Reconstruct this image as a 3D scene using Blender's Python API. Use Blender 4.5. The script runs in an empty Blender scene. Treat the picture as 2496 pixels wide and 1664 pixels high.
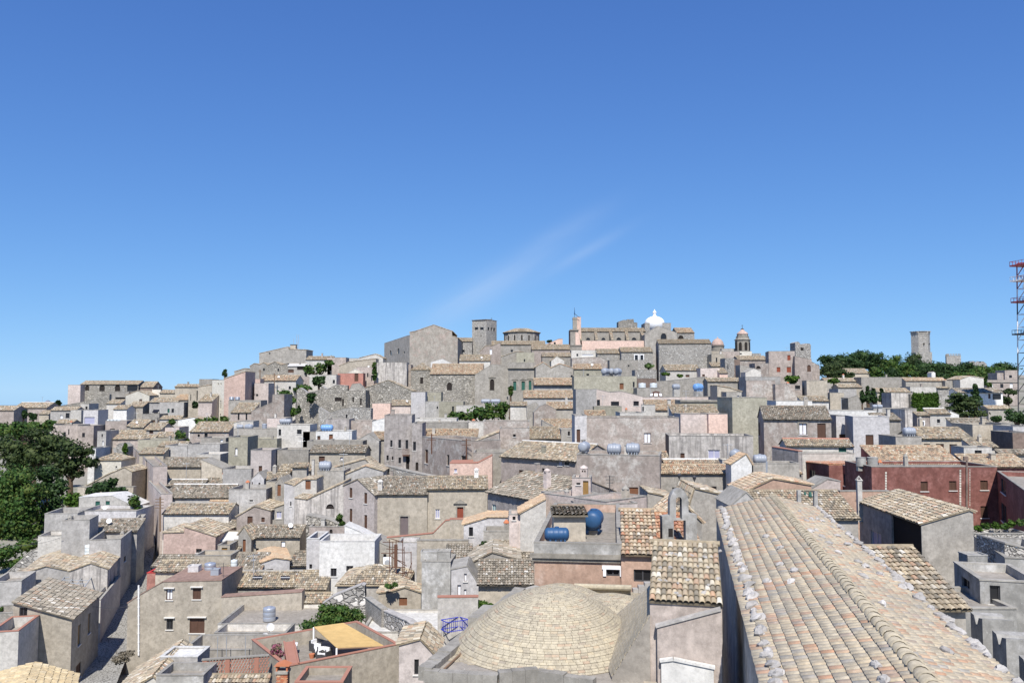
import bpy, math, random
import numpy as np
from mathutils import Vector, Matrix
random.seed(7); RNG = np.random.default_rng(7)
SC = bpy.context.scene; COL = SC.collection

# ------------------------------------------------------------------ camera, sky, sun, exposure
FPX, CX, CY, PITCH = 2000.0, 1248.0, 832.0, math.radians(3.38)
CP, SP = math.cos(PITCH), math.sin(PITCH)
cam = bpy.data.cameras.new('camera'); cam_o = bpy.data.objects.new('camera', cam); COL.objects.link(cam_o)
cam.sensor_width = 36.0; cam.lens = FPX / 2496 * 36.0
cam.clip_start = 0.5; cam.clip_end = 300000
cam_o.location = (0, 0, 0); cam_o.rotation_euler = (math.radians(90) + PITCH, 0, 0)
SC.camera = cam_o
SUN_EL, SUN_AZ = math.radians(51), math.radians(181)      # sun stands behind the camera
w = bpy.data.worlds.new('World'); SC.world = w; w.use_nodes = True
nt = w.node_tree; bgn = nt.nodes['Background']
sky = nt.nodes.new('ShaderNodeTexSky'); sky.sky_type = 'NISHITA'; sky.sun_disc = False
sky.sun_elevation = SUN_EL; sky.sun_rotation = SUN_AZ; sky.altitude = 750
sky.air_density = 0.6; sky.dust_density = 0.0; sky.ozone_density = 6.0
bgn.inputs['Strength'].default_value = 0.084
# thin cirrus streaks drifting in the sky
tc = nt.nodes.new('ShaderNodeTexCoord')
def wn(t, **k):
    n = nt.nodes.new(t)
    for a, b in k.items(): setattr(n, a, b)
    return n
sep = wn('ShaderNodeSeparateXYZ'); nt.links.new(tc.outputs['Generated'], sep.inputs[0])
def wm(op, a, b=None, c=None):
    n = wn('ShaderNodeMath', operation=op)
    for i, v in enumerate((a, b, c)):
        if v is None: continue
        if isinstance(v, (int, float)): n.inputs[i].default_value = v
        else: nt.links.new(v, n.inputs[i])
    return n.outputs[0]
ux = wm('DIVIDE', sep.outputs[0], wm('MAXIMUM', sep.outputs[1], 0.05))      # azimuth and height tangents of the view direction
uz = wm('DIVIDE', sep.outputs[2], wm('MAXIMUM', sep.outputs[1], 0.05))
al = wm('ADD', wm('MULTIPLY', ux, 0.86), wm('MULTIPLY', uz, 0.5))
ac = wm('SUBTRACT', wm('MULTIPLY', uz, 0.86), wm('MULTIPLY', ux, 0.5))
cmb = wn('ShaderNodeCombineXYZ'); nt.links.new(wm('MULTIPLY', al, 7.0), cmb.inputs[0]); nt.links.new(wm('MULTIPLY', ac, 30.0), cmb.inputs[1])
cn = wn('ShaderNodeTexNoise'); cn.inputs['Scale'].default_value = 1.0; cn.inputs['Detail'].default_value = 5; cn.inputs['Distortion'].default_value = 0.6
nt.links.new(cmb.outputs[0], cn.inputs['Vector'])
def wblob(a0, aw, c0, cw):
    a = wm('DIVIDE', wm('SUBTRACT', al, a0), aw); c = wm('DIVIDE', wm('SUBTRACT', ac, c0), cw)
    q = wm('ADD', wm('MULTIPLY', a, a), wm('MULTIPLY', c, c))
    return wm('EXPONENT', wm('MULTIPLY', q, -1.0))
bl = wm('ADD', wblob(0.035, 0.085, 0.122, 0.017), wm('MULTIPLY', wblob(0.155, 0.055, 0.100, 0.007), 0.5))
bl = wm('ADD', bl, wm('MULTIPLY', wblob(0.15, 0.06, 0.135, 0.012), 0.35))
cf = wm('MULTIPLY', bl, wm('MULTIPLY', wm('MULTIPLY_ADD', cn.outputs['Fac'], 1.3, 0.05), 0.40))
mixc = wn('ShaderNodeMix', data_type='RGBA'); nt.links.new(cf, mixc.inputs['Factor'])
sk = wn('ShaderNodeSeparateColor'); nt.links.new(sky.outputs[0], sk.inputs[0]); skc = wn('ShaderNodeCombineColor')
for i, (a_, b_) in enumerate(((1.52, 5.0), (2.2, 5.0), (3.9, 3.4))):      # film-like shoulder for a clear summer sky
    nt.links.new(wm('DIVIDE', wm('MULTIPLY', sk.outputs[i], a_), wm('ADD', wm('DIVIDE', sk.outputs[i], b_), 1.0)), skc.inputs[i])
nt.links.new(skc.outputs[0], mixc.inputs['A']); mixc.inputs['B'].default_value = (5.6, 7.0, 9.4, 1)
nt.links.new(mixc.outputs['Result'], bgn.inputs['Color'])
sl = bpy.data.lights.new('sun', 'SUN'); sl.energy = 5.0; sl.angle = math.radians(0.53); sl.color = (1.0, 0.955, 0.885)
so = bpy.data.objects.new('sun', sl); COL.objects.link(so)
sdir = Vector((math.sin(SUN_AZ) * math.cos(SUN_EL), math.cos(SUN_AZ) * math.cos(SUN_EL), math.sin(SUN_EL)))
so.rotation_euler = (-sdir).to_track_quat('-Z', 'Y').to_euler()
SC.view_settings.view_transform = 'Standard'; SC.view_settings.look = 'None'
SC.view_settings.exposure = 0.28; SC.view_settings.gamma = 1.0; SC.view_settings.use_curve_mapping = False

# ------------------------------------------------------------------ picking places: a photo pixel plus a distance gives a point of the town
def ray(px, py):
    u = (px - CX) / FPX; v = (CY - py) / FPX
    return Vector((u, CP - v * SP, SP + v * CP))
def P(px, py, D):
    d = ray(px, py); return d * (D / d.y)
def proj(p):
    dep = p.y * CP + p.z * SP
    return CX + FPX * p.x / dep, CY - FPX * (p.z * CP - p.y * SP) / dep
TAB = {200: [(1664, 50), (1520, 78), (1440, 92), (1380, 100), (1300, 112), (1200, 130), (1100, 165), (1050, 190), (1000, 240), (970, 280), (935, 310)],
       1000: [(1640, 45), (1500, 62), (1400, 75), (1300, 90), (1200, 108), (1100, 135), (1050, 155), (1000, 180), (950, 215), (900, 245), (850, 275), (800, 312)],
       2300: [(1500, 45), (1400, 55), (1300, 72), (1200, 90), (1100, 112), (1050, 130), (1000, 160), (960, 200), (920, 260), (880, 350), (855, 450)]}
def lerp_tab(t, x):
    t = sorted(t)
    if x <= t[0][0]: return t[0][1]
    for (a, b), (c, d) in zip(t, t[1:]):
        if x <= c: return b + (d - b) * (x - a) / (c - a)
    return t[-1][1]
def colmix(px):
    ks = sorted(TAB)
    if px <= ks[0]: return ks[0], ks[0], 0
    for a, b in zip(ks, ks[1:]):
        if px <= b: return a, b, (px - a) / (b - a)
    return ks[-1], ks[-1], 0
def Dt(px, py):
    a, b, f = colmix(px); return lerp_tab(TAB[a], py) * (1 - f) + lerp_tab(TAB[b], py) * f
def gz(x, y):
    """height of the hill under the town"""
    px = CX + FPX * x / max(y, 5.0); a, b, f = colmix(px); r = 0
    for k, wt in ((a, 1 - f), (b, f)):
        if wt == 0: continue
        tt = [(D, -(py - 950) / FPX * D) for py, D in TAB[k]]
        z = lerp_tab(tt, y) - 7.0 - 5.0 * min(1.0, max(0.0, (y - 110) / 90))
        m = max(D for D, _ in tt)
        if y > m + 25: z -= 0.42 * (y - m - 25)
        r += wt * z
    return r

# ------------------------------------------------------------------ objects
LABELS = {}
def tag(o, label=None, cat=None, group=None, kind=None):
    if label:
        o['label'] = label
        if not group and label in LABELS: print('DUP LABEL', label)
        LABELS[label] = 1
    if cat: o['category'] = cat
    if group: o['group'] = group
    if kind: o['kind'] = kind
    return o
def link(name, data, parent=None, mat=None):
    o = bpy.data.objects.new(name, data); COL.objects.link(o)
    if mat is not None and data is not None and not data.materials: data.materials.append(mat)
    if parent is not None: o.parent = parent
    return o
def empty(name, loc, rz, label, cat, group=None):
    o = link(name, None); o.location = loc; o.rotation_euler = (0, 0, rz); o.empty_display_size = 0.2
    return tag(o, label, cat, group)
class MB:
    """collects shapes that end up as ONE mesh object"""
    def __init__(s): s.v = []; s.f = []
    def poly(s, pts):
        n = len(s.v); s.v += [tuple(p) for p in pts]; s.f.append(tuple(range(n, n + len(pts))))
    def box(s, x0, x1, y0, y1, z0, z1): s.hexa([(x0, y0, z0), (x1, y0, z0), (x1, y1, z0), (x0, y1, z0), (x0, y0, z1), (x1, y0, z1), (x1, y1, z1), (x0, y1, z1)])
    def hexa(s, p):
        n = len(s.v); s.v += [tuple(q) for q in p]
        s.f += [tuple(n + i for i in q) for q in ((3, 2, 1, 0), (4, 5, 6, 7), (0, 1, 5, 4), (1, 2, 6, 5), (2, 3, 7, 6), (3, 0, 4, 7))]
    def obox(s, o, e, n, a0, a1, b0, b1, z0, z1):
        q = lambda a, b, z: (o[0] + e[0] * a + n[0] * b, o[1] + e[1] * a + n[1] * b, z)
        s.hexa([q(a0, b0, z0), q(a1, b0, z0), q(a1, b1, z0), q(a0, b1, z0), q(a0, b0, z1), q(a1, b0, z1), q(a1, b1, z1), q(a0, b1, z1)])
    def prism(s, pts, off):
        """polygon swept along off, closed"""
        n = len(s.v); k = len(pts); off = Vector(off)
        s.v += [tuple(p) for p in pts] + [tuple(Vector(p) + off) for p in pts]
        s.f.append(tuple(range(n + k - 1, n - 1, -1))); s.f.append(tuple(range(n + k, n + 2 * k)))
        for i in range(k):
            j = (i + 1) % k; s.f.append((n + i, n + j, n + k + j, n + k + i))
    def tube(s, a, b, r0, r1=None, seg=6, cap=True):
        a = Vector(a); b = Vector(b); r1 = r0 if r1 is None else r1; d = (b - a)
        if d.length < 1e-6: return
        d.normalize(); u = d.orthogonal().normalized(); v = d.cross(u); n = len(s.v)
        for c, r in ((a, r0), (b, r1)):
            for i in range(seg):
                t = 2 * math.pi * i / seg; s.v.append(tuple(c + (u * math.cos(t) + v * math.sin(t)) * r))
        for i in range(seg):
            j = (i + 1) % seg; s.f.append((n + i, n + j, n + seg + j, n + seg + i))
        if cap:
            s.f.append(tuple(n + i for i in range(seg - 1, -1, -1))); s.f.append(tuple(n + seg + i for i in range(seg)))
    def lathe(s, c, prof, seg=16, axis='z', cap=True, a0=0.0):
        c = Vector(c); n = len(s.v)
        for r, h in prof:
            for i in range(seg):
                t = a0 + 2 * math.pi * i / seg; x, y = r * math.cos(t), r * math.sin(t)
                p = (x, y, h) if axis == 'z' else ((h, x, y) if axis == 'x' else (y, h, x))
                s.v.append(tuple(c + Vector(p)))
        for k in range(len(prof) - 1):
            for i in range(seg):
                j = (i + 1) % seg; s.f.append((n + k * seg + i, n + k * seg + j, n + (k + 1) * seg + j, n + (k + 1) * seg + i))
        if cap:
            s.f.append(tuple(n + i for i in range(seg - 1, -1, -1))); m = n + (len(prof) - 1) * seg; s.f.append(tuple(m + i for i in range(seg)))
    def build(s, name, mat, parent=None, smooth=False):
        me = bpy.data.meshes.new(name); me.from_pydata(s.v, [], s.f); me.update()
        if smooth: me.polygons.foreach_set('use_smooth', [True] * len(me.polygons))
        return link(name, me, parent, mat)
def npmesh(name, V, quads, mat, parent=None, smooth=False):
    """mesh from numpy arrays: V (n,3), quads (m,4)"""
    me = bpy.data.meshes.new(name); n, m = len(V), len(quads)
    me.vertices.add(n); me.vertices.foreach_set('co', np.ascontiguousarray(V, dtype=np.float32).ravel())
    me.loops.add(m * 4); me.loops.foreach_set('vertex_index', np.ascontiguousarray(quads, dtype=np.int32).ravel())
    me.polygons.add(m); me.polygons.foreach_set('loop_start', np.arange(0, m * 4, 4, dtype=np.int32))
    me.polygons.foreach_set('loop_total', np.full(m, 4, dtype=np.int32))
    if smooth: me.polygons.foreach_set('use_smooth', np.ones(m, dtype=bool))
    me.update(calc_edges=True); me.validate(verbose=False)
    return link(name, me, parent, mat)

# ------------------------------------------------------------------ materials
def base_mat(name, rough=0.85, spec=0.25):
    m = bpy.data.materials.new(name); m.use_nodes = True; t = m.node_tree; b = t.nodes['Principled BSDF']
    b.inputs['Roughness'].default_value = rough; b.inputs['Specular IOR Level'].default_value = spec
    return m, t, b
def nd(t, typ, ins=None, **k):
    n = t.nodes.new(typ)
    for a, b in k.items(): setattr(n, a, b)
    for a, b in (ins or {}).items():
        if hasattr(b, 'node'): t.links.new(b, n.inputs[a])
        else: n.inputs[a].default_value = b
    return n
def ramp(t, fac, stops, interp='LINEAR'):
    r = t.nodes.new('ShaderNodeValToRGB'); t.links.new(fac, r.inputs[0]); cr = r.color_ramp; cr.interpolation = interp
    while len(cr.elements) < len(stops): cr.elements.new(0.5)
    for e, (p, c) in zip(cr.elements, stops):
        e.position = p; e.color = (c, c, c, 1) if isinstance(c, (int, float)) else (*c, 1)
    return r.outputs[0]
def mixc_(t, fac, a, b, mode='MIX'):
    n = t.nodes.new('ShaderNodeMix'); n.data_type = 'RGBA'; n.blend_type = mode
    for k, v in (('Factor', fac), ('A', a), ('B', b)):
        if hasattr(v, 'node'): t.links.new(v, n.inputs[k])
        else: n.inputs[k].default_value = v if isinstance(v, (int, float)) else (*v, 1)
    return n.outputs['Result']
def pos(t, sc=(1, 1, 1)):
    g = t.nodes.new('ShaderNodeNewGeometry'); mp = nd(t, 'ShaderNodeMapping', {'Vector': g.outputs['Position'], 'Scale': sc}); return mp.outputs[0]
def noise(t, vec, scale, detail=4, rough=0.55, dist=0.0):
    return nd(t, 'ShaderNodeTexNoise', {'Vector': vec, 'Scale': scale, 'Detail': detail, 'Roughness': rough, 'Distortion': dist}).outputs['Fac']
def bump(t, b, h, strength=0.4, dist=0.05):
    n = nd(t, 'ShaderNodeBump', {'Height': h, 'Strength': strength, 'Distance': dist}); t.links.new(n.outputs[0], b.inputs['Normal'])
def plain(name, c, rough=0.7, spec=0.3, metal=0.0, vary=0.12):
    m, t, b = base_mat(name, rough, spec); b.inputs['Metallic'].default_value = metal
    n = noise(t, pos(t), 1.7, 5)
    t.links.new(mixc_(t, n, [x * (1 - vary) for x in c], [min(1, x * (1 + vary)) for x in c]), b.inputs['Base Color']); return m
MATS = {}
def plaster(name, c, stain=0.45, patch=None, pf=0.5, blocks=False, rain=0.0):
    c = (c[0] * 0.91, c[1] * 0.90, c[2] * 0.885)
    """weathered render: broad patches, rain streaks, lichen specks; patch = a second colour where the top coat has fallen off"""
    m, t, b = base_mat(name, 0.92, 0.1)
    p1 = pos(t); oi = t.nodes.new('ShaderNodeObjectInfo')
    big = noise(t, p1, 0.32, 6, 0.62); fine = noise(t, p1, 2.6, 9, 0.75); mid = noise(t, p1, 0.95, 7, 0.7)
    stre = noise(t, pos(t, (1.3, 1.3, 0.26)), 1.0, 7, 0.72, 0.3); speck = noise(t, p1, 9.0, 3, 0.6)
    col = mixc_(t, ramp(t, big, [(0.30, 0.0), (0.70, 1.0)]), [x * 0.86 for x in c], [min(1, x * 1.14) for x in c])
    if patch is not None:
        col = mixc_(t, ramp(t, noise(t, p1, 0.55, 7, 0.66, 0.4), [(pf - 0.05, 0.0), (pf + 0.06, 1.0)]), col, patch)
    col = mixc_(t, ramp(t, fine, [(0.34, 0.85), (0.58, 0.0)]), col, [x * 0.60 for x in c])
    col = mixc_(t, ramp(t, mid, [(0.38, stain * 1.1), (0.54, 0.0)]), col, (c[0] * 0.52, c[1] * 0.52, c[2] * 0.51))
    col = mixc_(t, ramp(t, stre, [(0.34, stain * 0.7), (0.50, 0.0)]), col, (c[0] * 0.44, c[1] * 0.44, c[2] * 0.44))
    col = mixc_(t, ramp(t, mid, [(0.56, 0.0), (0.72, stain * 0.8)]), col, [min(0.85, x * 1.28 + 0.04) for x in c])
    col = mixc_(t, ramp(t, speck, [(0.66, 0.0), (0.76, 0.5)]), col, [min(0.9, x * 1.5 + 0.06) for x in c])
    if rain: col = mixc_(t, ramp(t, noise(t, pos(t, (1.9, 1.9, 0.10)), 1.0, 6, 0.7), [(0.42, rain), (0.53, 0.0)]), col, (c[0] * 0.22, c[1] * 0.22, c[2] * 0.24))
    if blocks:
        br = nd(t, 'ShaderNodeTexBrick', {'Vector': nd(t, 'ShaderNodeCombineXYZ', {'X': nd(t, 'ShaderNodeSeparateXYZ', {'Vector': p1}).outputs[0], 'Y': nd(t, 'ShaderNodeSeparateXYZ', {'Vector': p1}).outputs[2]}).outputs[0], 'Scale': 1.6, 'Mortar Size': 0.03, 'Color1': (1, 1, 1, 1), 'Color2': (0.82, 0.82, 0.82, 1), 'Mortar': (0.62, 0.62, 0.62, 1)})
        col = mixc_(t, 1.0, col, br.outputs['Color'], 'MULTIPLY')
    v = nd(t, 'ShaderNodeMapRange', {'Value': oi.outputs['Random'], 'To Min': 0.86, 'To Max': 1.12}).outputs[0]
    hs = nd(t, 'ShaderNodeHueSaturation', {'Color': col, 'Value': v}); t.links.new(hs.outputs[0], b.inputs['Base Color'])
    bump(t, b, mixc_(t, 0.5, fine, stre), 0.55, 0.05); MATS[name] = m; return m
def rubble(name, c, scale=1.9):
    """rubble masonry: uneven stones with pale and dark faces in recessed joints"""
    m, t, b = base_mat(name, 0.95, 0.1); p1 = pos(t, (1, 1, 1.5)); pw = nd(t, 'ShaderNodeVectorMath', {0: p1, 1: nd(t, 'ShaderNodeTexNoise', {'Vector': p1, 'Scale': 1.5}).outputs['Color']}, operation='ADD').outputs[0]
    ve = nd(t, 'ShaderNodeTexVoronoi', {'Vector': pw, 'Scale': scale}, feature='DISTANCE_TO_EDGE').outputs['Distance']
    vc = nd(t, 'ShaderNodeTexVoronoi', {'Vector': pw, 'Scale': scale}); sh = nd(t, 'ShaderNodeSeparateColor', {'Color': vc.outputs['Color']}).outputs[0]
    stone = ramp(t, sh, [(0.0, [x * 0.62 for x in c]), (0.5, c), (0.86, [x * 1.25 for x in c]), (1.0, [min(0.85, x * 1.85 + 0.05) for x in c])])
    jm = ramp(t, ve, [(0.02, 1.0), (0.10, 0.0)])
    col = mixc_(t, jm, stone, [x * 0.42 for x in c])
    col = mixc_(t, ramp(t, noise(t, pos(t), 0.25, 6, 0.6), [(0.4, 0.0), (0.65, 0.5)]), col, [x * 1.15 for x in c])
    t.links.new(col, b.inputs['Base Color']); bump(t, b, ramp(t, ve, [(0.0, 0.0), (0.16, 1.0)]), 0.9, 0.12); MATS[name] = m; return m
TILECOLS = {
 'old':    [(0.0, (0.21, 0.185, 0.145)), (0.16, (0.36, 0.29, 0.20)), (0.36, (0.50, 0.42, 0.30)), (0.55, (0.46, 0.36, 0.25)), (0.70, (0.58, 0.48, 0.33)), (0.82, (0.50, 0.32, 0.21)), (0.89, (0.64, 0.58, 0.47)), (0.975, (0.76, 0.71, 0.62))],
 'grey':   [(0.0, (0.15, 0.135, 0.11)), (0.20, (0.28, 0.245, 0.19)), (0.42, (0.37, 0.32, 0.25)), (0.64, (0.42, 0.37, 0.29)), (0.80, (0.38, 0.26, 0.18)), (0.88, (0.53, 0.48, 0.40)), (0.965, (0.72, 0.69, 0.62))],
 'warm':   [(0.0, (0.28, 0.22, 0.16)), (0.16, (0.48, 0.34, 0.22)), (0.36, (0.60, 0.47, 0.32)), (0.58, (0.56, 0.38, 0.25)), (0.74, (0.66, 0.55, 0.39)), (0.90, (0.54, 0.27, 0.16)), (0.96, (0.76, 0.69, 0.56))],
 'orange': [(0.0, (0.50, 0.16, 0.08)), (0.4, (0.62, 0.27, 0.14)), (0.75, (0.66, 0.36, 0.2)), (0.93, (0.70, 0.5, 0.33))],
 'new':    [(0.0, (0.58, 0.38, 0.23)), (0.5, (0.64, 0.46, 0.29)), (0.9, (0.68, 0.53, 0.36))],
 'yellow': [(0.0, (0.58, 0.45, 0.26)), (0.5, (0.65, 0.52, 0.31)), (0.9, (0.68, 0.56, 0.36))],
 'church': [(0.0, (0.38, 0.33, 0.26)), (0.10, (0.50, 0.43, 0.32)), (0.30, (0.57, 0.49, 0.36)), (0.55, (0.54, 0.45, 0.32)), (0.68, (0.61, 0.50, 0.34)), (0.78, (0.56, 0.40, 0.27)), (0.88, (0.55, 0.31, 0.19)), (0.955, (0.43, 0.39, 0.33)), (0.985, (0.40, 0.37, 0.32))],
 'paver':  [(0.0, (0.40, 0.35, 0.265)), (0.3, (0.45, 0.395, 0.295)), (0.7, (0.48, 0.42, 0.315)), (1.0, (0.43, 0.38, 0.29))],
 'brick':  [(0.0, (0.40, 0.35, 0.26)), (0.15, (0.47, 0.41, 0.30)), (0.45, (0.51, 0.45, 0.33)), (0.75, (0.49, 0.43, 0.31)), (0.90, (0.53, 0.45, 0.31)), (0.96, (0.46, 0.34, 0.24)), (0.985, (0.36, 0.31, 0.24))],
}
def tilemat(key, single=False, soft=0.0):
    nm = 'tile_' + key + ('_single' if single else '')
    if nm in MATS: return MATS[nm]
    m, t, b = base_mat(nm, 0.9, 0.12)
    if single: fac = t.nodes.new('ShaderNodeObjectInfo').outputs['Random']
    else: fac = t.nodes.new('ShaderNodeNewGeometry').outputs['Random Per Island']
    col = ramp(t, fac, TILECOLS[key], 'CONSTANT' if key not in ('church', 'brick', 'paver') else 'LINEAR')
    p1 = pos(t); n1 = noise(t, p1, 5.0, 6, 0.7); n2 = noise(t, p1, 0.22, 5, 0.6); n3 = noise(t, p1, 14.0, 3, 0.6)
    col = mixc_(t, ramp(t, n1, [(0.35, 0.55), (0.6, 0.0)]), col, (0.20, 0.175, 0.135))
    col = mixc_(t, ramp(t, n2, [(0.42, 0.0), (0.68, 0.45)]), col, (0.27, 0.245, 0.2))
    col = mixc_(t, ramp(t, n3, [(0.60, 0.0), (0.72, 0.4)]), col, (0.62, 0.58, 0.50))
    t.links.new(col, b.inputs['Base Color']); bump(t, b, n1, 0.35, 0.02); MATS[nm] = m; return m
def leafmat(name, cs):
    m, t, b = base_mat(name, 0.6, 0.2); fac = t.nodes.new('ShaderNodeNewGeometry').outputs['Random Per Island']
    col = ramp(t, fac, cs); t.links.new(col, b.inputs['Base Color'])
    tr = nd(t, 'ShaderNodeBsdfTranslucent', {'Color': col}); mx = nd(t, 'ShaderNodeMixShader', {0: 0.18, 1: b.outputs[0], 2: tr.outputs[0]})
    t.links.new(mx.outputs[0], t.nodes['Material Output'].inputs['Surface']); MATS[name] = m; return m
plaster('grey', (0.44, 0.415, 0.375)); plaster('beige', (0.55, 0.495, 0.41), 0.3); plaster('pinkgrey', (0.50, 0.435, 0.395), 0.45)
plaster('light', (0.66, 0.635, 0.59), 0.28); plaster('bluegrey', (0.50, 0.485, 0.465), 0.4); plaster('lavender', (0.62, 0.605, 0.605), 0.22)
plaster('white', (0.84, 0.835, 0.81), 0.12); plaster('cream', (0.74, 0.71, 0.625), 0.14); plaster('palepink', (0.68, 0.59, 0.545), 0.32)
plaster('pink', (0.59, 0.445, 0.385), 0.3); plaster('salmon', (0.80, 0.60, 0.51), 0.12); plaster('redpink', (0.50, 0.25, 0.205), 0.25)
plaster('red', (0.265, 0.118, 0.100), 0.4, (0.32, 0.155, 0.132), 0.52); plaster('olive', (0.43, 0.41, 0.33), 0.35)
plaster('mauve', (0.46, 0.425, 0.405), 0.5, rain=0.25); plaster('brownpatch', (0.45, 0.39, 0.35), 0.5, (0.53, 0.50, 0.455), 0.54)
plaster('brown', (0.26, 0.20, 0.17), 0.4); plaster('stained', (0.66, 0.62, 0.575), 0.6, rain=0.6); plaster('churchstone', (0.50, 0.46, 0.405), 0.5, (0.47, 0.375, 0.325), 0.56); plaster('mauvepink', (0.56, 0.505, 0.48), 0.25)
plaster('housebeige', (0.47, 0.425, 0.355), 0.3); plaster('peach', (0.56, 0.39, 0.30), 0.22, (0.60, 0.46, 0.375), 0.6)
plaster('block', (0.48, 0.455, 0.415), 0.3, blocks=True); plaster('concrete', (0.45, 0.44, 0.415), 0.55, (0.57, 0.56, 0.54), 0.56)
rubble('rubble', (0.37, 0.345, 0.30)); rubble('rubble_fine', (0.47, 0.445, 0.405), 3.2); rubble('rubble_big', (0.40, 0.38, 0.35), 1.3)
MATS['terrace'] = plaster('terrace', (0.36, 0.33, 0.29), 0.25); MATS['terrace_red'] = plaster('terrace_red', (0.37, 0.255, 0.21), 0.3)
MATS['coping'] = plaster('coping', (0.42, 0.40, 0.36), 0.4); MATS['coping_red'] = plain('coping_red', (0.38, 0.19, 0.14), 0.9, 0.1)
MATS['coping_white'] = plaster('coping_white', (0.74, 0.73, 0.70), 0.15)
MATS['glass'] = plain('glass', (0.018, 0.018, 0.02), 0.25, 0.5); MATS['void'] = plain('void', (0.035, 0.03, 0.028), 0.9, 0.05)  # void: flat near-black that paints in the unlit depth of openings
for k, c in {'shutter': (0.095, 0.052, 0.036), 'door': (0.19, 0.085, 0.045), 'redwood': (0.24, 0.062, 0.035), 'green': (0.028, 0.105, 0.082), 'teal': (0.12, 0.27, 0.28), 'ochre': (0.27, 0.16, 0.055), 'greydoor': (0.16, 0.13, 0.13)}.items():
    MATS[k] = plain(k, c, 0.6, 0.25, vary=0.25)
MATS['curtain'] = plain('curtain', (0.72, 0.73, 0.76), 0.9, 0.1); MATS['sill'] = plain('sill', (0.66, 0.64, 0.60), 0.85, 0.1)
MATS['pane_blue'] = plain('pane_blue', (0.38, 0.38, 0.50), 0.5, 0.3)
MATS['tank_grey'] = plain('tank_grey', (0.30, 0.325, 0.365), 0.42, 0.4, vary=0.1); MATS['tank_blue'] = plain('tank_blue', (0.030, 0.088, 0.195), 0.45, 0.35, vary=0.15)
MATS['tank_sky'] = plain('tank_sky', (0.16, 0.32, 0.60), 0.4, 0.4); MATS['tank_white'] = plain('tank_white', (0.62, 0.66, 0.66), 0.5, 0.3); MATS['tank_steel'] = plain('tank_steel', (0.42, 0.45, 0.50), 0.35, 0.5, 0.4)
MATS['rust'] = plain('rust', (0.13, 0.068, 0.045), 0.85, 0.2, vary=0.4); MATS['iron'] = plain('iron', (0.06, 0.06, 0.065), 0.5, 0.4); MATS['galv'] = plain('galv', (0.45, 0.47, 0.49), 0.45, 0.5, 0.3)
MATS['whitepaint'] = plain('whitepaint', (0.82, 0.82, 0.82), 0.55, 0.3, vary=0.05); MATS['bluepaint'] = plain('bluepaint', (0.035, 0.05, 0.42), 0.4, 0.4)
MATS['stone'] = plaster('stone', (0.52, 0.50, 0.48), 0.4); MATS['trim'] = plaster('trim', (0.37, 0.345, 0.30), 0.4); MATS['wood'] = plain('wood', (0.22, 0.15, 0.10), 0.8, 0.1, vary=0.3)
MATS['terracotta'] = plain('terracotta', (0.50, 0.19, 0.10), 0.85, 0.1); MATS['bark'] = plain('bark', (0.12, 0.085, 0.06), 0.95, 0.05, vary=0.35)
MATS['redroof'] = plain('redroof', (0.52, 0.055, 0.05), 0.8, 0.15); MATS['darkgreytrim'] = plain('darkgreytrim', (0.16, 0.155, 0.15), 0.9, 0.1)
leafmat('leaf_dark', [(0.0, (0.013, 0.031, 0.010)), (0.5, (0.029, 0.062, 0.018)), (1.0, (0.058, 0.104, 0.031))])
leafmat('leaf_pine', [(0.0, (0.018, 0.033, 0.010)), (0.5, (0.037, 0.060, 0.018)), (1.0, (0.075, 0.100, 0.033))])
leafmat('leaf_mid', [(0.0, (0.022, 0.051, 0.011)), (0.5, (0.051, 0.111, 0.022)), (1.0, (0.101, 0.13, 0.03))])
leafmat('leaf_ivy', [(0.0, (0.025, 0.055, 0.008)), (0.5, (0.055, 0.11, 0.014)), (1.0, (0.09, 0.16, 0.025))])
leafmat('leaf_bright', [(0.0, (0.045, 0.09, 0.02)), (0.5, (0.10, 0.16, 0.045)), (1.0, (0.17, 0.23, 0.08))])
leafmat('leaf_dry', [(0.0, (0.10, 0.085, 0.06)), (1.0, (0.22, 0.19, 0.14))]); leafmat('petal', [(0.0, (0.35, 0.05, 0.16)), (0.5, (0.10, 0.14, 0.05)), (1.0, (0.50, 0.12, 0.25))])
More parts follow.
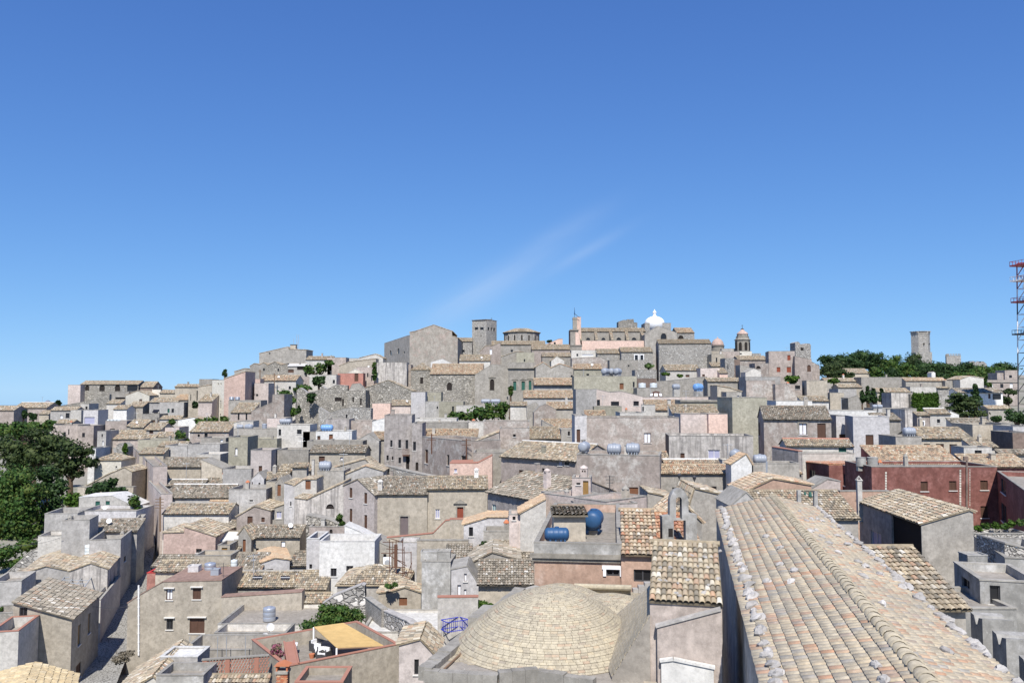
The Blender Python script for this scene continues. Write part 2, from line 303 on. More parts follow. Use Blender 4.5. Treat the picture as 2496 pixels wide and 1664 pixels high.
# ------------------------------------------------------------------ builders for buildings
RG = [0.0, 0.0, 5.6]                       # origin and scale of the photo area being described
def at(x0, y0, s=5.6): RG[:] = [x0, y0, s]
def zx(x): return RG[0] + x / RG[2]
def zy(y): return RG[1] + y / RG[2]
def topz(top, s, side):
    for (a, za), (b, zb_) in zip(top, top[1:]):
        if b - a < 1e-6: continue
        if (side > 0 and a - 1e-4 <= s < b - 1e-4) or (side < 0 and a + 1e-4 < s <= b + 1e-4): return za + (zb_ - za) * min(1.0, max(0.0, (s - a) / (b - a)))
    return top[-1][1] if side < 0 else top[0][1]
def wallpanel(mb, o, e, nin, top, zb, ops, rec):
    """a wall with real openings and their reveals; ops: (s0, z0, s1, z1, arched)"""
    pt = lambda s, z, d=0.0: (o[0] + e[0] * s + nin[0] * d, o[1] + e[1] * s + nin[1] * d, z)
    def optop(op, s):
        s0, z0, s1, z1, ar = op
        if not ar: return z1
        r = (s1 - s0) / 2; c = (s0 + s1) / 2; rr = min(r, z1 - z0)
        return z1 - rr + rr * math.sqrt(max(0.0, 1 - ((s - c) / r) ** 2))
    brk = {round(p[0], 5) for p in top}
    for op in ops:
        k = 8 if op[4] else 1
        brk |= {round(op[0] + (op[2] - op[0]) * i / k, 5) for i in range(k + 1)}
    brk = sorted(b for b in brk if top[0][0] - 1e-4 <= b <= top[-1][0] + 1e-4)
    for a, b in zip(brk, brk[1:]):
        if b - a < 1e-5: continue
        m = (a + b) / 2; ca = cb = zb
        for op in sorted((q for q in ops if q[0] < m < q[2]), key=lambda q: q[1]):
            if op[1] > ca + 1e-4: mb.poly([pt(a, ca), pt(b, cb), pt(b, op[1]), pt(a, op[1])])
            ca, cb = optop(op, a), optop(op, b)
            mb.poly([pt(a, ca), pt(b, cb), pt(b, cb, rec), pt(a, ca, rec)])
            mb.poly([pt(b, op[1]), pt(a, op[1]), pt(a, op[1], rec), pt(b, op[1], rec)])
        ta, tb = topz(top, a, 1), topz(top, b, -1)
        if max(ta - ca, tb - cb) > 1e-4: mb.poly([pt(a, ca), pt(b, cb), pt(b, max(tb, cb)), pt(a, max(ta, ca))])
    for op in ops:
        s0, z0, s1, z1, ar = op; zt = z1 - (min((s1 - s0) / 2, z1 - z0) if ar else 0)
        mb.poly([pt(s0, z0), pt(s0, zt), pt(s0, zt, rec), pt(s0, z0, rec)]); mb.poly([pt(s1, zt), pt(s1, z0), pt(s1, z0, rec), pt(s1, zt, rec)])
WT = {'d': ('window', 'glass', 'iron'), 's': ('window', 'shutter', 'shutter'), 'o': ('door', 'door', 'door'), 'r': ('window', 'redwood', 'redwood'), 'g': ('window', 'green', 'green'),
      'w': ('window', 'curtain', 'shutter'), 't': ('window', 'teal', 'sill'), 'k': ('window', 'ochre', 'ochre'), 'y': ('door', 'greydoor', 'greydoor'), 'v': ('opening', 'void', None), 'b': ('window', 'pane_blue', 'sill'), 'e': ('door', 'ochre', 'ochre')}
def windowset(root, o, e, nin, op, typ, D, rec):
    s0, z0, s1, z1, ar = op; nm, pm, fm = WT[typ[0]]
    mb = MB()
    if pm in ('shutter', 'door', 'redwood', 'green', 'greydoor', 'ochre') and s1 - s0 > 0.5:
        m = (s0 + s1) / 2
        mb.obox(o, e, nin, s0, m - 0.012, rec - 0.03, rec + 0.03, z0, z1); mb.obox(o, e, nin, m + 0.012, s1, rec - 0.03, rec + 0.03, z0, z1)
        mb.obox(o, e, nin, m - 0.012, m + 0.012, rec, rec + 0.03, z0, z1)
    else: mb.obox(o, e, nin, s0 - 0.02, s1 + 0.02, rec - 0.01, rec + 0.04, z0 - 0.02, z1 + 0.02)
    pn = mb.build(nm, MATS[pm], root)
    if fm and not ar and D < 150 and typ[0] in 'dwbst':
        f = MB(); q = min(0.07, (s1 - s0) * 0.12)
        for a, b, c, d in ((s0, s1, z0, z0 + q), (s0, s1, z1 - q, z1), (s0, s0 + q, z0 + q, z1 - q), (s1 - q, s1, z0 + q, z1 - q)):
            f.obox(o, e, nin, a, b, rec - 0.07, rec - 0.012, c, d)
        if s1 - s0 > 0.6: f.obox(o, e, nin, (s0 + s1) / 2 - q / 2, (s0 + s1) / 2 + q / 2, rec - 0.06, rec - 0.012, z0 + q, z1 - q)
        f.build('frame', MATS[fm], pn)
    if nm == 'window' and D < 210 and 'n' not in typ:
        f = MB(); f.obox(o, e, nin, s0 - 0.1, s1 + 0.1, -0.09, rec - 0.02, z0 - 0.08, z0 - 0.002); f.build('sill', MATS['sill'], pn)
    if 'L' in typ:
        f = MB(); f.obox(o, e, nin, s0 - 0.22, s1 + 0.22, -0.22, 0.0, z1 + 0.06, z1 + 0.16); f.build('lintel', MATS['sill'], pn)
    if 'f' in typ:                                       # moulded stone surround
        f = MB(); t = 0.16 if D < 200 else 0.25
        for a, b, c, d in ((s0 - t, s0 - 0.003, z0, z1), (s1 + 0.003, s1 + t, z0, z1), (s0 - t * 1.3, s1 + t * 1.3, z1 + 0.003, z1 + t * 1.2)): f.obox(o, e, nin, a, b, -0.07, -0.002, c, d)
        if 'F' in typ: f.prism([Vector((o[0] + e[0] * s - nin[0] * 0.22, o[1] + e[1] * s - nin[1] * 0.22, z)) for s, z in ((s0 - 0.5, z1 + 0.45), (s1 + 0.5, z1 + 0.45), ((s0 + s1) / 2, z1 + 1.0))], (nin[0] * 0.215, nin[1] * 0.215, 0))
        f.build('surround', MATS['trim'] if 'W' not in typ else MATS['whitepaint'], pn)
    return pn
def tiles(parent, o, eu, ev, U, V, D, key, inside=None, pitch=None, expo=None, name='roof_tiles'):
    """rows of barrel tiles on a roof plane, every tile an island of its own"""
    far = D > 165
    p = pitch or (0.30 if far else (0.25 if D > 75 else 0.22)); L = expo or (0.55 if far else (0.42 if D > 75 else 0.36))
    nseg = 2 if far else (3 if D > 80 else 5)
    nu = max(2, int(round(U / p))); p = U / nu; nv = max(1, int(round(V / L))); L = V / nv
    S, T = np.meshgrid((np.arange(nu) + 0.5) * p, np.arange(nv) * L); S = S.ravel(); T = T.ravel()
    if inside is not None:
        k = inside(S, T + L * 0.4); S, T = S[k], T[k]
    n = len(S)
    if not n: return None
    col = (S / p).astype(int); cj = RNG.normal(0, 0.010 if not far else 0.015, nu + 2)[col]
    S = S + cj + RNG.normal(0, 0.008, n); skew = RNG.normal(0, 0.014, n); lift = np.abs(RNG.normal(0, 0.010, n)); dl = RNG.normal(0, 0.018, n)
    ang = np.linspace(0, math.pi, nseg + 1); r0, r1 = 0.52 * p, 0.43 * p
    out = np.zeros((n, 2, nseg + 1, 3))
    for k, (r, tt, hh) in enumerate(((r0, T - 0.05 + dl, 0.035), (r1, T + L * 1.06 + dl, -0.012))):
        out[:, k, :, 0] = S[:, None] + (skew[:, None] if k else 0) - np.cos(ang)[None] * r
        out[:, k, :, 1] = tt[:, None]
        out[:, k, :, 2] = np.sin(ang)[None] * r * 0.82 + hh + lift[:, None]
    eu, ev = np.array(eu), np.array(ev); nn = np.cross(eu, ev); q = out.reshape(-1, 3)
    W = np.array(o)[None] + q[:, :1] * eu + q[:, 1:2] * ev + (q[:, 2:3] + 0.09) * nn
    m = nseg + 1; base = (np.arange(n) * 2 * m)[:, None]; i = np.arange(nseg)[None]
    qd = np.stack([base + i + 1, base + i, base + m + i, base + m + i + 1], -1).reshape(-1, 4)[:, ::-1]
    ob = npmesh(name, W, qd, tilemat(key), parent, smooth=D < 60); ob['kind'] = 'stuff'
    return ob
def roofplane(root, o, eu, ev, U, V, D, key, poly=None, oh=(0.12, 0.12, 0.28, 0.0), tile=True, mat=None, name='roof'):
    o, eu, ev = Vector(o), Vector(eu), Vector(ev); l, r, lo, hi = oh; nn = eu.cross(ev)
    o2 = o - eu * l - ev * lo; U2, V2 = U + l + r, V + lo + hi
    pl = poly or [(0, 0), (U2, 0), (U2, V2), (0, V2)]
    if poly: o2 = o; U2 = max(p[0] for p in poly); V2 = max(p[1] for p in poly)
    mb = MB(); mb.prism([o2 + eu * s + ev * t + nn * 0.005 for s, t in pl], nn * 0.085)
    sl_ = mb.build(name, mat or MATS['tilebase_' + key], root)
    if tile:
        ins = None
        if poly:
            def ins(S, T, pl=pl):
                ok = np.ones(len(S), bool)
                for (a, b), (c, d) in zip(pl, pl[1:] + pl[:1]): ok &= ((c - a) * (T - b) - (d - b) * (S - a)) > 0.02
                return ok
        tiles(sl_, o2, eu, ev, U2, V2, D, key, ins)
    return sl_
for k, v in TILECOLS.items():
    c = v[min(2, len(v) - 1)][1]; MATS['tilebase_' + k] = plaster('tilebase_' + k, tuple(x * 0.74 for x in c), 0.5)
HCOUNT = [0]; ALLH = []
def h(label, xl=None, xr=None, ye=None, kind='F', mat='grey', ry=None, D=None, Dr=None, yaw=0.0, dep=None, prof=None, win=(), winl=(), winr=(), tile='old', name='house', cat='house',
      t=0.36, par=0.45, notile=False, group=None, cop='coping', floor='terrace', cornice=None, roofmat=None, zb=None, ridge=None, oh=None, matl=None):
    """a building whose front face fills the given place of the photo: G ridge along the front, S lean-to falling to the front,
    P front profile carried back, F flat with parapet, H hipped"""
    if prof: xl, xr, ye = prof[0][0], prof[-1][0], prof[0][1]
    px0, px1, py = zx(xl), zx(xr), zy(ye)
    if D is None: D = Dt((px0 + px1) / 2, py)
    A = P(px0, py, D); u = (px1 - CX) / FPX
    if Dr is not None:
        X = u * (Dr * CP + A.z * SP); e = Vector((X - A.x, Dr - A.y, 0)); wd = e.length; e.normalize()
    else:
        e = Vector((math.cos(math.radians(yaw)), math.sin(math.radians(yaw)), 0))
        wd = (u * (A.y * CP + A.z * SP) - A.x) / (e.x - u * e.y * CP)
    n = Vector((-e.y, e.x, 0))
    def onplane(x, y, Q, nor):
        d = ray(zx(x), zy(y)); k = Q.dot(nor) / d.dot(nor); return d * k
    def fr(x, y):
        p = onplane(x, y, A, n); return (p - A).dot(e), p.z
    B = A + e * wd
    def solve(f, lo, hi):
        for _ in range(40):
            m = (lo + hi) / 2
            if f(m) > 0: lo = m
            else: hi = m
        return (lo + hi) / 2
    r = None; zt = A.z
    if kind in 'GSH':
        mid = A + e * (wd / 2)
        if dep: 
            r = dep / (2 if kind in 'GH' else 1); t = solve(lambda q: proj(mid + n * r + Vector((0, 0, q * r)))[1] - zy(ry), 0.05, 1.2)
        else:
            r = solve(lambda q: proj(mid + n * q + Vector((0, 0, t * q)))[1] - zy(ry), 0.5, 9.0)
            if r > 8.9: t = solve(lambda q: proj(mid + n * r + Vector((0, 0, q * r)))[1] - zy(ry), 0.1, 1.2)
        d = 2 * r if kind in 'GH' else r
    else: d = dep or (6.0 if kind == 'F' else 7.0)
    if zb is None: zb = min(gz(*(A + e * a + n * b).xy) for a in (0, wd) for b in (0, d)) - 1.0
    zb = min(zb, zt - 2.5)
    root = empty(name, (A.x, A.y, zb), math.atan2(e.y, e.x), label, cat, group); HCOUNT[0] += 1
    L = lambda z: z - zb
    if kind == 'P':
        tp = [fr(x, y) for x, y in prof]; tp[0] = (0.0, tp[0][1]); tp[-1] = (wd, tp[-1][1])
        for i in range(1, len(tp)):
            if tp[i][0] < tp[i - 1][0] + 1e-4: tp[i] = (tp[i - 1][0] + 1e-3, tp[i][1])
        wd = tp[-1][0]
        front = [(s, L(z)) for s, z in tp]; back = [(wd - s, z) for s, z in reversed(front)]
        right = [(0, front[-1][1]), (d, front[-1][1])]; left = [(0, front[0][1]), (d, front[0][1])]
    else:
        z0 = L(zt); front = [(0, z0), (wd, z0)]; z1 = z0 + (t * r if r else 0)
        if kind == 'G': right = left = [(0, z0), (r, z1), (d, z0)]; back = front
        elif kind == 'S': right = [(0, z0), (d, z1)]; left = [(0, z1), (d, z0)]; back = [(0, z1), (wd, z1)]
        else: right = left = [(0, z0), (d, z0)]; back = front
    rec = 0.16 if D < 130 else 0.22
    sides = (((0, 0), (1, 0), (0, 1), front, win), ((wd, 0), (0, 1), (-1, 0), right, winr), ((wd, d), (-1, 0), (0, -1), back, ()), ((0, d), (0, -1), (1, 0), left, winl))
    mb = MB(); mbl = MB() if matl else None
    for k, (o, ee, nn, top, ws) in enumerate(sides):
        ops = []
        for wq in ws:
            x0, y0, x1, y1, ty = wq
            if k == 0: (s0, za), (s1, zc) = fr(x0, y1), fr(x1, y0)
            elif k == 1:
                pa, pc = onplane(x0, y1, B, e), onplane(x1, y0, B, e); s0, za, s1, zc = (pa - B).dot(n), pa.z, (pc - B).dot(n), pc.z
            else:
                pa, pc = onplane(x0, y1, A, e), onplane(x1, y0, A, e); s0, za, s1, zc = d - (pa - A).dot(n), pa.z, d - (pc - A).dot(n), pc.z
            if s1 < s0: s0, s1 = s1, s0
            ml = top[-1][0]; s0 = max(0.08, min(s0, ml - 0.2)); s1 = max(s0 + 0.15, min(s1, ml - 0.08))
            tl = min([topz(top, s0, 1), topz(top, s1, -1)]) - 0.06
            za, zc = L(za), min(L(zc), tl)
            if zc - za < 0.15: continue
            ops.append((s0, za, s1, zc, 'a' in ty))
            windowset(root, o, ee, nn, ops[-1], ty, D, rec)
        wallpanel(mbl if (k == 3 and matl) else mb, o, ee, nn, top, 0.0, ops, rec)
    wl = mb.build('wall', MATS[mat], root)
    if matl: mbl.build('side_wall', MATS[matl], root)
    rm = MATS[roofmat] if roofmat else None
    c = 1 / math.sqrt(1 + t * t); s_ = t * c
    if kind in 'GS':
        roofplane(root, (0, 0, z0), (1, 0, 0), (0, c, s_), wd, r / c, D, tile, tile=not notile, mat=rm, oh=oh or (0.12, 0.12, 0.28, 0.04))
        if kind == 'G': roofplane(root, (wd, d, z0), (-1, 0, 0), (0, -c, s_), wd, r / c, D, tile, tile=False, mat=rm, oh=(0.12, 0.12, 0.28, 0.0))
        rb = MB()
        yy, zz = r, z1 + 0.10; rr = 0.11 if ridge is None else 0.17
        rb.lathe((-0.1, yy, zz), [(rr, 0), (rr * 1.05, (wd + 0.2) * 0.3), (rr * 0.95, (wd + 0.2) * 0.6), (rr, wd + 0.2)], 8, 'x'); rb.build('ridge_cap', MATS[ridge] if ridge else MATS['tilebase_' + tile], root)
    elif kind == 'H':
        i = min(r, wd * 0.48); V = r / c; cs = i / math.sqrt(i * i + (t * r) ** 2); ss = (t * r) / math.sqrt(i * i + (t * r) ** 2); Vs = math.sqrt(i * i + (t * r) ** 2)
        roofplane(root, (0, 0, z0), (1, 0, 0), (0, c, s_), wd, V, D, tile, poly=[(-0.2, -0.2), (wd + 0.2, -0.2), (wd - i, V), (i, V)])
        roofplane(root, (wd, 0, z0), (0, 1, 0), (-cs, 0, ss), d, Vs, D, tile, poly=[(-0.2, -0.2), (d + 0.2, -0.2), (r, Vs)])
        roofplane(root, (0, d, z0), (0, -1, 0), (cs, 0, ss), d, Vs, D, tile, poly=[(-0.2, -0.2), (d + 0.2, -0.2), (r, Vs)])
        roofplane(root, (wd, d, z0), (-1, 0, 0), (0, -c, s_), wd, V, D, tile, poly=[(-0.2, -0.2), (wd + 0.2, -0.2), (wd - i, V), (i, V)], tile=False)
    elif kind == 'P':
        for (a, za), (b, zc) in zip(front, front[1:]):
            if b - a < 0.25: continue
            ln = math.hypot(b - a, zc - za); cc, sn = (b - a) / ln, abs(zc - za) / ln
            kw = dict(tile=not notile, mat=(rm or (MATS[cop] if notile else None)), oh=oh or ((0.1, 0.1, 0.15, 0.0) if not notile else (0.05, 0.05, 0.04, 0.0)))
            if za <= zc: roofplane(root, (a, d, za), (0, -1, 0), (cc, 0, sn), d, ln, D, tile, **kw)
            else: roofplane(root, (b, 0, zc), (0, 1, 0), (-cc, 0, sn), d, ln, D, tile, **kw)
    else:
        th = 0.22; zf = z0 - par
        f = MB(); f.poly([(th, th, zf), (wd - th, th, zf), (wd - th, d - th, zf), (th, d - th, zf)]); f.build('roof', MATS[floor], root)
        q = MB(); o_ = 0.035
        for a0, a1, b0, b1 in ((-o_, wd + o_, -o_, th), (-o_, wd + o_, d - th, d + o_), (-o_, th, th, d - th), (wd - th, wd + o_, th, d - th)):
            q.box(a0, a1, b0, b1, z0 + 0.003, z0 + 0.07)
        q.build('coping', MATS[cop], root)
        f = MB()
        for pts in (((th, th), (wd - th, th)), ((wd - th, th), (wd - th, d - th)), ((wd - th, d - th), (th, d - th)), ((th, d - th), (th, th))):
            (a, b), (c2, d2) = pts; f.poly([(c2, d2, zf), (a, b, zf), (a, b, z0 + 0.003), (c2, d2, z0 + 0.003)])
        f.build('parapet', MATS[mat], root)
        if cornice:
            hc, oc = cornice; f = MB(); f.box(-oc, wd + oc, -oc, -0.003, z0 - hc - 0.22, z0 - hc); f.box(-oc * 0.5, wd + oc * 0.5, -oc * 0.5, -0.003, z0 - hc - 0.40, z0 - hc - 0.223); f.build('cornice', MATS['trim'], root)
    res = dict(root=root, kind=kind, label=label, mat=mat, A=A, e=e, n=n, w=wd, d=d, D=D, zb=zb, floor=(zt - par) if kind == 'F' else zt, zt=zt, t=t, r=r, roof=[o for o in root.children if o.name.startswith('roof')])
    ALLH.append(res); return res
def loc_on(hs, x, y, back):
    """world point seen at (x, y), lying `back` metres behind the front of building hs"""
    Q = hs['A'] + hs['n'] * back; d = ray(zx(x), zy(y)); return d * (Q.dot(hs['n']) / d.dot(hs['n']))
def chimney(hs, x, yb, yt, wz, style='pot', mat='light', back=2.0):
    """chimney as part of a roof"""
    p = loc_on(hs, x, yb, back); q = loc_on(hs, x, yt, back); wd = wz / RG[2] * hs['D'] / FPX; r = hs['root']
    rel = Matrix.Rotation(-r.rotation_euler.z, 3, 'Z') @ (p - Vector(r.location)); top = q.z - hs['zb']; par = hs['roof'][0] if hs['roof'] else r
    c = MB(); hw = wd / 2
    if style == 'pot':
        c.box(rel.x - hw, rel.x + hw, rel.y - hw, rel.y + hw, rel.z - 1.6, top - wd * 0.55)
        o = c.build('chimney', MATS[mat], par); k = MB()
        k.lathe((rel.x, rel.y, top - wd * 0.5), [(hw * 1.25, 0), (hw * 1.25, wd * 0.12), (hw * 0.9, wd * 0.3), (hw * 0.3, wd * 0.5)], 8); k.build('cap', MATS['sill'] if mat in ('light', 'white') else MATS[mat], o)
        v = MB(); v.box(rel.x - hw * 0.55, rel.x - hw * 0.15, rel.y - hw - 0.01, rel.y - hw + 0.01, top - wd * 0.95, top - wd * 0.7); v.box(rel.x + hw * 0.15, rel.x + hw * 0.55, rel.y - hw - 0.01, rel.y - hw + 0.01, top - wd * 0.95, top - wd * 0.7); v.build('vent', MATS['void'], o)
    elif style == 'pyr':
        c.box(rel.x - hw, rel.x + hw, rel.y - hw, rel.y + hw, rel.z - 1.6, top - wd * 1.1)
        o = c.build('chimney', MATS[mat], par); k = MB(); b = top - wd * 1.08
        k.box(rel.x - hw * 1.3, rel.x + hw * 1.3, rel.y - hw * 1.3, rel.y + hw * 1.3, b, b + 0.06)
        for sx in (-1, 1):
            for sy in (-1, 1): k.tube((rel.x + sx * hw, rel.y + sy * hw, b + 0.05), (rel.x, rel.y, top), hw * 0.22, hw * 0.1, 4)
        k.build('cap', MATS[mat], o)
    else:
        c.box(rel.x - hw, rel.x + hw, rel.y - hw, rel.y + hw, rel.z - 1.6, top); o = c.build('chimney', MATS[mat], par)
        k = MB(); k.box(rel.x - hw * 1.2, rel.x + hw * 1.2, rel.y - hw * 1.2, rel.y + hw * 1.2, top + 0.002, top + 0.08); k.build('cap', MATS['iron'] if style == 'black' else MATS['coping'], o)
# ------------------------------------------------------------------ roof tanks and other loose things
def tank(label, hs, x0, x1, yb, yt, mat='tank_grey', kind='h', rz=0.0, back=1.5, group='water tanks on the roofs', end=False):
    """lying ribbed tank (h), upright drum (v) or square cistern (c) standing on roof hs"""
    p = loc_on(hs, (x0 + x1) / 2, yb, back); D = p.y; W = (x1 - x0) / RG[2] * D / FPX; H = (yb - yt) / RG[2] * D / FPX
    fl = hs['floor']; z0 = max(p.z, fl + 0.05)
    root = empty('water_tank', (p.x, p.y, z0), rz, label, 'water tank', group)
    b = MB(); m = MATS[mat]
    if kind == 'h':
        R = H * 0.47; LN = W if not end else H * 1.55; hl = LN / 2; c = (0, 0, R + H * 0.06)
        pr = [(R * 0.02, -hl), (R * 0.55, -hl * 0.97), (R * 0.86, -hl * 0.88), (R, -hl * 0.74)]
        for k in range(4):
            a = -hl * 0.6 + hl * 0.4 * k; pr += [(R, a - hl * 0.06), (R * 0.955, a), (R, a + hl * 0.06)]
        pr += [(R, hl * 0.74), (R * 0.86, hl * 0.88), (R * 0.55, hl * 0.97), (R * 0.02, hl)]
        b.lathe(c, pr, 20, 'x'); o = b.build('body', m, root, True)
        l = MB(); l.lathe((0, 0, 2 * R + H * 0.03), [(R * 0.36, 0), (R * 0.36, H * 0.07), (R * 0.30, H * 0.09)], 14); l.build('lid', m, root)
        for k in (-0.55, -0.12, 0.3, 0.62):
            f = MB(); f.box(hl * k - hl * 0.07, hl * k + hl * 0.07, -R * 0.75, R * 0.75, 0, R * 0.55); f.build('foot', m, root)
    elif kind == 'v':
        R = W / 2; pr = [(R * 0.97, 0), (R, H * 0.04), (R, H * 0.30), (R * 0.97, H * 0.32), (R, H * 0.34), (R, H * 0.62), (R * 0.97, H * 0.64), (R, H * 0.66), (R, H * 0.9), (R * 0.9, H * 0.95), (R * 0.35, H * 0.97)]
        b.lathe((0, 0, 0), pr, 20); b.build('body', m, root, True)
        l = MB(); l.lathe((0, 0, H * 0.965), [(R * 0.34, 0), (R * 0.34, H * 0.05), (R * 0.28, H * 0.06)], 14); l.build('lid', m, root)
    elif kind == 'd':                                    # concrete drum with a flat lid
        R = W / 2; b.lathe((0, 0, 0), [(R, 0), (R, H * 0.93)], 20); b.build('body', m, root, False)
        l = MB(); l.lathe((0, 0, H * 0.932), [(R * 1.04, 0), (R * 1.04, H * 0.07)], 20); l.build('lid', m, root)
    else:
        hw = W / 2; dd = hw * 0.85; t = W * 0.06
        b.box(-hw, hw, -dd, dd, 0, H * 0.88); b.build('body', m, root)
        l = MB()
        for a0, a1, b0, b1 in ((-hw - 0.02, hw + 0.02, -dd - 0.02, -dd + t), (-hw - 0.02, hw + 0.02, dd - t, dd + 0.02), (-hw - 0.02, -hw + t, -dd + t, dd - t), (hw - t, hw + 0.02, -dd + t, dd - t)): l.box(a0, a1, b0, b1, H * 0.882, H)
        l.build('rim', m, root)
    dn = z0 - fl
    if dn > 0.02 or hs.get('slope'):
        s = MB(); R = W * 0.4
        s.box(-R, R, -R * 0.6, R * 0.6, -dn - 0.3, -0.002)
        s.build('stand', MATS['concrete'], root)
    return root
def rods(label, name, cat, bars, mat='iron', r=0.03, group=None):
    """thing made of straight bars; the first end point is its base"""
    b0 = Vector(bars[0][0]); root = None; mb = MB()
    for bar in bars: mb.tube(Vector(bar[0]) - b0, Vector(bar[1]) - b0, bar[2] if len(bar) > 2 else r, seg=5)
    o = mb.build(name, MATS[mat]); o.location = b0; return tag(o, label, cat, group)
def antenna(label, hs, x, yb, yt, back=2.0, arms=3, r=0.025, group='television aerials on the roofs'):
    p = loc_on(hs, x, yb, back); q = loc_on(hs, x, yt, back); q = Vector((p.x, p.y, q.z)); b = [(p - Vector((0, 0, 1.4)), q, r)]
    H = q.z - p.z
    for k in range(arms):
        z = q.z - 0.1 - k * H * 0.22; wd = 0.55 - 0.1 * k; b.append((Vector((p.x - wd, p.y, z)), Vector((p.x + wd, p.y + 0.1, z)), r * 0.7))
        for j in range(5): a = -wd + wd * 2 * j / 4; b.append((Vector((p.x + a, p.y - 0.2, z)), Vector((p.x + a, p.y + 0.2, z)), r * 0.5))
    return rods(label, 'aerial', 'aerial', b, 'iron', r, group)
def dish(label, hs, x, y, wz, back=1.0, rz=0.3, group='satellite dishes on the roofs'):
    p = loc_on(hs, x, y, back); R = wz / RG[2] * p.y / FPX / 2
    root = empty('satellite_dish', (p.x, p.y, p.z - R * 1.6), rz, label, 'satellite dish', group)
    b = MB(); b.lathe((0, 0, 0), [(0.02, 0.0), (R * 0.5, 0.06 * R), (R * 0.85, 0.2 * R), (R, 0.3 * R)], 16, 'y', cap=False); o = b.build('reflector', MATS['whitepaint'], root, True); o.rotation_euler = (math.radians(25), 0, math.pi); o.location = (0, 0.05, R * 1.6)
    m = MB(); m.tube((0, 0.1, -0.4), (0, 0.1, R * 1.6), 0.03); m.build('mast', MATS['galv'], root)
    a = MB(); a.tube((0, 0.05, R * 1.1), (0, -R * 0.9, R * 1.7), 0.02); a.box(-0.05, 0.05, -R * 0.95, -R * 0.8, R * 1.62, R * 1.8); a.build('feed_arm', MATS['galv'], root)
    return root
# ------------------------------------------------------------------ plants
def leafcloud(blobs, n, size, core=0.62, flat=0.0):
    """leaf-sized quads spread through the volume of several lobes, plus a ragged inner mass added to block light"""
    Vs, Qs = [], []; cnt = 0
    vol = np.array([b[3] * b[4] * b[5] for b in blobs]) ** 0.67; vol = vol / vol.sum()
    for (cx, cy, cz, rx, ry, rz), f in zip(blobs, vol):
        k = max(30, int(n * f)); d = RNG.normal(size=(k, 3)); d /= np.linalg.norm(d, axis=1)[:, None]
        ph = RNG.uniform(0, 6.28, 6)
        wob = 1 + 0.13 * np.sin(5 * d[:, 0] + ph[0]) * np.sin(4 * d[:, 1] + ph[1]) + 0.12 * np.sin(7 * d[:, 2] + ph[2] + 3 * d[:, 0]) + 0.09 * np.sin(11 * d[:, 1] + ph[3] + 6 * d[:, 2])
        rad = (1.06 - np.abs(RNG.normal(0, 0.24, k))) * wob
        c = np.array([cx, cy, cz]) + d * np.array([rx, ry, rz]) * rad[:, None]
        nrm = d * 0.8 + RNG.normal(0, 0.55, (k, 3)) + np.array([0, 0, 0.35 + flat]); nrm /= np.linalg.norm(nrm, axis=1)[:, None]
        a = np.cross(nrm, RNG.normal(size=(k, 3))); a /= np.linalg.norm(a, axis=1)[:, None]; b = np.cross(nrm, a)
        s = size * RNG.uniform(0.55, 1.3, k)[:, None]; s2 = s * RNG.uniform(0.5, 0.9, k)[:, None]
        q = np.stack([c - a * s, c - b * s2, c + a * s, c + b * s2], 1).reshape(-1, 3)
        Vs.append(q); Qs.append(np.arange(k * 4).reshape(-1, 4) + cnt); cnt += k * 4
        # unseen inner mass, added to stop light passing through the lobe
        nu, nv = 12, 7; uu = np.linspace(0, 2 * math.pi, nu, endpoint=False); vv = np.linspace(0.12, math.pi - 0.12, nv)
        g = np.array([[math.sin(v) * math.cos(u), math.sin(v) * math.sin(u), math.cos(v)] for v in vv for u in uu]); g = np.array([cx, cy, cz]) + g * np.array([rx, ry, rz]) * core * RNG.uniform(0.82, 1.08, (len(g), 1))
        qq = [(i * nu + j, i * nu + (j + 1) % nu, (i + 1) * nu + (j + 1) % nu, (i + 1) * nu + j) for i in range(nv - 1) for j in range(nu)]
        Vs.append(g); Qs.append(np.array(qq) + cnt); cnt += len(g)
    return np.concatenate(Vs), np.concatenate(Qs)
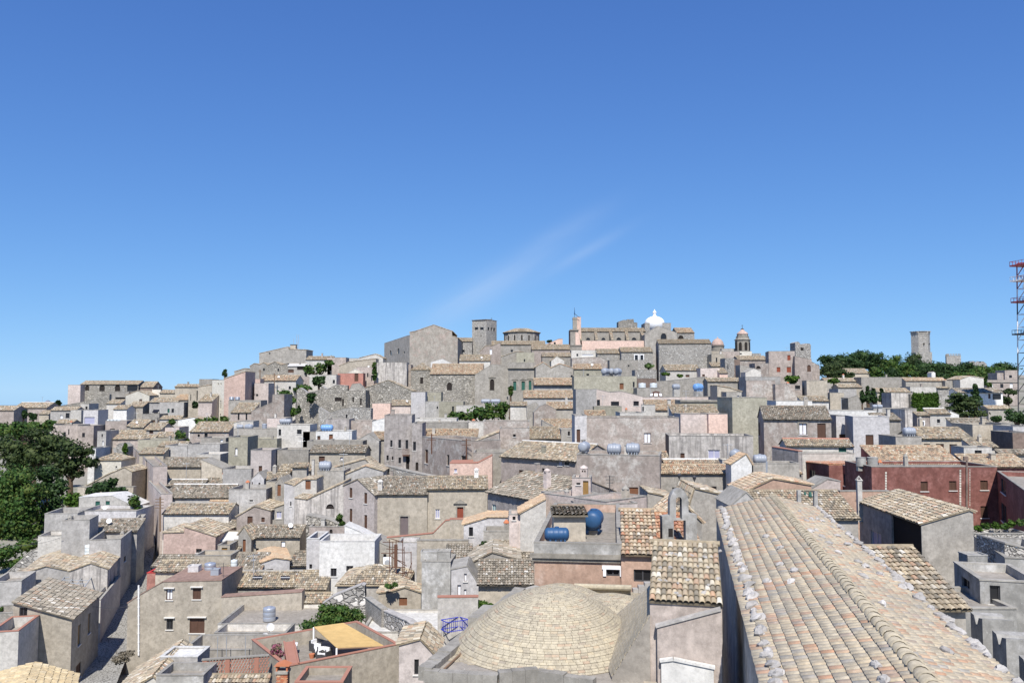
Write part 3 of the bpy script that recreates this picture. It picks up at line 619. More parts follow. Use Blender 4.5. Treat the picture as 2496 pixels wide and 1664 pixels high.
def tree(label, lobes, D, leaf='leaf_dark', n=None, size=None, base=None, name='tree', cat='tree', group=None, trunk=True, depth=0.85, crown='crown', sub=5):
    """lobes: ellipses of the crown as the photo shows them (cx, cy, rx, ry); each is broken into smaller clumps"""
    bl = []
    for (cx, cy, rx, ry) in lobes:
        c = P(zx(cx), zy(cy), D); a, b = rx / RG[2] * D / FPX, ry / RG[2] * D / FPX
        bl.append((c.x, c.y, c.z, a * 0.82, a * 0.82 * depth, b * 0.82))
        for k in range(sub):
            th = random.uniform(0, 6.28); fz = random.uniform(-0.7, 0.75); q = math.sqrt(1 - fz * fz) * 0.66; s = random.uniform(0.36, 0.5)
            bl.append((c.x + a * q * math.cos(th), c.y + a * depth * q * math.sin(th), c.z + b * fz * 0.72, a * s, a * s, b * s * random.uniform(0.8, 1.1)))
    x = sum(b[0] * b[3] for b in bl) / sum(b[3] for b in bl); y = sum(b[1] for b in bl) / len(bl); zlow = min(b[2] - b[5] for b in bl)
    g = gz(x, y) if base is None else base; g = min(g, zlow - 0.1)
    root = empty(name, (x, y, g), 0, label, cat, group)
    rl = [(b[0] - x, b[1] - y, b[2] - g, b[3], b[4], b[5]) for b in bl]
    ar = sum(b[3] * b[5] for b in bl); sz = size or max(0.10, min(0.42, D / 520)); nn = n or int(min(34000, 200 + 4.6 * ar / (sz * sz)))
    V, Q = leafcloud(rl, nn, sz); npmesh(crown, V, Q, MATS[leaf], root)
    if trunk:
        tb = MB(); top = Vector((0, 0, min(b[2] for b in rl) + 0.5 * max(b[5] for b in rl))); tr = max(0.08, 0.045 * (max(b[2] for b in rl)))
        tb.tube((0, 0, -0.6), (0, 0, top.z * 0.55), tr * 1.2, tr * 0.85, 8); tb.tube((0, 0, top.z * 0.55), top, tr * 0.85, tr * 0.45, 8)
        for b in rl[::max(1, sub)]: tb.tube(top * 0.7, (b[0] * 0.8, b[1] * 0.8, b[2]), tr * 0.5, tr * 0.15, 6)
        tb.build('trunk', MATS['bark'], root)
    return root
# ------------------------------------------------------------------ the setting: hill, sea, far hill, street
def grid_mesh(name, xs, ys, zf, mat):
    V = np.array([(x, y, zf(x, y)) for y in ys for x in xs]); nx = len(xs)
    Q = np.array([(j * nx + i, j * nx + i + 1, (j + 1) * nx + i + 1, (j + 1) * nx + i) for j in range(len(ys) - 1) for i in range(nx - 1)])
    return tag(npmesh(name, V, Q, mat, smooth=True), kind='structure')
m, t_, b_ = base_mat('ground', 0.95, 0.1)
p1 = pos(t_); c_ = mixc_(t_, ramp(t_, noise(t_, p1, 0.08, 6), [(0.4, 0.0), (0.62, 1.0)]), (0.25, 0.23, 0.20), (0.10, 0.12, 0.05))
c_ = mixc_(t_, noise(t_, p1, 1.5, 6), c_, (0.33, 0.31, 0.28)); t_.links.new(c_, b_.inputs['Base Color']); bump(t_, b_, noise(t_, p1, 1.2, 6), 0.6, 0.2); MATS['ground'] = m
def hill(x, y):
    z = gz(x, max(y, 30.0)) - 1.2; R = math.hypot(x * 0.9, y - 200)
    if R > 520: z = min(z, 10) - 0.30 * (R - 520)
    return max(z, -790)
xs = [-6000, -4000, -3000, -2000, -1400, -1000, -800] + list(range(-640, 641, 16)) + [800, 1000, 1400, 2000, 3000, 4000, 6000]
ys = [-4000, -2500, -1500, -900, -500, -200, -60] + list(range(0, 640, 10)) + [700, 800, 1000, 1400, 2000, 3000, 4500]
grid_mesh('ground', xs, ys, hill, MATS['ground'])
m, t_, b_ = base_mat('sea', 0.12, 0.5); b_.inputs['Base Color'].default_value = (0.02, 0.06, 0.12, 1); p1 = pos(t_)
bump(t_, b_, noise(t_, p1, 0.02, 4), 0.3, 3.0); MATS['sea'] = m
sm = MB(); rr = [0, 4000, 9000, 18000, 30000, 45000, 60000, 75000, 90000, 105000]
V = [(0, 0, -750)]; Fq = []
NS = 72
for r in rr[1:]:
    for i in range(NS): a = 2 * math.pi * i / NS; V.append((r * math.sin(a), r * math.cos(a), -750 - r * r / (2 * 6371000.0)))
for i in range(NS): Fq.append((0, 1 + (i + 1) % NS, 1 + i))
for k in range(len(rr) - 2):
    for i in range(NS):
        j = (i + 1) % NS; a = 1 + k * NS; Fq.append((a + i, a + j, a + NS + j, a + NS + i))
sm.v, sm.f = V, Fq; tag(sm.build('sea', MATS['sea'], None, True), kind='structure')
at(0, 880, 9.8)
mt = MB(); c0 = P(zx(1140), zy(1080), 24000); hw = 120 / 9.8 * 24000 / FPX; hh = 150 / 9.8 * 24000 / FPX; pts = []
prof_ = [(1.6, -0.6), (1.25, 0.0), (0.9, 0.36), (0.55, 0.72), (0.25, 0.94), (0.02, 1.0)]
mt.lathe((c0.x, c0.y, c0.z), [(hw * a, hh * b) for a, b in prof_], 24)
MATS['farhill'] = plain('farhill', (0.20, 0.21, 0.25), 1.0, 0.0); tag(mt.build('hills', MATS['farhill'], None, True), kind='structure')
# the street that climbs away between the houses on the left
m, t_, b_ = base_mat('cobbles', 0.9, 0.15); p1 = pos(t_)
ve = nd(t_, 'ShaderNodeTexVoronoi', {'Vector': p1, 'Scale': 3.0}, feature='DISTANCE_TO_EDGE').outputs['Distance']
c_ = mixc_(t_, ramp(t_, ve, [(0.02, 0.0), (0.12, 1.0)]), (0.13, 0.125, 0.11), mixc_(t_, noise(t_, p1, 0.4, 6), (0.27, 0.26, 0.235), (0.38, 0.37, 0.345))); t_.links.new(c_, b_.inputs['Base Color']); bump(t_, b_, ve, 0.5, 0.05); MATS['cobbles'] = m
path = [(200, 1740, 74), (240, 1660, 80), (280, 1570, 91), (322, 1440, 108), (346, 1345, 122), (352, 1270, 136), (334, 1200, 153), (313, 1140, 172), (294, 1090, 190), (270, 1062, 212)]
pp = [P(*q) for q in path]; V = []; Fq = []
for i, c in enumerate(pp):
    d = (pp[min(i + 1, len(pp) - 1)] - pp[max(i - 1, 0)]); d.z = 0; d.normalize(); s = Vector((d.y, -d.x, 0)) * 1.7; V += [tuple(c - s), tuple(c + s)]
for i in range(len(pp) - 1): Fq.append((2 * i, 2 * i + 1, 2 * i + 3, 2 * i + 2))
st = MB(); st.v, st.f = V, Fq; tag(st.build('street', MATS['cobbles']), kind='structure')

# ------------------------------------------------------------------ the town, area by area of the photo (far to near inside an area)
# --- skyline, far left
at(0, 900)
h('low stone house with mossy tiled roof at the left edge of town', -150, 190, 560, 'G', 'pinkgrey', ry=500, D=250)
h('long low house with white gable coping behind dark shrubs', 190, 635, 525, 'G', 'pinkgrey', ry=455, D=266, win=[(375, 585, 445, 640, 'va')], ridge='coping_white')
h('small tiled annexe right of the dark shrubs, far left', 535, 665, 610, 'G', 'beige', ry=565, D=252)
h('tall blank pale pink wall house at the left end of the skyline', 930, 1100, 212, 'F', 'palepink', D=302, dep=9)
h('long stone church with three arched niches on the left skyline', 1100, 1890, 205, 'G', 'rubble', ry=158, D=305, name='church', cat='church',
  win=[(1160, 215, 1218, 290, 'va'), (1355, 198, 1432, 298, 'va'), (1568, 198, 1642, 298, 'va'), (1735, 215, 1880, 300, 'd')])
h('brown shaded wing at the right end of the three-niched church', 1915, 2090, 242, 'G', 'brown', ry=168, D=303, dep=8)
h('sloping rubble garden wall under the three-niched church', kind='P', prof=[(820, 500), (1100, 450), (1220, 432), (1490, 342)], mat='rubble', D=285, dep=1.5, notile=True, name='garden_wall', cat='wall')
h('grey flat-topped house right below the three-niched church', 1495, 1760, 310, 'F', 'grey', D=292, win=[(1575, 380, 1710, 410, 'd')])
h('low tiled shed left of the cream gabled house', 1455, 1640, 470, 'S', 'light', ry=415, D=270)
h('cream gabled house on the left skyline with one small door', kind='P', prof=[(1718, 355), (1885, 292), (2040, 358)], mat='cream', D=285, dep=9, win=[(1900, 405, 1940, 460, 's')])
h('plain cream tower-like block right of the cream gable', 2075, 2195, 275, 'F', 'cream', D=292)
g1 = h('grey house with green door and solar panel below the cream gable', 2040, 2420, 450, 'G', 'bluegrey', ry=390, D=262, win=[(2285, 540, 2335, 597, 'g')])
h('tiled grey cottage directly below the cream gabled house', 1735, 1950, 512, 'G', 'grey', ry=442, D=262)
h('small white-walled tiled cottage left of centre in the far left quarter', 1550, 1730, 545, 'G', 'white', ry=492, D=256)
h('bluegrey house with one white window above the dark pines', 690, 1040, 560, 'G', 'bluegrey', ry=515, D=248, win=[(820, 625, 855, 672, 'w'), (895, 595, 950, 665, 'd')])
h('light blank block right of the bluegrey house above the pines', 965, 1110, 555, 'F', 'light', D=243)
h('narrow pale rooftop room with one window, far left', 1100, 1215, 470, 'F', 'light', D=254, win=[(1165, 505, 1195, 545, 'd')])
h('pale bluish block with zigzag roof edge, far left', 1140, 1340, 555, 'F', 'lavender', D=238, win=[(1150, 650, 1292, 740, 'b')])
h('low tiled roof between the pines and the zigzag block', 755, 985, 735, 'G', 'grey', ry=690, D=226)
h('grey house with tall narrow window just above the pines', 705, 1065, 760, 'F', 'pinkgrey', D=213, win=[(930, 815, 948, 890, 'd'), (865, 855, 900, 920, 'd')])
h('grey house with one square window just above the pines', 1065, 1280, 770, 'F', 'pinkgrey', D=211, win=[(1120, 865, 1160, 925, 'd')])
g2 = h('pinkish house with four small white drums on its roof', 1440, 1730, 705, 'F', 'pinkgrey', D=216, win=[(1500, 810, 1570, 835, 'd')])
for k, x in enumerate((1480, 1528, 1576, 1622)): tank('small white drum in the row of four on the pinkish roof', g2, x - 20, x + 20, 705, 682, 'tank_white', 'v', group='row of four white drums')
h('tiled cottage right of the house with four drums', 1730, 1955, 775, 'G', 'grey', ry=690, D=212)
h('grey flat house with brown shutters behind the four-drum house', 1935, 2175, 610, 'F', 'grey', D=237, win=[(2050, 690, 2170, 728, 's')])
h('tiled pale cottage left of the small tree on the left hillside', 2180, 2460, 680, 'G', 'light', ry=635, D=232, tile='old')
h('low tiled house with wide eave right of the four-drum house', 1970, 2195, 820, 'G', 'grey', ry=740, D=205)
h('long narrow tiled roof, upper of two parallel ones on the left', 1455, 1990, 885, 'G', 'grey', ry=835, D=200)
h('long narrow tiled roof, lower of two parallel ones on the left', 1455, 2100, 952, 'G', 'pinkgrey', ry=898, D=190)
h('tall grey wall house at the top of the climbing street', 1330, 1450, 845, 'F', 'bluegrey', D=187, win=[(1385, 880, 1405, 925, 'd'), (1392, 975, 1415, 1040, 'w')])
h('white terrace block half hidden behind the big pines', 1205, 1310, 1080, 'F', 'white', D=168)
h('cream house with hipped tile roof right of the big pines', 1290, 1655, 1240, 'H', 'cream', ry=1148, D=158, win=[(1575, 1318, 1600, 1342, 'd')])
h('curved rubble end wall hung with ivy at the street top', kind='P', prof=[(1590, 1040), (1640, 1010), (1700, 1060)], mat='rubble_fine', D=172, dep=4, notile=True)
at(0, 1120)
h('beige stepped house below the cream hipped house', kind='P', prof=[(1160, 370), (1480, 200), (1700, 105), (1795, 165)], mat='beige', D=144, dep=6, oh=(0.1, 0.1, 0.1, 0))
h('low beige garden wall at the foot of the pines', 1060, 1820, 375, 'F', 'beige', D=139, dep=1.2)
# --- houses in the lower left, left of the street
gd = h('pale house with two green doors beside the dark tree', kind='P', prof=[(1080, 515), (1530, 490), (1850, 640)], mat='light', D=127, dep=5, notile=True, win=[(1300, 565, 1365, 662, 'g'), (1440, 562, 1500, 668, 'g'), (1542, 618, 1638, 660, 'k')], cop='coping_white')
h('white low parapet terrace below the green-doored house', 1080, 1860, 700, 'F', 'lavender', D=119, dep=6)
b1 = h('large grey roofless-looking block left of the green-doored house', 610, 1060, 740, 'F', 'bluegrey', D=116, dep=6, yaw=8, par=1.0)
h('hip-tiled grey house behind the tall grey block', 1262, 1870, 985, 'S', 'bluegrey', ry=815, D=110, tile='grey', yaw=6)
h('tallest plain grey block beside the lower street', 845, 1225, 830, 'F', 'bluegrey', D=105, dep=4, yaw=12, par=0.8)
h('grey block with sunken terrace beside the lower street', 1220, 1650, 1100, 'F', 'bluegrey', D=103, dep=8, yaw=14, par=1.3, winr=[(1690, 1300, 1720, 1400, 's')])
h('pale stained block left of the tallest grey block', 520, 845, 1045, 'F', 'light', D=111, dep=4, yaw=10)
h('narrow white-edged street house beyond the sunken terrace', 1790, 1885, 880, 'F', 'light', D=112, dep=9, yaw=18)
tw = h('grey gabled house, left of the two side by side above the steel pergola', kind='P', prof=[(290, 1562), (630, 1455), (950, 1520)], mat='bluegrey', D=97, yaw=17, dep=11, tile='old')
tw2 = h('peeling white gabled house beside the shady street', kind='P', prof=[(950, 1522), (1240, 1415), (1470, 1490)], mat='stained', D=96, yaw=17, dep=11, tile='old')
tank('pale blue upright tank behind the twin gables', tw2, 1160, 1295, 1345, 1205, 'tank_white', 'v', back=9.5, group=None)
h('ruined low wall with rubble left of the grey gable', kind='P', prof=[(100, 1540), (430, 1240), (560, 1190)], mat='rubble_big', D=112, dep=1.0, notile=True, name='garden_wall', cat='wall')
at(0, 1384)
h('old tiled lean-to at the foot of the trees, lower left', 100, 280, 190, 'S', 'bluegrey', ry=20, D=98, tile='grey')
h('grey blank house at the left edge above the corner house', -120, 295, 195, 'F', 'bluegrey', D=91, yaw=14, dep=5, par=0.6)
cor = h('grey corner house with sloping tiled roof in the lower left', kind='P', prof=[(185, 470), (990, 690)], mat='housebeige', D=77, yaw=12.6, dep=9.5, tile='grey', win=[(262, 535, 375, 660, 'd')],
        winr=[(1060, 750, 1105, 1070, 'k'), (1200, 600, 1238, 905, 'k'), (1030, 1260, 1110, 1560, 's')], oh=(0.25, 0.35, 0.2, 0.1))
lw = h('grey block wall with flower pots left of the corner house', -150, 185, 625, 'F', 'block', D=80, yaw=12, dep=3)
h('pale terrace wall with pink coping under the flower pots', -150, 255, 880, 'F', 'light', D=72, yaw=12, dep=5, cop='coping_red', par=0.9)
h('dark narrow house front in the shaded street, lower left', 1250, 1375, 440, 'F', 'light', D=91, dep=12, yaw=16)
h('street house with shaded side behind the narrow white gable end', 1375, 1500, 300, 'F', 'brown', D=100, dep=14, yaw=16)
# --- skyline, left of centre
at(400, 800)
h('tan tiled house at the left start of the rising skyline', -60, 175, 885, 'G', 'beige', ry=845, D=285)
h('low tan house with wide tiled roof on the rising left skyline', 150, 480, 800, 'G', 'beige', ry=765, D=278, tile='old')
h('grey block with plant on top behind the pink gable', 480, 660, 695, 'F', 'grey', D=265)
h('tall beige house with slanting roof line left of the pink gable', kind='P', prof=[(465, 800), (655, 768)], mat='beige', D=252, dep=8)
h('narrow beige house with tall dark openings, left hillside', 335, 470, 825, 'F', 'beige', D=256, win=[(358, 900, 370, 985, 'd'), (442, 850, 460, 985, 'd')])
h('small house under a bright orange roof on the left hillside', 130, 320, 978, 'S', 'beige', ry=905, D=264, tile='new')
h('wide grey flat house with green door left of the pointed awning', -60, 270, 1010, 'F', 'bluegrey', D=255, win=[(45, 1095, 75, 1150, 'g'), (100, 1095, 135, 1150, 'd')])
h('cream house with zigzag eave left of the tall cream facade', 470, 655, 1000, 'G', 'palepink', ry=905, D=230, win=[(690, 1165, 705, 1205, 'd')])
h('tall cream facade with a drainpipe and slit windows', 658, 822, 705, 'F', 'cream', D=238, Dr=233, dep=5, win=[(730, 745, 745, 772, 'd'), (768, 745, 782, 772, 'd'), (685, 985, 705, 1060, 'd'), (762, 985, 780, 1095, 'd'), (684, 1160, 702, 1205, 'd'), (760, 1165, 776, 1197, 'd')])
h('tall dusky pink blank gable house on the left hillside', kind='P', prof=[(822, 690), (1108, 592)], mat='pink', D=233, dep=9)
h('rubble house with low ridge between skyline gables', kind='P', prof=[(960, 592), (1100, 550), (1172, 556)], mat='grey', D=290, dep=7)
h('stone house with two steep gables under the skyline fort', kind='P', prof=[(1172, 520), (1232, 480), (1300, 500), (1360, 470), (1412, 505)], mat='grey', D=287, dep=7, win=[(1350, 545, 1375, 580, 'd')])
h('rubble gabled house with white ridge under the skyline fort', kind='P', prof=[(1412, 505), (1512, 457), (1590, 500), (1690, 480)], mat='rubble', D=285, dep=7, win=[(1550, 550, 1570, 585, 'd')])
ft = h('fort-like grey house with chimney on the left-centre skyline', kind='P', prof=[(1300, 345), (1690, 255), (1702, 285), (1940, 296)], mat='grey', D=302, dep=10, win=[(1435, 330, 1450, 355, 'd')])
chimney(ft, 1768, 290, 225, 75, 'black', 'beige', 2)
h('white-walled tiled house with vines right of the skyline fort', 1935, 2290, 430, 'G', 'light', ry=385, D=288)
h('shaded porch house with corrugated white awning on the hillside', 1690, 1930, 515, 'S', 'grey', ry=480, D=280, notile=True, roofmat='coping_white', win=[(1690, 560, 1770, 605, 's'), (1815, 510, 1925, 568, 'v')])
h('pale wall house left of the big pine on the hillside', 1985, 2352, 635, 'F', 'light', D=262, win=[(2302, 703, 2332, 752, 'd')])
h('plain wall below the shaded porch house', 1800, 2100, 660, 'F', 'pinkgrey', D=268)
h('dusky pink flat wall right of the tall pink gable', 1115, 1312, 690, 'F', 'pink', D=246)
h('pale pink block with dish and one square window', 1235, 1425, 750, 'F', 'palepink', D=239, win=[(1255, 895, 1285, 925, 'd'), (1205, 890, 1216, 920, 'd')])
h('pale house under reddish tiles between two tall poles', 1312, 1800, 715, 'G', 'light', ry=645, D=250, tile='warm', win=[(1700, 790, 1732, 832, 'd'), (1425, 785, 1447, 852, 'd')])
dr = h('grey terrace house with two squat drums below the pink gable', 880, 1320, 985, 'F', 'grey', D=223)
tank('squat pale drum, left of the pair below the pink gable', dr, 890, 958, 975, 935, 'tank_steel', 'v', group=None); tank('squat pale drum, right of the pair below the pink gable', dr, 968, 1035, 975, 935, 'tank_steel', 'v', group=None)
h('brownish house with broad tiled lean-to and tall shutters on the hillside', 912, 1195, 1150, 'S', 'pinkgrey', ry=1020, D=214, win=[(1005, 1158, 1030, 1250, 'd'), (1112, 1155, 1136, 1257, 'd')])
h('tall brownish blank gable block on the left hillside', kind='P', prof=[(1190, 1132), (1476, 1012), (1480, 905), (1636, 905)], mat='brownpatch', D=213, dep=8, notile=True)
h('pale pink low block in front of the brownish gable', 1405, 1660, 1225, 'F', 'palepink', D=193)
# --- left middle, right of the street
at(320, 1000)
h('long pinkish street front beside the climbing street', 20, 300, 500, 'F', 'palepink', D=186, Dr=139, dep=2.2, win=[(75, 800, 95, 930, 's'), (185, 680, 215, 790, 'd')])
h('lower pinkish street front at the street bend', 235, 405, 960, 'F', 'palepink', D=141, Dr=123, dep=1.6)
h('tiled cottage left of the small hillside tree', -10, 165, 232, 'G', 'grey', ry=140, D=206)
h('low tiled cottage with a dark loft opening, left hillside', 205, 405, 266, 'G', 'grey', ry=172, D=200, win=[(245, 275, 300, 318, 's')])
h('wide-eaved tiled cottage left of the small green tree', 312, 600, 365, 'G', 'grey', ry=298, D=192, win=[(370, 372, 420, 388, 'd')])
h('pale pink wall house above the small green tree', 430, 655, 232, 'F', 'palepink', D=202)
h('white gabled awning hut on the left hillside', kind='P', prof=[(640, 130), (850, 92), (1010, 130)], mat='white', D=222, dep=4, tile='old')
h('olive parapet wall house at the head of the street', 90, 640, 400, 'F', 'olive', D=182)
h('long narrow tiled house right of the olive parapet', 372, 742, 487, 'G', 'bluegrey', ry=430, D=172)
h('bluegrey blank house in the left centre', 462, 765, 480, 'F', 'bluegrey', D=163)
h('small pale-tiled lean-to by the street front', 110, 440, 592, 'S', 'beige', ry=515, D=160)
h('ruinous stone house with long tiled roof, left centre', 800, 1330, 292, 'G', 'brownpatch', ry=160, D=185, win=[(998, 310, 1042, 372, 'd'), (905, 325, 935, 365, 'd')])
h('grey box house with white-framed window, left centre', 950, 1290, 378, 'F', 'grey', D=170, win=[(1213, 395, 1250, 485, 'w'), (1125, 478, 1148, 512, 'd')])
h('low pale terrace strip left of the olive tower house', 770, 1210, 462, 'F', 'bluegrey', D=163)
h('pale wall with white coping and small drum, left centre', 890, 1215, 600, 'F', 'light', D=155, cop='coping_white')
ot = h('olive tower-like house with one bright narrow window', 1330, 1590, 365, 'F', 'olive', D=149, win=[(1412, 510, 1450, 612, 'w')])
bt = h('grey terrace with two lying tanks and a drum, left centre', 1400, 1995, 250, 'F', 'grey', D=170)
tank('grey lying tank, left one of the terrace pair, left centre', bt, 1438, 1528, 255, 195, 'tank_grey', rz=0.2, group=None); tank('grey lying tank, right one of the terrace pair, left centre', bt, 1545, 1665, 268, 188, 'tank_grey', rz=-0.5, group=None)
tank('blue-grey upright drum right of the terrace tank pair', bt, 1788, 1848, 248, 178, 'tank_grey', 'v', group=None)
h('pale gable end behind the terrace tank pair', kind='P', prof=[(1400, 170), (1500, 145), (1665, 150)], mat='light', D=176, dep=4, notile=True)
h('olive strip wall below the terrace tank pair', 1590, 1990, 390, 'F', 'olive', D=158)
tb = h('tall whitish block with lying tank above the white house', 1992, 2440, 197, 'F', 'light', D=161, win=[(2010, 255, 2046, 342, 'd'), (2262, 260, 2326, 322, 'd')])
tank('grey lying tank on the tall whitish block', tb, 2022, 2185, 188, 115, 'tank_grey', group=None)
h('pinkish house with wide stained parapet, left centre', 1632, 1912, 545, 'F', 'mauvepink', D=140, win=[(1738, 755, 1787, 835, 's')])
h('grey house with broken arch under its parapet', 1995, 2420, 540, 'F', 'grey', D=143, win=[(1928, 745, 1982, 826, 's')])
h('bluegrey low house left of the stained parapet', 1250, 1640, 800, 'F', 'bluegrey', D=139)
h('long beige house with sagging tiled roof near the street', 362, 950, 772, 'G', 'beige', ry=650, D=146, tile='grey')
h('beige house with falling roof line in the left centre', kind='P', prof=[(960, 672), (1245, 795)], mat='beige', D=144, dep=5, notile=True)
h('long tiled roof with white ridge, upper left of three', 432, 975, 1030, 'G', 'bluegrey', ry=950, D=140, tile='grey', ridge='coping_white')
h('short tiled roof with white ridge, right of the upper long one', 982, 1250, 1000, 'G', 'bluegrey', ry=905, D=142, tile='grey', ridge='coping_white')
h('long tiled roof with wavy white ridge, middle of three', 440, 1330, 1192, 'G', 'bluegrey', ry=1018, D=126, tile='grey', ridge='coping_white')
h('white gabled sliver house with a narrow door, left centre', kind='P', prof=[(1640, 940), (1740, 842), (1812, 932)], mat='lavender', D=128, dep=4, notile=True, win=[(1735, 985, 1762, 1075, 'd'), (1645, 975, 1660, 1070, 's')])
h('tiled roof stepping down right of the white gabled sliver', 1790, 2110, 942, 'G', 'grey', ry=848, D=129, tile='old')
h('broad tiled roof below the broken arch house', 2010, 2440, 825, 'G', 'grey', ry=742, D=134, tile='old')
h('beige wall strip between two small gables, left centre', 1842, 1992, 972, 'F', 'beige', D=124)
h('small gabled house with a tall brown door, left centre', kind='P', prof=[(1968, 992), (2030, 920), (2092, 1002)], mat='grey', D=122, dep=5, win=[(1993, 1010, 2042, 1165, 'o')], notile=True)
h('bluegrey house with flat stained parapet below the white gabled sliver', 1332, 1842, 1078, 'F', 'bluegrey', D=121, win=[(1615, 1218, 1662, 1242, 'd')])
h('long tiled roof above the street, lowest of three', 436, 1330, 1410, 'G', 'light', ry=1272, D=117, tile='old', ridge='coping')
h('roof patch of fresh orange tiles right of the lowest long roof', 1010, 1445, 1332, 'S', 'light', ry=1232, D=121, tile='new')
tv = h('lavender house with narrow windows left of the mauve gable', kind='P', prof=[(2088, 990), (2225, 1022), (2360, 958)], mat='lavender', D=116, dep=6, win=[(2235, 1245, 2263, 1377, 'd'), (2168, 1240, 2186, 1302, 'd'), (2222, 1395, 2262, 1460, 'd')])
at(320, 1230)
g3 = h('grey gabled house with two brown windows, left centre', kind='P', prof=[(1440, 162), (1682, 22), (1900, 82)], mat='pinkgrey', D=115, dep=7, win=[(1583, 155, 1657, 257, 's'), (1775, 170, 1822, 237, 's')], tile='old')
h('grey house with single framed window right of two brown windows', kind='P', prof=[(1895, 62), (2086, -5)], mat='grey', D=116, dep=7, win=[(1978, 90, 2052, 186, 'b')])
h('tiled house with grey eave beside the white drainpipe', 1610, 2300, 442, 'G', 'beige', ry=285, D=106, tile='grey', win=[(2040, 495, 2105, 580, 'w'), (1700, 590, 1740, 635, 'd')])
h('small grey gable end with a tall brown door', kind='P', prof=[(1462, 405), (1540, 300), (1640, 462)], mat='grey', D=105, dep=3, win=[(1520, 470, 1563, 642, 'o')])
h('long tiled roof behind the dusty pink house', 890, 1435, 312, 'S', 'light', ry=215, D=116, tile='grey')
h('white sheet lean-to right of the dusty pink house', 1130, 1455, 490, 'S', 'lavender', ry=368, D=109, notile=True, roofmat='coping_white')
pk = h('dusty pink house with one dark window beside the street', kind='P', prof=[(440, 385), (718, 375), (726, 300), (1152, 432)], mat='pink', D=107, dep=7, tile='old', win=[(883, 598, 962, 652, 'd')])
h('tiny ochre hut with a door right of the dusty pink house', 1180, 1345, 550, 'F', 'beige', D=102, dep=3, win=[(1233, 583, 1312, 684, 'e')])
h('narrow tiled roof right of the ochre hut', 1322, 1460, 642, 'S', 'beige', ry=490, D=104, tile='grey')
h('beige retaining wall below the ochre hut', 862, 1357, 692, 'F', 'beige', D=97, dep=3)
h('tiled roof with chimney pots below the dusty pink house', 290, 842, 835, 'S', 'light', ry=690, D=97, tile='grey')
h('pale humped roof above the red terrace', 330, 822, 905, 'S', 'beige', ry=762, D=93, tile='old')
sk0 = h('tiled roof with dormer window above the skylight roof', 1275, 1762, 908, 'S', 'grey', ry=660, D=96, tile='grey')
ob = h('lavender gabled house under a smooth orange roof', kind='P', prof=[(1780, 790), (1962, 727), (2162, 752)], mat='lavender', D=97, yaw=20, dep=7, tile='new', win=[(1842, 870, 1935, 900, 's')])
h('stained wall with iron door beside the orange-roofed gable', 2160, 2420, 830, 'S', 'grey', ry=640, D=99, tile='grey')
h('red-walled roof terrace behind the four-window house', 215, 640, 930, 'F', 'redpink', D=94, dep=5, floor='redroof', cop='redroof', par=0.9)
sky_h = h('tiled roof with two dark skylights above the long wall', 1262, 2250, 1118, 'S', 'grey', ry=915, D=91, tile='old', ridge='coping')
fw = h('beige four-window house beside the street, lower left', kind='P', prof=[(-48, 1340), (110, 1235), (430, 1052), (1232, 1032)], mat='housebeige', D=86, dep=6.5, notile=True, cop='terrace_red',
  win=[(475, 1145, 566, 1297, 'wL'), (838, 1130, 952, 1287, 'sL'), (478, 1548, 570, 1700, 'dL'), (793, 1542, 1002, 1748, 'sL')])
lwall = h('long beige wall house right of the four-window house', kind='P', prof=[(1232, 1262), (2330, 1190)], mat='housebeige', D=85, dep=1.2, notile=True, cop='terrace_red')
at(660, 1384)
h('low tiled roof with red eave right of the skylight roof', 345, 748, 290, 'S', 'beige', ry=45, D=88, tile='old')
h('small beige tiled shed above the leafy shrub', 410, 790, 470, 'S', 'beige', ry=345, D=86, tile='old')
# --- centre skyline
at(800, 740)
h('pale flat house under aerials left of the great church', 240, 440, 745, 'F', 'light', D=296)
h('pinkish flat block on the skyline left of the great church', -10, 242, 735, 'F', 'pinkgrey', D=288)
h('pale gabled house left of the great church', kind='P', prof=[(430, 742), (650, 687), (748, 742)], mat='light', D=292, dep=8)
h('long slanting tiled house below the skyline aerials', kind='P', prof=[(150, 850), (290, 795), (650, 752)], mat='beige', D=282, dep=6)
h('pinkish wall house right of the red terrace', 385, 625, 865, 'F', 'pinkgrey', D=274, win=[(530, 945, 548, 1000, 'd'), (585, 975, 600, 1055, 'd')])
h('great stone church with broad gable on the centre skyline', kind='P', prof=[(1112, 392), (1190, 378), (1440, 292), (1690, 377), (1694, 442), (1768, 466)], mat='churchstone', D=292, dep=26, name='church', cat='church', tile='old')
h('shaded nave wall of the great church with pointed windows', kind='P', prof=[(766, 541), (1085, 436), (1112, 432)], mat='grey', D=322, Dr=293, dep=5, notile=True, cop='coping_white', win=[(838, 632, 866, 705, 'da'), (944, 605, 972, 685, 'da'), (1028, 648, 1046, 682, 'd')], name='church_nave', cat='church')
h('square stone bell tower with small square windows on the skyline', 1965, 2160, 232, 'G', 'rubble_fine', D=322, yaw=-34.7, dep=6.8, ry=231, t=0.3, name='bell_tower', cat='tower', win=[(2000, 320, 2046, 357, 'd'), (2072, 320, 2121, 357, 'd'), (2078, 430, 2090, 450, 'd')], winr=[(2178, 322, 2202, 362, 'd'), (2220, 328, 2241, 368, 'd'), (2256, 335, 2279, 377, 'd')])
h('stone range between the great church and the bell tower', 1770, 1962, 517, 'G', 'rubble_fine', ry=470, D=318, win=[(1830, 630, 1862, 662, 'd')])
h('pinkish gabled house under the bell tower', kind='P', prof=[(2070, 652), (2150, 580), (2235, 575), (2352, 530)], mat='pinkgrey', D=302, dep=6, win=[(2205, 620, 2236, 690, 'w')])
h('wide pale tiled roof below the bell tower', 1790, 2210, 782, 'S', 'light', ry=700, D=285)
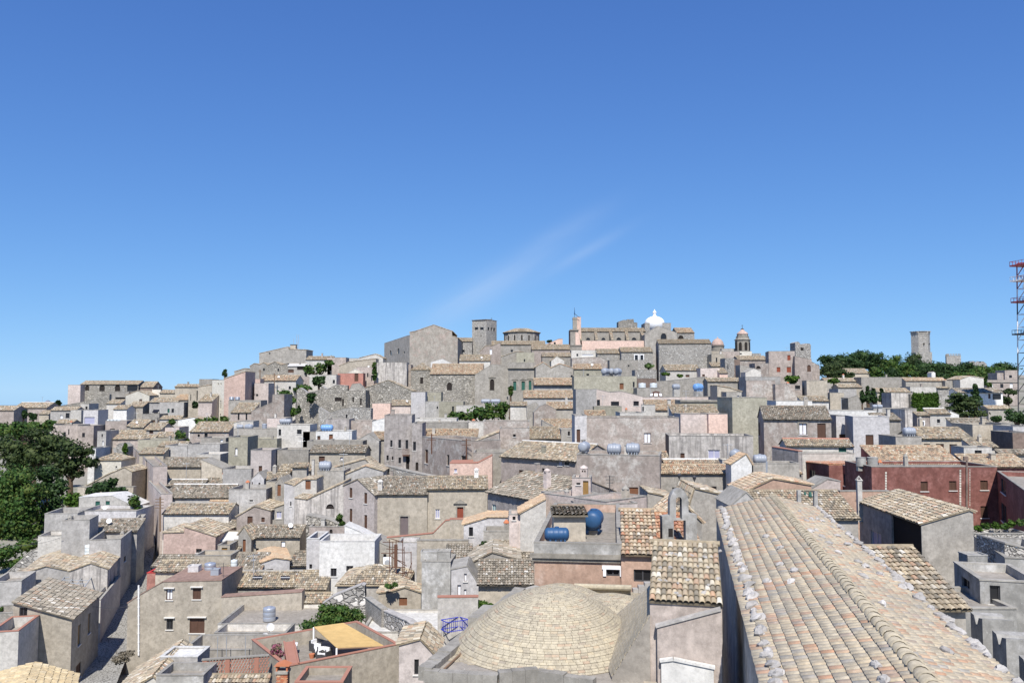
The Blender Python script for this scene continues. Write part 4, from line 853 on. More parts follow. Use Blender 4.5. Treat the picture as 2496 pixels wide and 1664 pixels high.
h('white low gable house in front of the great church', kind='P', prof=[(1400, 800), (1560, 755), (1690, 818)], mat='white', D=280, dep=4, notile=True, cop='coping_white')
h('weathered flat wall house with patched plaster, centre skyline', 665, 1072, 802, 'F', 'stained', D=262, dep=6)
h('narrow brown house strip right of the patched plaster wall', 1075, 1130, 832, 'F', 'brownpatch', D=266)
h('rubble house with hipped roof and deep window, centre hill', 1128, 1395, 905, 'H', 'rubble', ry=812, D=264, win=[(1255, 1005, 1296, 1092, 'v')])
h('long rubble church body with arched hole in its wall', 1390, 2105, 962, 'G', 'rubble', ry=825, D=256, win=[(1620, 1075, 1690, 1182, 'va')], name='church', cat='church', tile='warm')
h('grey church facade with pedimented niche window', kind='P', prof=[(2002, 972), (2232, 828), (2330, 835), (2458, 862)], mat='grey', D=253, dep=3, notile=True, win=[(2208, 1030, 2266, 1182, 'vafF')], name='church', cat='church')
h('red terrace house with dark door on the centre hill', 130, 478, 950, 'F', 'redpink', D=268, dep=4, win=[(358, 953, 412, 1060, 's')])
h('white hipped garden room above the red terrace', kind='P', prof=[(265, 945), (370, 895), (472, 945)], mat='cream', D=273, dep=4, notile=True, cop='coping_white')
h('rubble house with long falling tiled roof, centre hill', kind='P', prof=[(500, 1152), (820, 1047), (1150, 1192)], mat='rubble', D=240, dep=8, tile='old')
h('rounded grey gable among the ruins, centre hill', kind='P', prof=[(285, 1182), (330, 1097), (420, 1087), (512, 1182)], mat='grey', D=236, dep=2, notile=True)
h('ruined stone house front with two tall openings', 262, 512, 1190, 'F', 'rubble', D=233, win=[(330, 1275, 352, 1342, 'v'), (434, 1290, 457, 1382, 'v')])
h('ruined shell of a house overgrown with ivy, centre hill', kind='P', prof=[(-430, 1186), (-380, 1151), (-350, 1166), (-280, 1216), (-110, 1176), (-80, 1126), (-20, 1166), (112, 1106), (265, 1120)], mat='rubble', D=236, dep=2, notile=True, win=[(90, 1280, 185, 1330, 'v'), (190, 1300, 215, 1400, 'v')], cop='stone', name='ruin', cat='ruin')
h('broken sloping ruin wall in front of the ruined shell', kind='P', prof=[(-130, 1420), (0, 1500), (180, 1440), (290, 1420), (585, 1432)], mat='rubble_fine', D=206, dep=3, notile=True, win=[(238, 1510, 264, 1568, 'd')], name='ruin', cat='ruin')
h('salmon low wall house with pale pillar, centre', 600, 848, 1360, 'F', 'salmon', D=222)
h('pale pink house with small tiled roof, centre', 848, 1125, 1388, 'S', 'palepink', ry=1322, D=224)
h('tall pale lavender blank block, centre', 1132, 1326, 1205, 'F', 'lavender', D=220, dep=5)
h('olive-grey blank block right of the lavender block', 1332, 1542, 1206, 'F', 'olive', D=226)
h('bluegrey low house below the olive-grey block', 1328, 1512, 1336, 'F', 'bluegrey', D=214, win=[(1480, 1400, 1500, 1435, 'd')])
h('olive low house below the long rubble church', 1512, 1846, 1336, 'F', 'olive', D=213, win=[(1690, 1400, 1716, 1472, 'd')])
tk = h('pale terrace house with lying tanks below the church facade', 1745, 2400, 1392, 'F', 'light', D=207)
tank('grey lying tank, left of three behind the central tree', tk, 2085, 2215, 1362, 1302, group=None, back=3); tank('grey lying tank, right of the ones behind the central tree', tk, 2215, 2352, 1362, 1302, group=None, back=3)
# --- church quarter on the skyline
at(1200, 740)
h('wide tiled roof under the round apse', -10, 722, 560, 'S', 'grey', ry=512, D=314)
h('grey house with one small window under the round apse', 100, 345, 578, 'F', 'grey', D=303, win=[(250, 628, 283, 657, 'd')])
h('small salmon pink gable left of the pink church', kind='P', prof=[(730, 557), (905, 482), (960, 480)], mat='salmon', D=324, dep=5, notile=True, cop='coping_red', win=[(765, 530, 802, 552, 'd'), (840, 525, 866, 554, 'd')])
h('long house with tiled roof left of the pink church', 540, 1062, 627, 'G', 'pinkgrey', ry=560, D=304)
h('tiled cottage with slanting roof under the long skyline house', kind='P', prof=[(130, 722), (325, 655), (420, 660)], mat='grey', D=290, dep=6)
h('olive block house with one slit window, upper centre', 330, 572, 665, 'F', 'olive', D=286, win=[(430, 755, 449, 792, 'd')])
h('tiled cottage left of the light-walled terrace under the pink church', 680, 1072, 722, 'G', 'grey', ry=675, D=286)
cc = h('pale gabled cottage left of the cone chimney', kind='P', prof=[(805, 778), (880, 715), (982, 772)], mat='light', D=279, dep=7)
h('light-walled terrace house under the pink church', 1078, 1432, 636, 'F', 'light', D=301, win=[(1148, 682, 1172, 717, 'd'), (1225, 690, 1380, 715, 'w')])
h('low stone house with white eave under the pink church', 1430, 1765, 682, 'G', 'rubble_fine', ry=622, D=297, tile='old')
h('stone house with two framed windows under the pink church', 1762, 2192, 660, 'G', 'rubble_fine', ry=598, D=293, win=[(1945, 700, 1987, 767, 'dfW'), (2020, 700, 2060, 767, 'dfW')], tile='old')
h('brownish weathered house below the light terrace', kind='P', prof=[(1085, 745), (1480, 727), (1600, 800)], mat='brownpatch', D=276, dep=6, notile=True)
h('grey house with boxy loft below the stone houses', 1600, 1992, 770, 'F', 'grey', D=268, win=[(1850, 835, 1872, 857, 'd')])
gp = h('grey palazzo with green shutters and heavy cornice', 215, 592, 805, 'F', 'grey', D=246, dep=9, cornice=(1.5, 0.55), win=[(285, 1060, 327, 1182, 'gnfF'), (400, 1060, 444, 1180, 'gnfF'), (498, 1050, 533, 1180, 'gnfF')])
h('grey double-gabled wall house right of the palazzo', kind='P', prof=[(592, 862), (692, 802), (802, 878), (920, 822), (1112, 886)], mat='grey', D=239, dep=8, win=[(1070, 975, 1098, 1004, 'd')], tile='warm')
h('olive low house with small windows behind the three tanks', 1115, 1500, 893, 'S', 'olive', ry=828, D=238, win=[(1285, 955, 1322, 980, 'd')], tile='warm')
h('rubble walled house right of the three tanks', 1948, 2242, 905, 'F', 'rubble_fine', D=226)
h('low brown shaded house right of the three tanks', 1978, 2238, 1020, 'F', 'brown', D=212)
ol = h('olive terrace house carrying three grey tanks', 1115, 1972, 990, 'F', 'olive', D=203, dep=7, win=[(1738, 1085, 1792, 1167, 'o'), (1918, 1065, 1942, 1142, 'd')])
tank('grey round tank, left of the three on the olive terrace', ol, 1486, 1605, 972, 882, end=True, rz=1.0, group=None); tank('grey round tank, middle of the three on the olive terrace', ol, 1598, 1660, 970, 885, end=True, rz=1.2, back=3, group=None); tank('grey round tank, right of the three on the olive terrace', ol, 1650, 1770, 972, 882, end=True, rz=1.0, group=None)
wt = h('low terrace with two white tanks right of the olive terrace', 1975, 2300, 1150, 'F', 'grey', D=196)
tank('white upright tank, left of two in the upper centre', wt, 1995, 2096, 1146, 1082, 'tank_white', 'v', group=None); tank('white upright tank, right of two in the upper centre', wt, 2150, 2250, 1146, 1082, 'tank_white', 'v', group=None)
h('tiled house with dark eave band right of the palm', 570, 1115, 1102, 'G', 'bluegrey', ry=1020, D=219, tile='warm', oh=(0.1, 0.1, 0.7, 0.05))
h('long tiled house with row of rafter ends, centre', 430, 1130, 1287, 'G', 'bluegrey', ry=1190, D=199, tile='warm')
h('tiled cottage right of the central tree', 245, 472, 1392, 'G', 'light', ry=1345, D=189)
h('grey gable wall right of the tiled cottage by the tree', kind='P', prof=[(470, 1402), (590, 1340), (640, 1400)], mat='grey', D=187, dep=5, notile=True)
h('stained brownish gable wall, upper centre', kind='P', prof=[(566, 1480), (640, 1405), (725, 1370), (872, 1440)], mat='brownpatch', D=181, dep=6, notile=True)
h('red-tiled roof right of the stained brownish gable', 750, 1138, 1432, 'S', 'grey', ry=1347, D=184, tile='warm')
lv = h('tall blank lavender-grey wall house, centre', 1140, 1422, 1168, 'F', 'bluegrey', D=162, dep=8)
# --- right of the dome
at(1600, 740)
h('beige annexe with shelf roof under the pink dome', 752, 906, 645, 'F', 'beige', D=290)
h('bluegrey flat roof wall between pink dome and bell tower', 890, 1112, 615, 'F', 'bluegrey', D=308)
h('pinkish low wall house right of the big rubble block', 905, 1135, 652, 'F', 'pinkgrey', D=296)
h('cream house with a small dark window under the bell tower', 1130, 1302, 650, 'F', 'cream', D=296, win=[(1138, 673, 1165, 692, 'd')])
h('small crenellated stone block right of the bell tower', 1310, 1425, 680, 'F', 'rubble_fine', D=300)
h('beige house with open loggia right of the rubble block', 752, 930, 690, 'F', 'beige', D=282, win=[(812, 735, 830, 797, 'd')])
h('small tiled roof right of the big rubble block', 755, 925, 855, 'S', 'beige', ry=805, D=270)
h('tiled house below the cream house on the right skyline', 1120, 1520, 768, 'G', 'brownpatch', ry=715, D=278)
h('tall rough stone stack house in the upper right', 935, 1062, 745, 'F', 'rubble_fine', D=258, win=[(970, 825, 982, 890, 'd')])
h('dark narrow house in a gap, upper right', 1062, 1142, 760, 'F', 'brown', D=266)
h('weathered house with a half-round arch, upper right', 1345, 1532, 815, 'F', 'brownpatch', D=247, win=[(1360, 850, 1425, 890, 'va')])
h('grey gable wall left of the half-round arch', kind='P', prof=[(1140, 838), (1325, 888)], mat='grey', D=244, dep=5, notile=True)
h('pale gabled terrace with railing below the half-round arch', kind='P', prof=[(1215, 937), (1332, 882), (1426, 922)], mat='light', D=235, dep=5, notile=True)
bp = h('big pinkish-grey house with three maroon shutters on the right skyline', 1532, 1888, 650, 'F', 'pinkgrey', D=252, yaw=-10, dep=8, win=[(1788, 700, 1830, 772, 'rn'), (1643, 865, 1692, 932, 'r'), (1780, 862, 1837, 937, 'r')])
h('pinkish house with arched doorway on the right skyline', kind='P', prof=[(1888, 715), (2118, 762)], mat='pinkgrey', D=248, dep=7, yaw=-10, notile=True, win=[(2058, 835, 2107, 928, 'sa')])
h('brownish low house left of the hilltop trees', kind='P', prof=[(2118, 792), (2225, 850)], mat='brownpatch', D=256, dep=6, notile=True)
h('ruined tower stump with holes on the right skyline', kind='P', prof=[(1895, 535), (1925, 520), (1950, 530), (1962, 555), (2005, 570), (2030, 545), (2090, 548), (2106, 570)], mat='rubble_fine', D=262, dep=5, notile=True, cop='stone', win=[(1968, 600, 2008, 640, 'v')], name='ruined_tower', cat='tower')
h('long house with dark shutter in front of the big rubble block', 128, 600, 912, 'G', 'light', ry=838, D=250, win=[(398, 968, 452, 1002, 's')])
h('pale pink flat house with a small dark shutter, upper right', 600, 862, 880, 'F', 'palepink', D=245, win=[(626, 963, 662, 995, 's')])
h('small salmon house under brown tiles, upper right', 860, 972, 948, 'G', 'salmon', ry=880, D=243)
h('grey sloping wall with wooden hut, upper right', kind='P', prof=[(-10, 1062), (155, 1052), (692, 995)], mat='grey', D=222, dep=4, notile=True)
h('long grey house with thin tiled strip, upper right', 698, 1182, 1062, 'G', 'grey', ry=1017, D=207)
h('stained brown wall house with reddish patches, right', 1225, 1622, 1047, 'F', 'brownpatch', D=188, win=[(1380, 1330, 1462, 1397, 's')])
h('stained brown wall house with corner window, right', 1622, 1982, 1100, 'F', 'brownpatch', D=186, win=[(1893, 1115, 1962, 1167, 'd')])
h('beige blank block right of the stained brown walls', 2050, 2332, 1050, 'F', 'beige', D=183, yaw=-10)
h('light-grey wall terrace with a bush, upper right', 1215, 1690, 1000, 'F', 'bluegrey', D=200)
h('tiled roof left of the white terrace, right', 1982, 2352, 1330, 'S', 'light', ry=1267, D=164)
h('white terrace wall behind the brown gabled house', 1632, 2125, 1328, 'F', 'white', D=148)
cl = h('cluttered roof terrace with grey cylinders, upper right', 205, 830, 1270, 'F', 'palepink', D=176)
tank('ribbed grey cylinder, left on the cluttered terrace', cl, 105 + 110, 320, 1172, 1097, group=None, back=5, rz=0.3); tank('pale round tank, right on the cluttered terrace', cl, 497, 642, 1192, 1092, 'tank_sky', group=None, back=4, rz=0.6)
h('slanting tiled roof right of the cluttered terrace', kind='P', prof=[(830, 1120), (1000, 1150), (1158, 1203)], mat='beige', D=168, dep=6)
h('grey house with tall white shutters at the lane, right', 955, 1162, 1207, 'F', 'grey', D=164, win=[(1105, 1250, 1128, 1350, 'w'), (1135, 1260, 1152, 1350, 'w')])
# --- castle hill and right edge
at(2000, 740, 4.742)
h('beige tiled house among the hilltop trees, left', 320, 575, 805, 'G', 'beige', ry=752, D=330)
h('tiled cottage with small palm at the right skyline', 60, 470, 900, 'G', 'grey', ry=862, D=282)
h('long grey wall house under the hilltop trees', 470, 985, 850, 'F', 'grey', D=278)
h('low tiled house below the long grey wall, right', 210, 480, 968, 'G', 'beige', ry=930, D=240)
h('grey house with reddish strip of tiles, right skyline', 985, 1460, 892, 'S', 'grey', ry=858, D=264, tile='warm')
h('white hut among hilltop trees, right', kind='P', prof=[(1283, 800), (1305, 785), (1328, 800)], mat='white', D=300, dep=3, notile=True)
h('long grey garden wall house, far right', 1440, 1712, 890, 'F', 'grey', D=262)
h('pale gabled house right of the long garden wall', kind='P', prof=[(1612, 876), (1722, 836), (1885, 862)], mat='light', D=258, dep=8)
h('stately pinkish house with three windows at the right edge', 1930, 2290, 882, 'F', 'pinkgrey', D=298, cornice=(0.6, 0.3), win=[(1968, 930, 1997, 967, 'w'), (2078, 925, 2112, 972, 'd'), (2190, 922, 2224, 972, 'w')])
h('top storey block of the stately house, right edge', 2130, 2285, 770, 'F', 'pinkgrey', D=306, win=[(2180, 825, 2212, 858, 'd')])
h('small top storey left of the stately top block', 2040, 2128, 800, 'F', 'pinkgrey', D=307)
h('pale house with tiles behind the cypress cluster, right', 655, 1038, 1022, 'G', 'beige', ry=980, D=217)
h('pale terrace house with glass hut, far right', 1035, 1350, 960, 'F', 'light', D=232)
h('bluegrey blank house right of the stained brown walls, far right', 205, 415, 985, 'F', 'bluegrey', D=206)
h('small beige block left of the cypress cluster', 108, 272, 1030, 'F', 'beige', D=196)
h('grey gable wall left of the cypress cluster', kind='P', prof=[(320, 1092), (425, 1058), (470, 1160)], mat='grey', D=184, dep=4, notile=True)
h('stained whitish block left of the ivy-covered wall', 818, 1072, 1032, 'F', 'stained', D=189, dep=5)
iv = h('house wall completely covered with ivy, right', 1040, 1352, 1046, 'F', 'olive', D=188, dep=4)
h('narrow stone house right of the ivy wall', 1352, 1482, 975, 'S', 'rubble_fine', ry=965, D=190)
h('white house with large dark window under long tiled roof, right', 1592, 2105, 1028, 'G', 'white', ry=980, D=226, win=[(1940, 1040, 1966, 1097, 's'), (1990, 1040, 2086, 1107, 'd')], tile='grey')
h('grey house with flat roof below the cypress cluster', 655, 1110, 1212, 'F', 'grey', D=162)
g9 = h('low white terrace with two grey tanks, right', 80, 640, 1236, 'F', 'white', D=146)
tank('small grey tank, left of two near the cypress cluster', g9, 600, 655, 1210, 1165, group=None, back=5); tank('small grey tank, right of two near the cypress cluster', g9, 655, 715, 1210, 1165, group=None, back=5)
h('grey tiled lean-to right of the white terrace', 640, 925, 1345, 'S', 'grey', ry=1270, D=138, tile='grey')
h('narrow pale house with pipes right of the tiled lean-to', 975, 1060, 1225, 'F', 'stained', D=142)
h('small ruinous tiled house below the ivy wall', 1115, 1260, 1290, 'G', 'brownpatch', ry=1258, D=150, win=[(1160, 1362, 1192, 1408, 'dfW')])
h('grey low tiled house below the big pine, right', 1940, 2210, 1215, 'G', 'grey', ry=1180, D=205)
# --- centre middle ground
at(720, 960)
h('small white house with blue lying tank on its roof', 280, 772, 508, 'F', 'white', D=160, dep=5, win=[(298, 570, 342, 642, 's'), (458, 550, 512, 640, 'o')])
at(720, 960)
wh = h('grey side block of the small white house', 105, 282, 515, 'F', 'grey', D=161, dep=5)
tank('bright blue lying tank above the small white house', wh, 345, 515, 508, 418, 'tank_sky', group=None, back=2.5)
h('mauve stained wall behind the bright blue tank', 415, 735, 345, 'F', 'mauve', D=184)
h('brown-grey wall house right of the mauve stained wall', 735, 1048, 362, 'F', 'brownpatch', D=186)
h('white gable wall left of the tall mauve house', kind='P', prof=[(1050, 378), (1216, 330)], mat='white', D=176, dep=4, notile=True, cop='coping_white')
h('tiled roof strip left of the tall mauve house', 1040, 1215, 618, 'S', 'grey', ry=520, D=152, tile='warm')
h('dark grey gabled house in shade left of the mauve house', kind='P', prof=[(865, 622), (1000, 540), (1142, 640)], mat='bluegrey', D=150, dep=6, notile=True)
h('long tiled house with brown shutter below the small white house', 200, 952, 800, 'G', 'housebeige', ry=705, D=136, tile='grey', win=[(320, 848, 402, 930, 's'), (610, 862, 648, 905, 'w')])
h('grey parapet between the small white house and its tiled neighbour', 160, 920, 645, 'F', 'grey', D=146, dep=4)
mv = h('tall mauve house with balcony and arched doors, centre', 1216, 1592, 292, 'F', 'mauve', D=141, dep=8, yaw=3, win=[(1295, 628, 1326, 722, 'd'), (1406, 622, 1442, 737, 'd'), (1503, 625, 1541, 747, 'd'), (1243, 835, 1274, 907, 'd'), (1316, 850, 1337, 902, 'd'), (1408, 865, 1442, 947, 'd'), (1510, 850, 1556, 1030, 'va')])
h('narrow mauve house with arched doorway right of the balcony', 1592, 1732, 402, 'F', 'mauve', D=139, dep=6, win=[(1606, 650, 1647, 772, 'd'), (1640, 930, 1680, 1045, 'va')])
h('pale wall strip right of the tall mauve house', 1645, 2200, 335, 'F', 'light', D=178)
h('pinkish-brown stained house with tall shutter, centre', 1732, 2345, 582, 'F', 'brownpatch', D=136, Dr=124, dep=6, win=[(1768, 760, 1810, 942, 's'), (2066, 830, 2100, 972, 'd'), (2263, 845, 2327, 922, 'd')])
h('grey wall house above the pinkish-brown one', 1620, 2352, 390, 'F', 'grey', D=166)
rt = h('red-tiled roof above the pinkish-brown house', 1745, 2480, 640, 'S', 'grey', ry=485, D=143, tile='warm')
h('old stone garden wall curving below the mauve house', kind='P', prof=[(1040, 958), (1300, 1000), (1600, 1075), (1900, 1130)], mat='rubble_fine', D=126, Dr=116, dep=1, notile=True, name='garden_wall', cat='wall')
h('tiled roof falling left below the grey gabled house', kind='P', prof=[(520, 1010), (950, 890), (1050, 985)], mat='grey', D=128, dep=5)
h('pale tiled roof left of the old curving garden wall', kind='P', prof=[(680, 1100), (960, 985), (1200, 1055)], mat='bluegrey', D=119, dep=6, tile='old')
tk2 = h('grey block carrying a grey-blue lying tank, left of centre', 298, 660, 1052, 'F', 'grey', D=118, dep=5)
tank('grey-blue lying tank on the grey block left of centre', tk2, 322, 492, 1048, 918, group=None)
h('tiled corner roof left of the tank block', -40, 155, 1000, 'S', 'grey', ry=950, D=124)
h('small house with red-brown door under the tank block', kind='P', prof=[(-10, 1250), (110, 1170), (290, 1165)], mat='light', D=114, dep=4, win=[(136, 1180, 210, 1300, 'o')], tile='old')
h('long pale tiled roof left of the mauve-pink gable', kind='P', prof=[(-10, 1420), (160, 1440), (660, 1210)], mat='stained', D=110, dep=5, win=[(418, 1500, 530, 1568, 'va')])
at(720, 1160)
gb = h('mauve-pink gabled house with four slim windows', kind='P', prof=[(660, 132), (852, 48), (1080, 260)], mat='mauvepink', D=110, Dr=107, dep=7, tile='grey', win=[(738, 160, 777, 293, 's'), (938, 228, 980, 372, 's'), (738, 445, 777, 622, 's'), (938, 530, 980, 713, 's')])
lg = h('long beige house with weathered grey door, centre', 1082, 1800, 250, 'G', 'beige', ry=15, D=107.5, tile='grey', win=[(1430, 548, 1542, 805, 'ynf')])
chimney(lg, 1158, 235, 45, 62, 'pot', 'light', 1.0)
lg2 = h('greybeige house with carved stone doorway, centre', 1800, 2622, 178, 'G', 'beige', ry=8, D=108, tile='old', yaw=3, win=[(1908, 450, 1972, 577, 'b'), (2208, 420, 2292, 582, 'rnfF')])
h('crumbling stone wall with weeds left of the mauve-pink gable', kind='P', prof=[(150, 540), (280, 560), (460, 600), (660, 690)], mat='rubble', D=104, dep=2, notile=True, name='garden_wall', cat='wall')
h('crumbling pinkish house below the weedy stone wall', 190, 670, 690, 'F', 'pinkgrey', D=102, dep=3, win=[(465, 725, 508, 800, 'va')])
h('white annexe with sloping top against the mauve-pink gable', kind='P', prof=[(672, 672), (868, 752), (1082, 862)], mat='white', D=96, dep=2.5, notile=True, cop='coping_white', win=[(958, 930, 994, 988, 'd')])
wb = h('white block house with two louvred windows, centre', 330, 1082, 890, 'F', 'white', D=90, dep=4.5, cop='coping_white', par=0.9, win=[(480, 1255, 563, 1367, 'd'), (694, 1222, 789, 1300, 'd')])
h('white side wing with pipe left of the louvred windows', 155, 330, 855, 'F', 'lavender', D=92, dep=4.5, cop='coping_white', par=0.7, win=[(190, 1200, 228, 1262, 'd')])
h('beige terrace wall with red coping before the long beige house', kind='P', prof=[(1250, 842), (1880, 782), (2050, 610), (2400, 575)], mat='beige', D=95, dep=0.5, notile=True, cop='coping_red', name='terrace_wall', cat='wall')
h('grey house side under the red coped terrace', kind='P', prof=[(1085, 880), (1290, 965), (1400, 965)], mat='grey', D=93, dep=4, notile=True, win=[(1200, 1060, 1242, 1220, 'd')])
lp = h('lavender painted wall behind the rusty scaffold', 1400, 1658, 905, 'F', 'lavender', D=88, dep=3)
h('pale wall with ragged coping behind the cisterns', 1660, 2360, 880, 'F', 'beige', D=86, dep=0.6, name='garden_wall', cat='wall')
h('hipped tiled roof below the white louvred house', 570, 1500, 1490, 'H', 'grey', ry=1215, D=82, tile='old')
ct = h('concrete stair tower with two square cisterns', 1725, 2118, 1165, 'F', 'concrete', D=77, dep=3.5, yaw=-4)
tank('square concrete cistern, left of the pair on the stair tower', ct, 1722, 1945, 1150, 1012, 'concrete', 'c', group=None); tank('square concrete cistern, right of the pair on the stair tower', ct, 1948, 2118, 1150, 1005, 'concrete', 'c', group=None)
at(1100, 1180)
h('tiled gable roof behind the leafy tuft, centre', kind='P', prof=[(240, 1095), (560, 932), (920, 1030)], mat='grey', D=76, dep=7, notile=False, tile='grey')
h('hip-tiled house right of the cisterns', -90, 250, 1120, 'S', 'grey', ry=830, D=79, tile='grey')
h('broad tiled lean-to left of the peach house', 620, 1140, 1025, 'S', 'grey', ry=730, D=79, tile='grey')
h('pale lavender gable with white curtains below the cisterns', kind='P', prof=[(0, 1165), (215, 1120), (372, 1370)], mat='lavender', D=72, dep=4, notile=True, win=[(175, 1215, 212, 1322, 'w'), (83, 1370, 133, 1545, 'w'), (173, 1430, 207, 1532, 'w')])
rf = h('tiled roof with protruding rafters left of the peach house', 372, 1135, 1345, 'S', 'beige', ry=1042, D=69, tile='grey', oh=(0.15, 0.0, 0.45, 0.05))
h('pale courtyard wall with thin red coping left of the dome', -185, 365, 1545, 'F', 'light', D=64, dep=0.5, yaw=3, cop='coping_red', name='courtyard_wall', cat='wall')
h('low white house with dark doorway, centre', kind='P', prof=[(170, 556), (500, 456), (772, 455)], mat='lavender', D=87, dep=4, win=[(240, 583, 298, 708, 'd')], tile='new')
h('pinkish tool shed with tiny window, centre', 790, 948, 412, 'F', 'palepink', D=80.5, dep=3, win=[(836, 436, 877, 487, 'd')])
h('bright gable house under an orange lean-to roof, centre', kind='P', prof=[(942, 398), (1292, 207)], mat='light', D=80, dep=4, tile='new')
h('grey courtyard wall below the orange lean-to', 440, 915, 642, 'F', 'grey', D=82, dep=3)
h('beige wall house left of the low white house', -20, 530, 480, 'F', 'beige', D=93, dep=1, cop='coping_red', name='terrace_wall', cat='wall')
at(1100, 1000)
h('shaded wall house above the rafters roof, upper centre', 440, 1070, 148, 'F', 'brownpatch', D=152)
h('pale low house left of the upper red roofs, centre', -20, 440, 165, 'F', 'light', D=168)
h('stained house with one tiny window, centre', 662, 1067, 242, 'F', 'brownpatch', D=139, win=[(843, 325, 880, 362, 'd')])
h('stained sloping gable left of the tiny window', kind='P', prof=[(285, 450), (390, 402), (655, 297)], mat='brownpatch', D=131, dep=6, tile='old')
h('low grey lean-to with plastic porch, centre', 300, 935, 575, 'F', 'grey', D=119, win=[(835, 455, 915, 520, 'w'), (310, 465, 455, 560, 'w')])
h('red-tiled roof high in the centre, left of the large stained house', 1248, 1672, 262, 'S', 'grey', ry=125, D=151, tile='warm')
h('grey sloping gable under the high red tiles', kind='P', prof=[(1240, 142), (1492, 272)], mat='grey', D=146, dep=4, notile=True)
h('hip-tiled house left of the large stained house', 1075, 1490, 388, 'G', 'grey', ry=232, D=140, tile='old', win=[(1500, 300, 1540, 380, 'd')])
h('bracket-roofed house with a bush left of the large stained house', 1500, 1690, 262, 'F', 'grey', D=139, win=[(1590, 285, 1620, 345, 'd')])
mr = h('broad tiled house with dark rafter row, centre', 682, 1705, 622, 'G', 'pinkgrey', ry=448, D=116, Dr=108, tile='old', win=[(923, 815, 992, 917, 's'), (1093, 830, 1152, 942, 'd'), (1238, 790, 1272, 852, 'd'), (1458, 690, 1512, 752, 'b'), (1550, 690, 1608, 747, 'd'), (1433, 925, 1492, 1002, 'd')], oh=(0.1, 0.1, 0.45, 0.05), ridge='coping_white')
chimney(mr, 1265, 620, 490, 45, 'box', 'olive', 1.5)
sa = h('salmon pink house with red copings, centre', kind='P', prof=[(-20, 722), (360, 720), (560, 615)], mat='salmon', D=117, dep=5, notile=True, cop='coping_red', win=[(38, 795, 80, 847, 'b')])
h('low salmon terrace wedge left of the salmon house', kind='P', prof=[(-490, 1090), (-190, 1050), (-20, 1020)], mat='salmon', D=118.5, dep=3, notile=True, cop='coping_red')
br = h('broad shaggy tiled roof house with teal window, centre', 500, 1290, 1105, 'G', 'mauve', ry=885, D=99, Dr=90, tile='grey', win=[(553, 1285, 607, 1412, 't')], oh=(0.1, 0.1, 0.4, 0.05))
chimney(lg2, 342, 965, 785, 58, 'pot', 'white', 3.0)
pt = h('pinkish terrace house, left face with red shutter', 1228, 1668, 1105, 'F', 'mauvepink', D=88, Dr=80, dep=5, par=0.8, win=[(1292, 1320 + 180, 1372, 1522 + 180, 'r')])
h('pinkish terrace house, right face below the roof hut', 1668, 2012, 1182, 'F', 'palepink', D=80.3, Dr=83, dep=4, par=0.8)
hut = h('small pinkish roof hut with ochre door', 1648, 1902, 920, 'F', 'palepink', D=83.5, dep=3, win=[(1798, 960, 1872, 1158, 'en'), (1708, 985, 1762, 1014, 'd')], matl='mauvepink', yaw=-8)
chimney(br, 1310, 1110, 790, 70, 'pot', 'palepink', 2.5); chimney(hut, 1810, 900, 745, 95, 'pot', 'palepink', 2.0)
# --- centre right
at(1380, 880)
h('pale pink upper house with dark windows, right of centre', kind='P', prof=[(410, 382), (600, 425), (760, 412), (1042, 482)], mat='palepink', D=170, dep=6, notile=True, win=[(420, 525, 462, 610, 'd'), (612, 550, 722, 617, 'd'), (918, 545, 992, 607, 'd')])
h('low pale pink wall carrying the glass dome', 1040, 1562, 490, 'F', 'palepink', D=174, dep=5)
h('tiled roof behind the dark chimney, right of centre', 1108, 1600, 668, 'S', 'light', ry=538, D=158, tile='warm')
h('grey terrace parapet under the pale pink upper house', 378, 760, 618, 'F', 'olive', D=160)
gb2 = h('light boxy roof room left of the dark-topped chimney', 1030, 1216, 598, 'F', 'light', D=150, dep=4, yaw=-8, win=[(1040, 620, 1060, 685, 'd')])
h('olive wall house with dentil eave, right of centre', 1570, 2092, 535, 'F', 'olive', D=152, cornice=(0.05, 0.25))
h('olive rounded corner house at the lane, right of centre', 2062, 2266, 492, 'F', 'olive', D=147, Dr=139, dep=6)
h('broad tiled roof above the pale pink blank wall', 1452, 2082, 712, 'S', 'light', ry=602, D=141, tile='old')
h('tiled patch on the large stained house', 268, 545, 758, 'S', 'light', ry=682, D=130, tile='warm')
h('white terrace parapet behind the large stained house', 735, 1040, 702, 'F', 'light', D=136)
h('pale lavender-pink blank wall, right of centre', 1560, 1942, 722, 'F', 'palepink', D=129, dep=5)
h('pale pink crumbling wall at the lane, right of centre', 1942, 2202, 722, 'F', 'salmon', D=128, dep=5)
h('bluish end strip of the large stained house', 118, 282, 742, 'F', 'lavender', D=121.6, dep=6, win=[(143, 930, 192, 1112, 's')])
big = h('large stained brown-grey house with one curtained window, centre', 282, 1540, 772, 'F', 'brownpatch', D=121.5, dep=8, win=[(1063, 980, 1157, 1117, 'w')])
stw = h('long whitish wall with black rain streaks, right of centre', 1402, 2552, 1018, 'F', 'stained', D=112, dep=6, yaw=-6, win=[(1560, 1255, 1617, 1342, 's'), (1938, 1210, 2102, 1332, 'b')], matl='brown')  # brown left side: the shade of that narrow face is put into its colour
h('sloping tile strip between the stained walls', 1280, 1402, 1340, 'S', 'grey', ry=1240, D=104, tile='warm')
at(1380, 1080)
rb_ = h('long tiled roof with white mortar ridge, right of centre', 1352, 2100, 296, 'S', 'light', ry=232, D=102, tile='warm', ridge='coping_white')
g4 = h('grey-pink house with two big grey tanks, centre', 142, 1276, 155, 'F', 'brownpatch', D=97, Dr=95, dep=7, par=0.3, win=[(843, 600, 982, 707, 'o')])
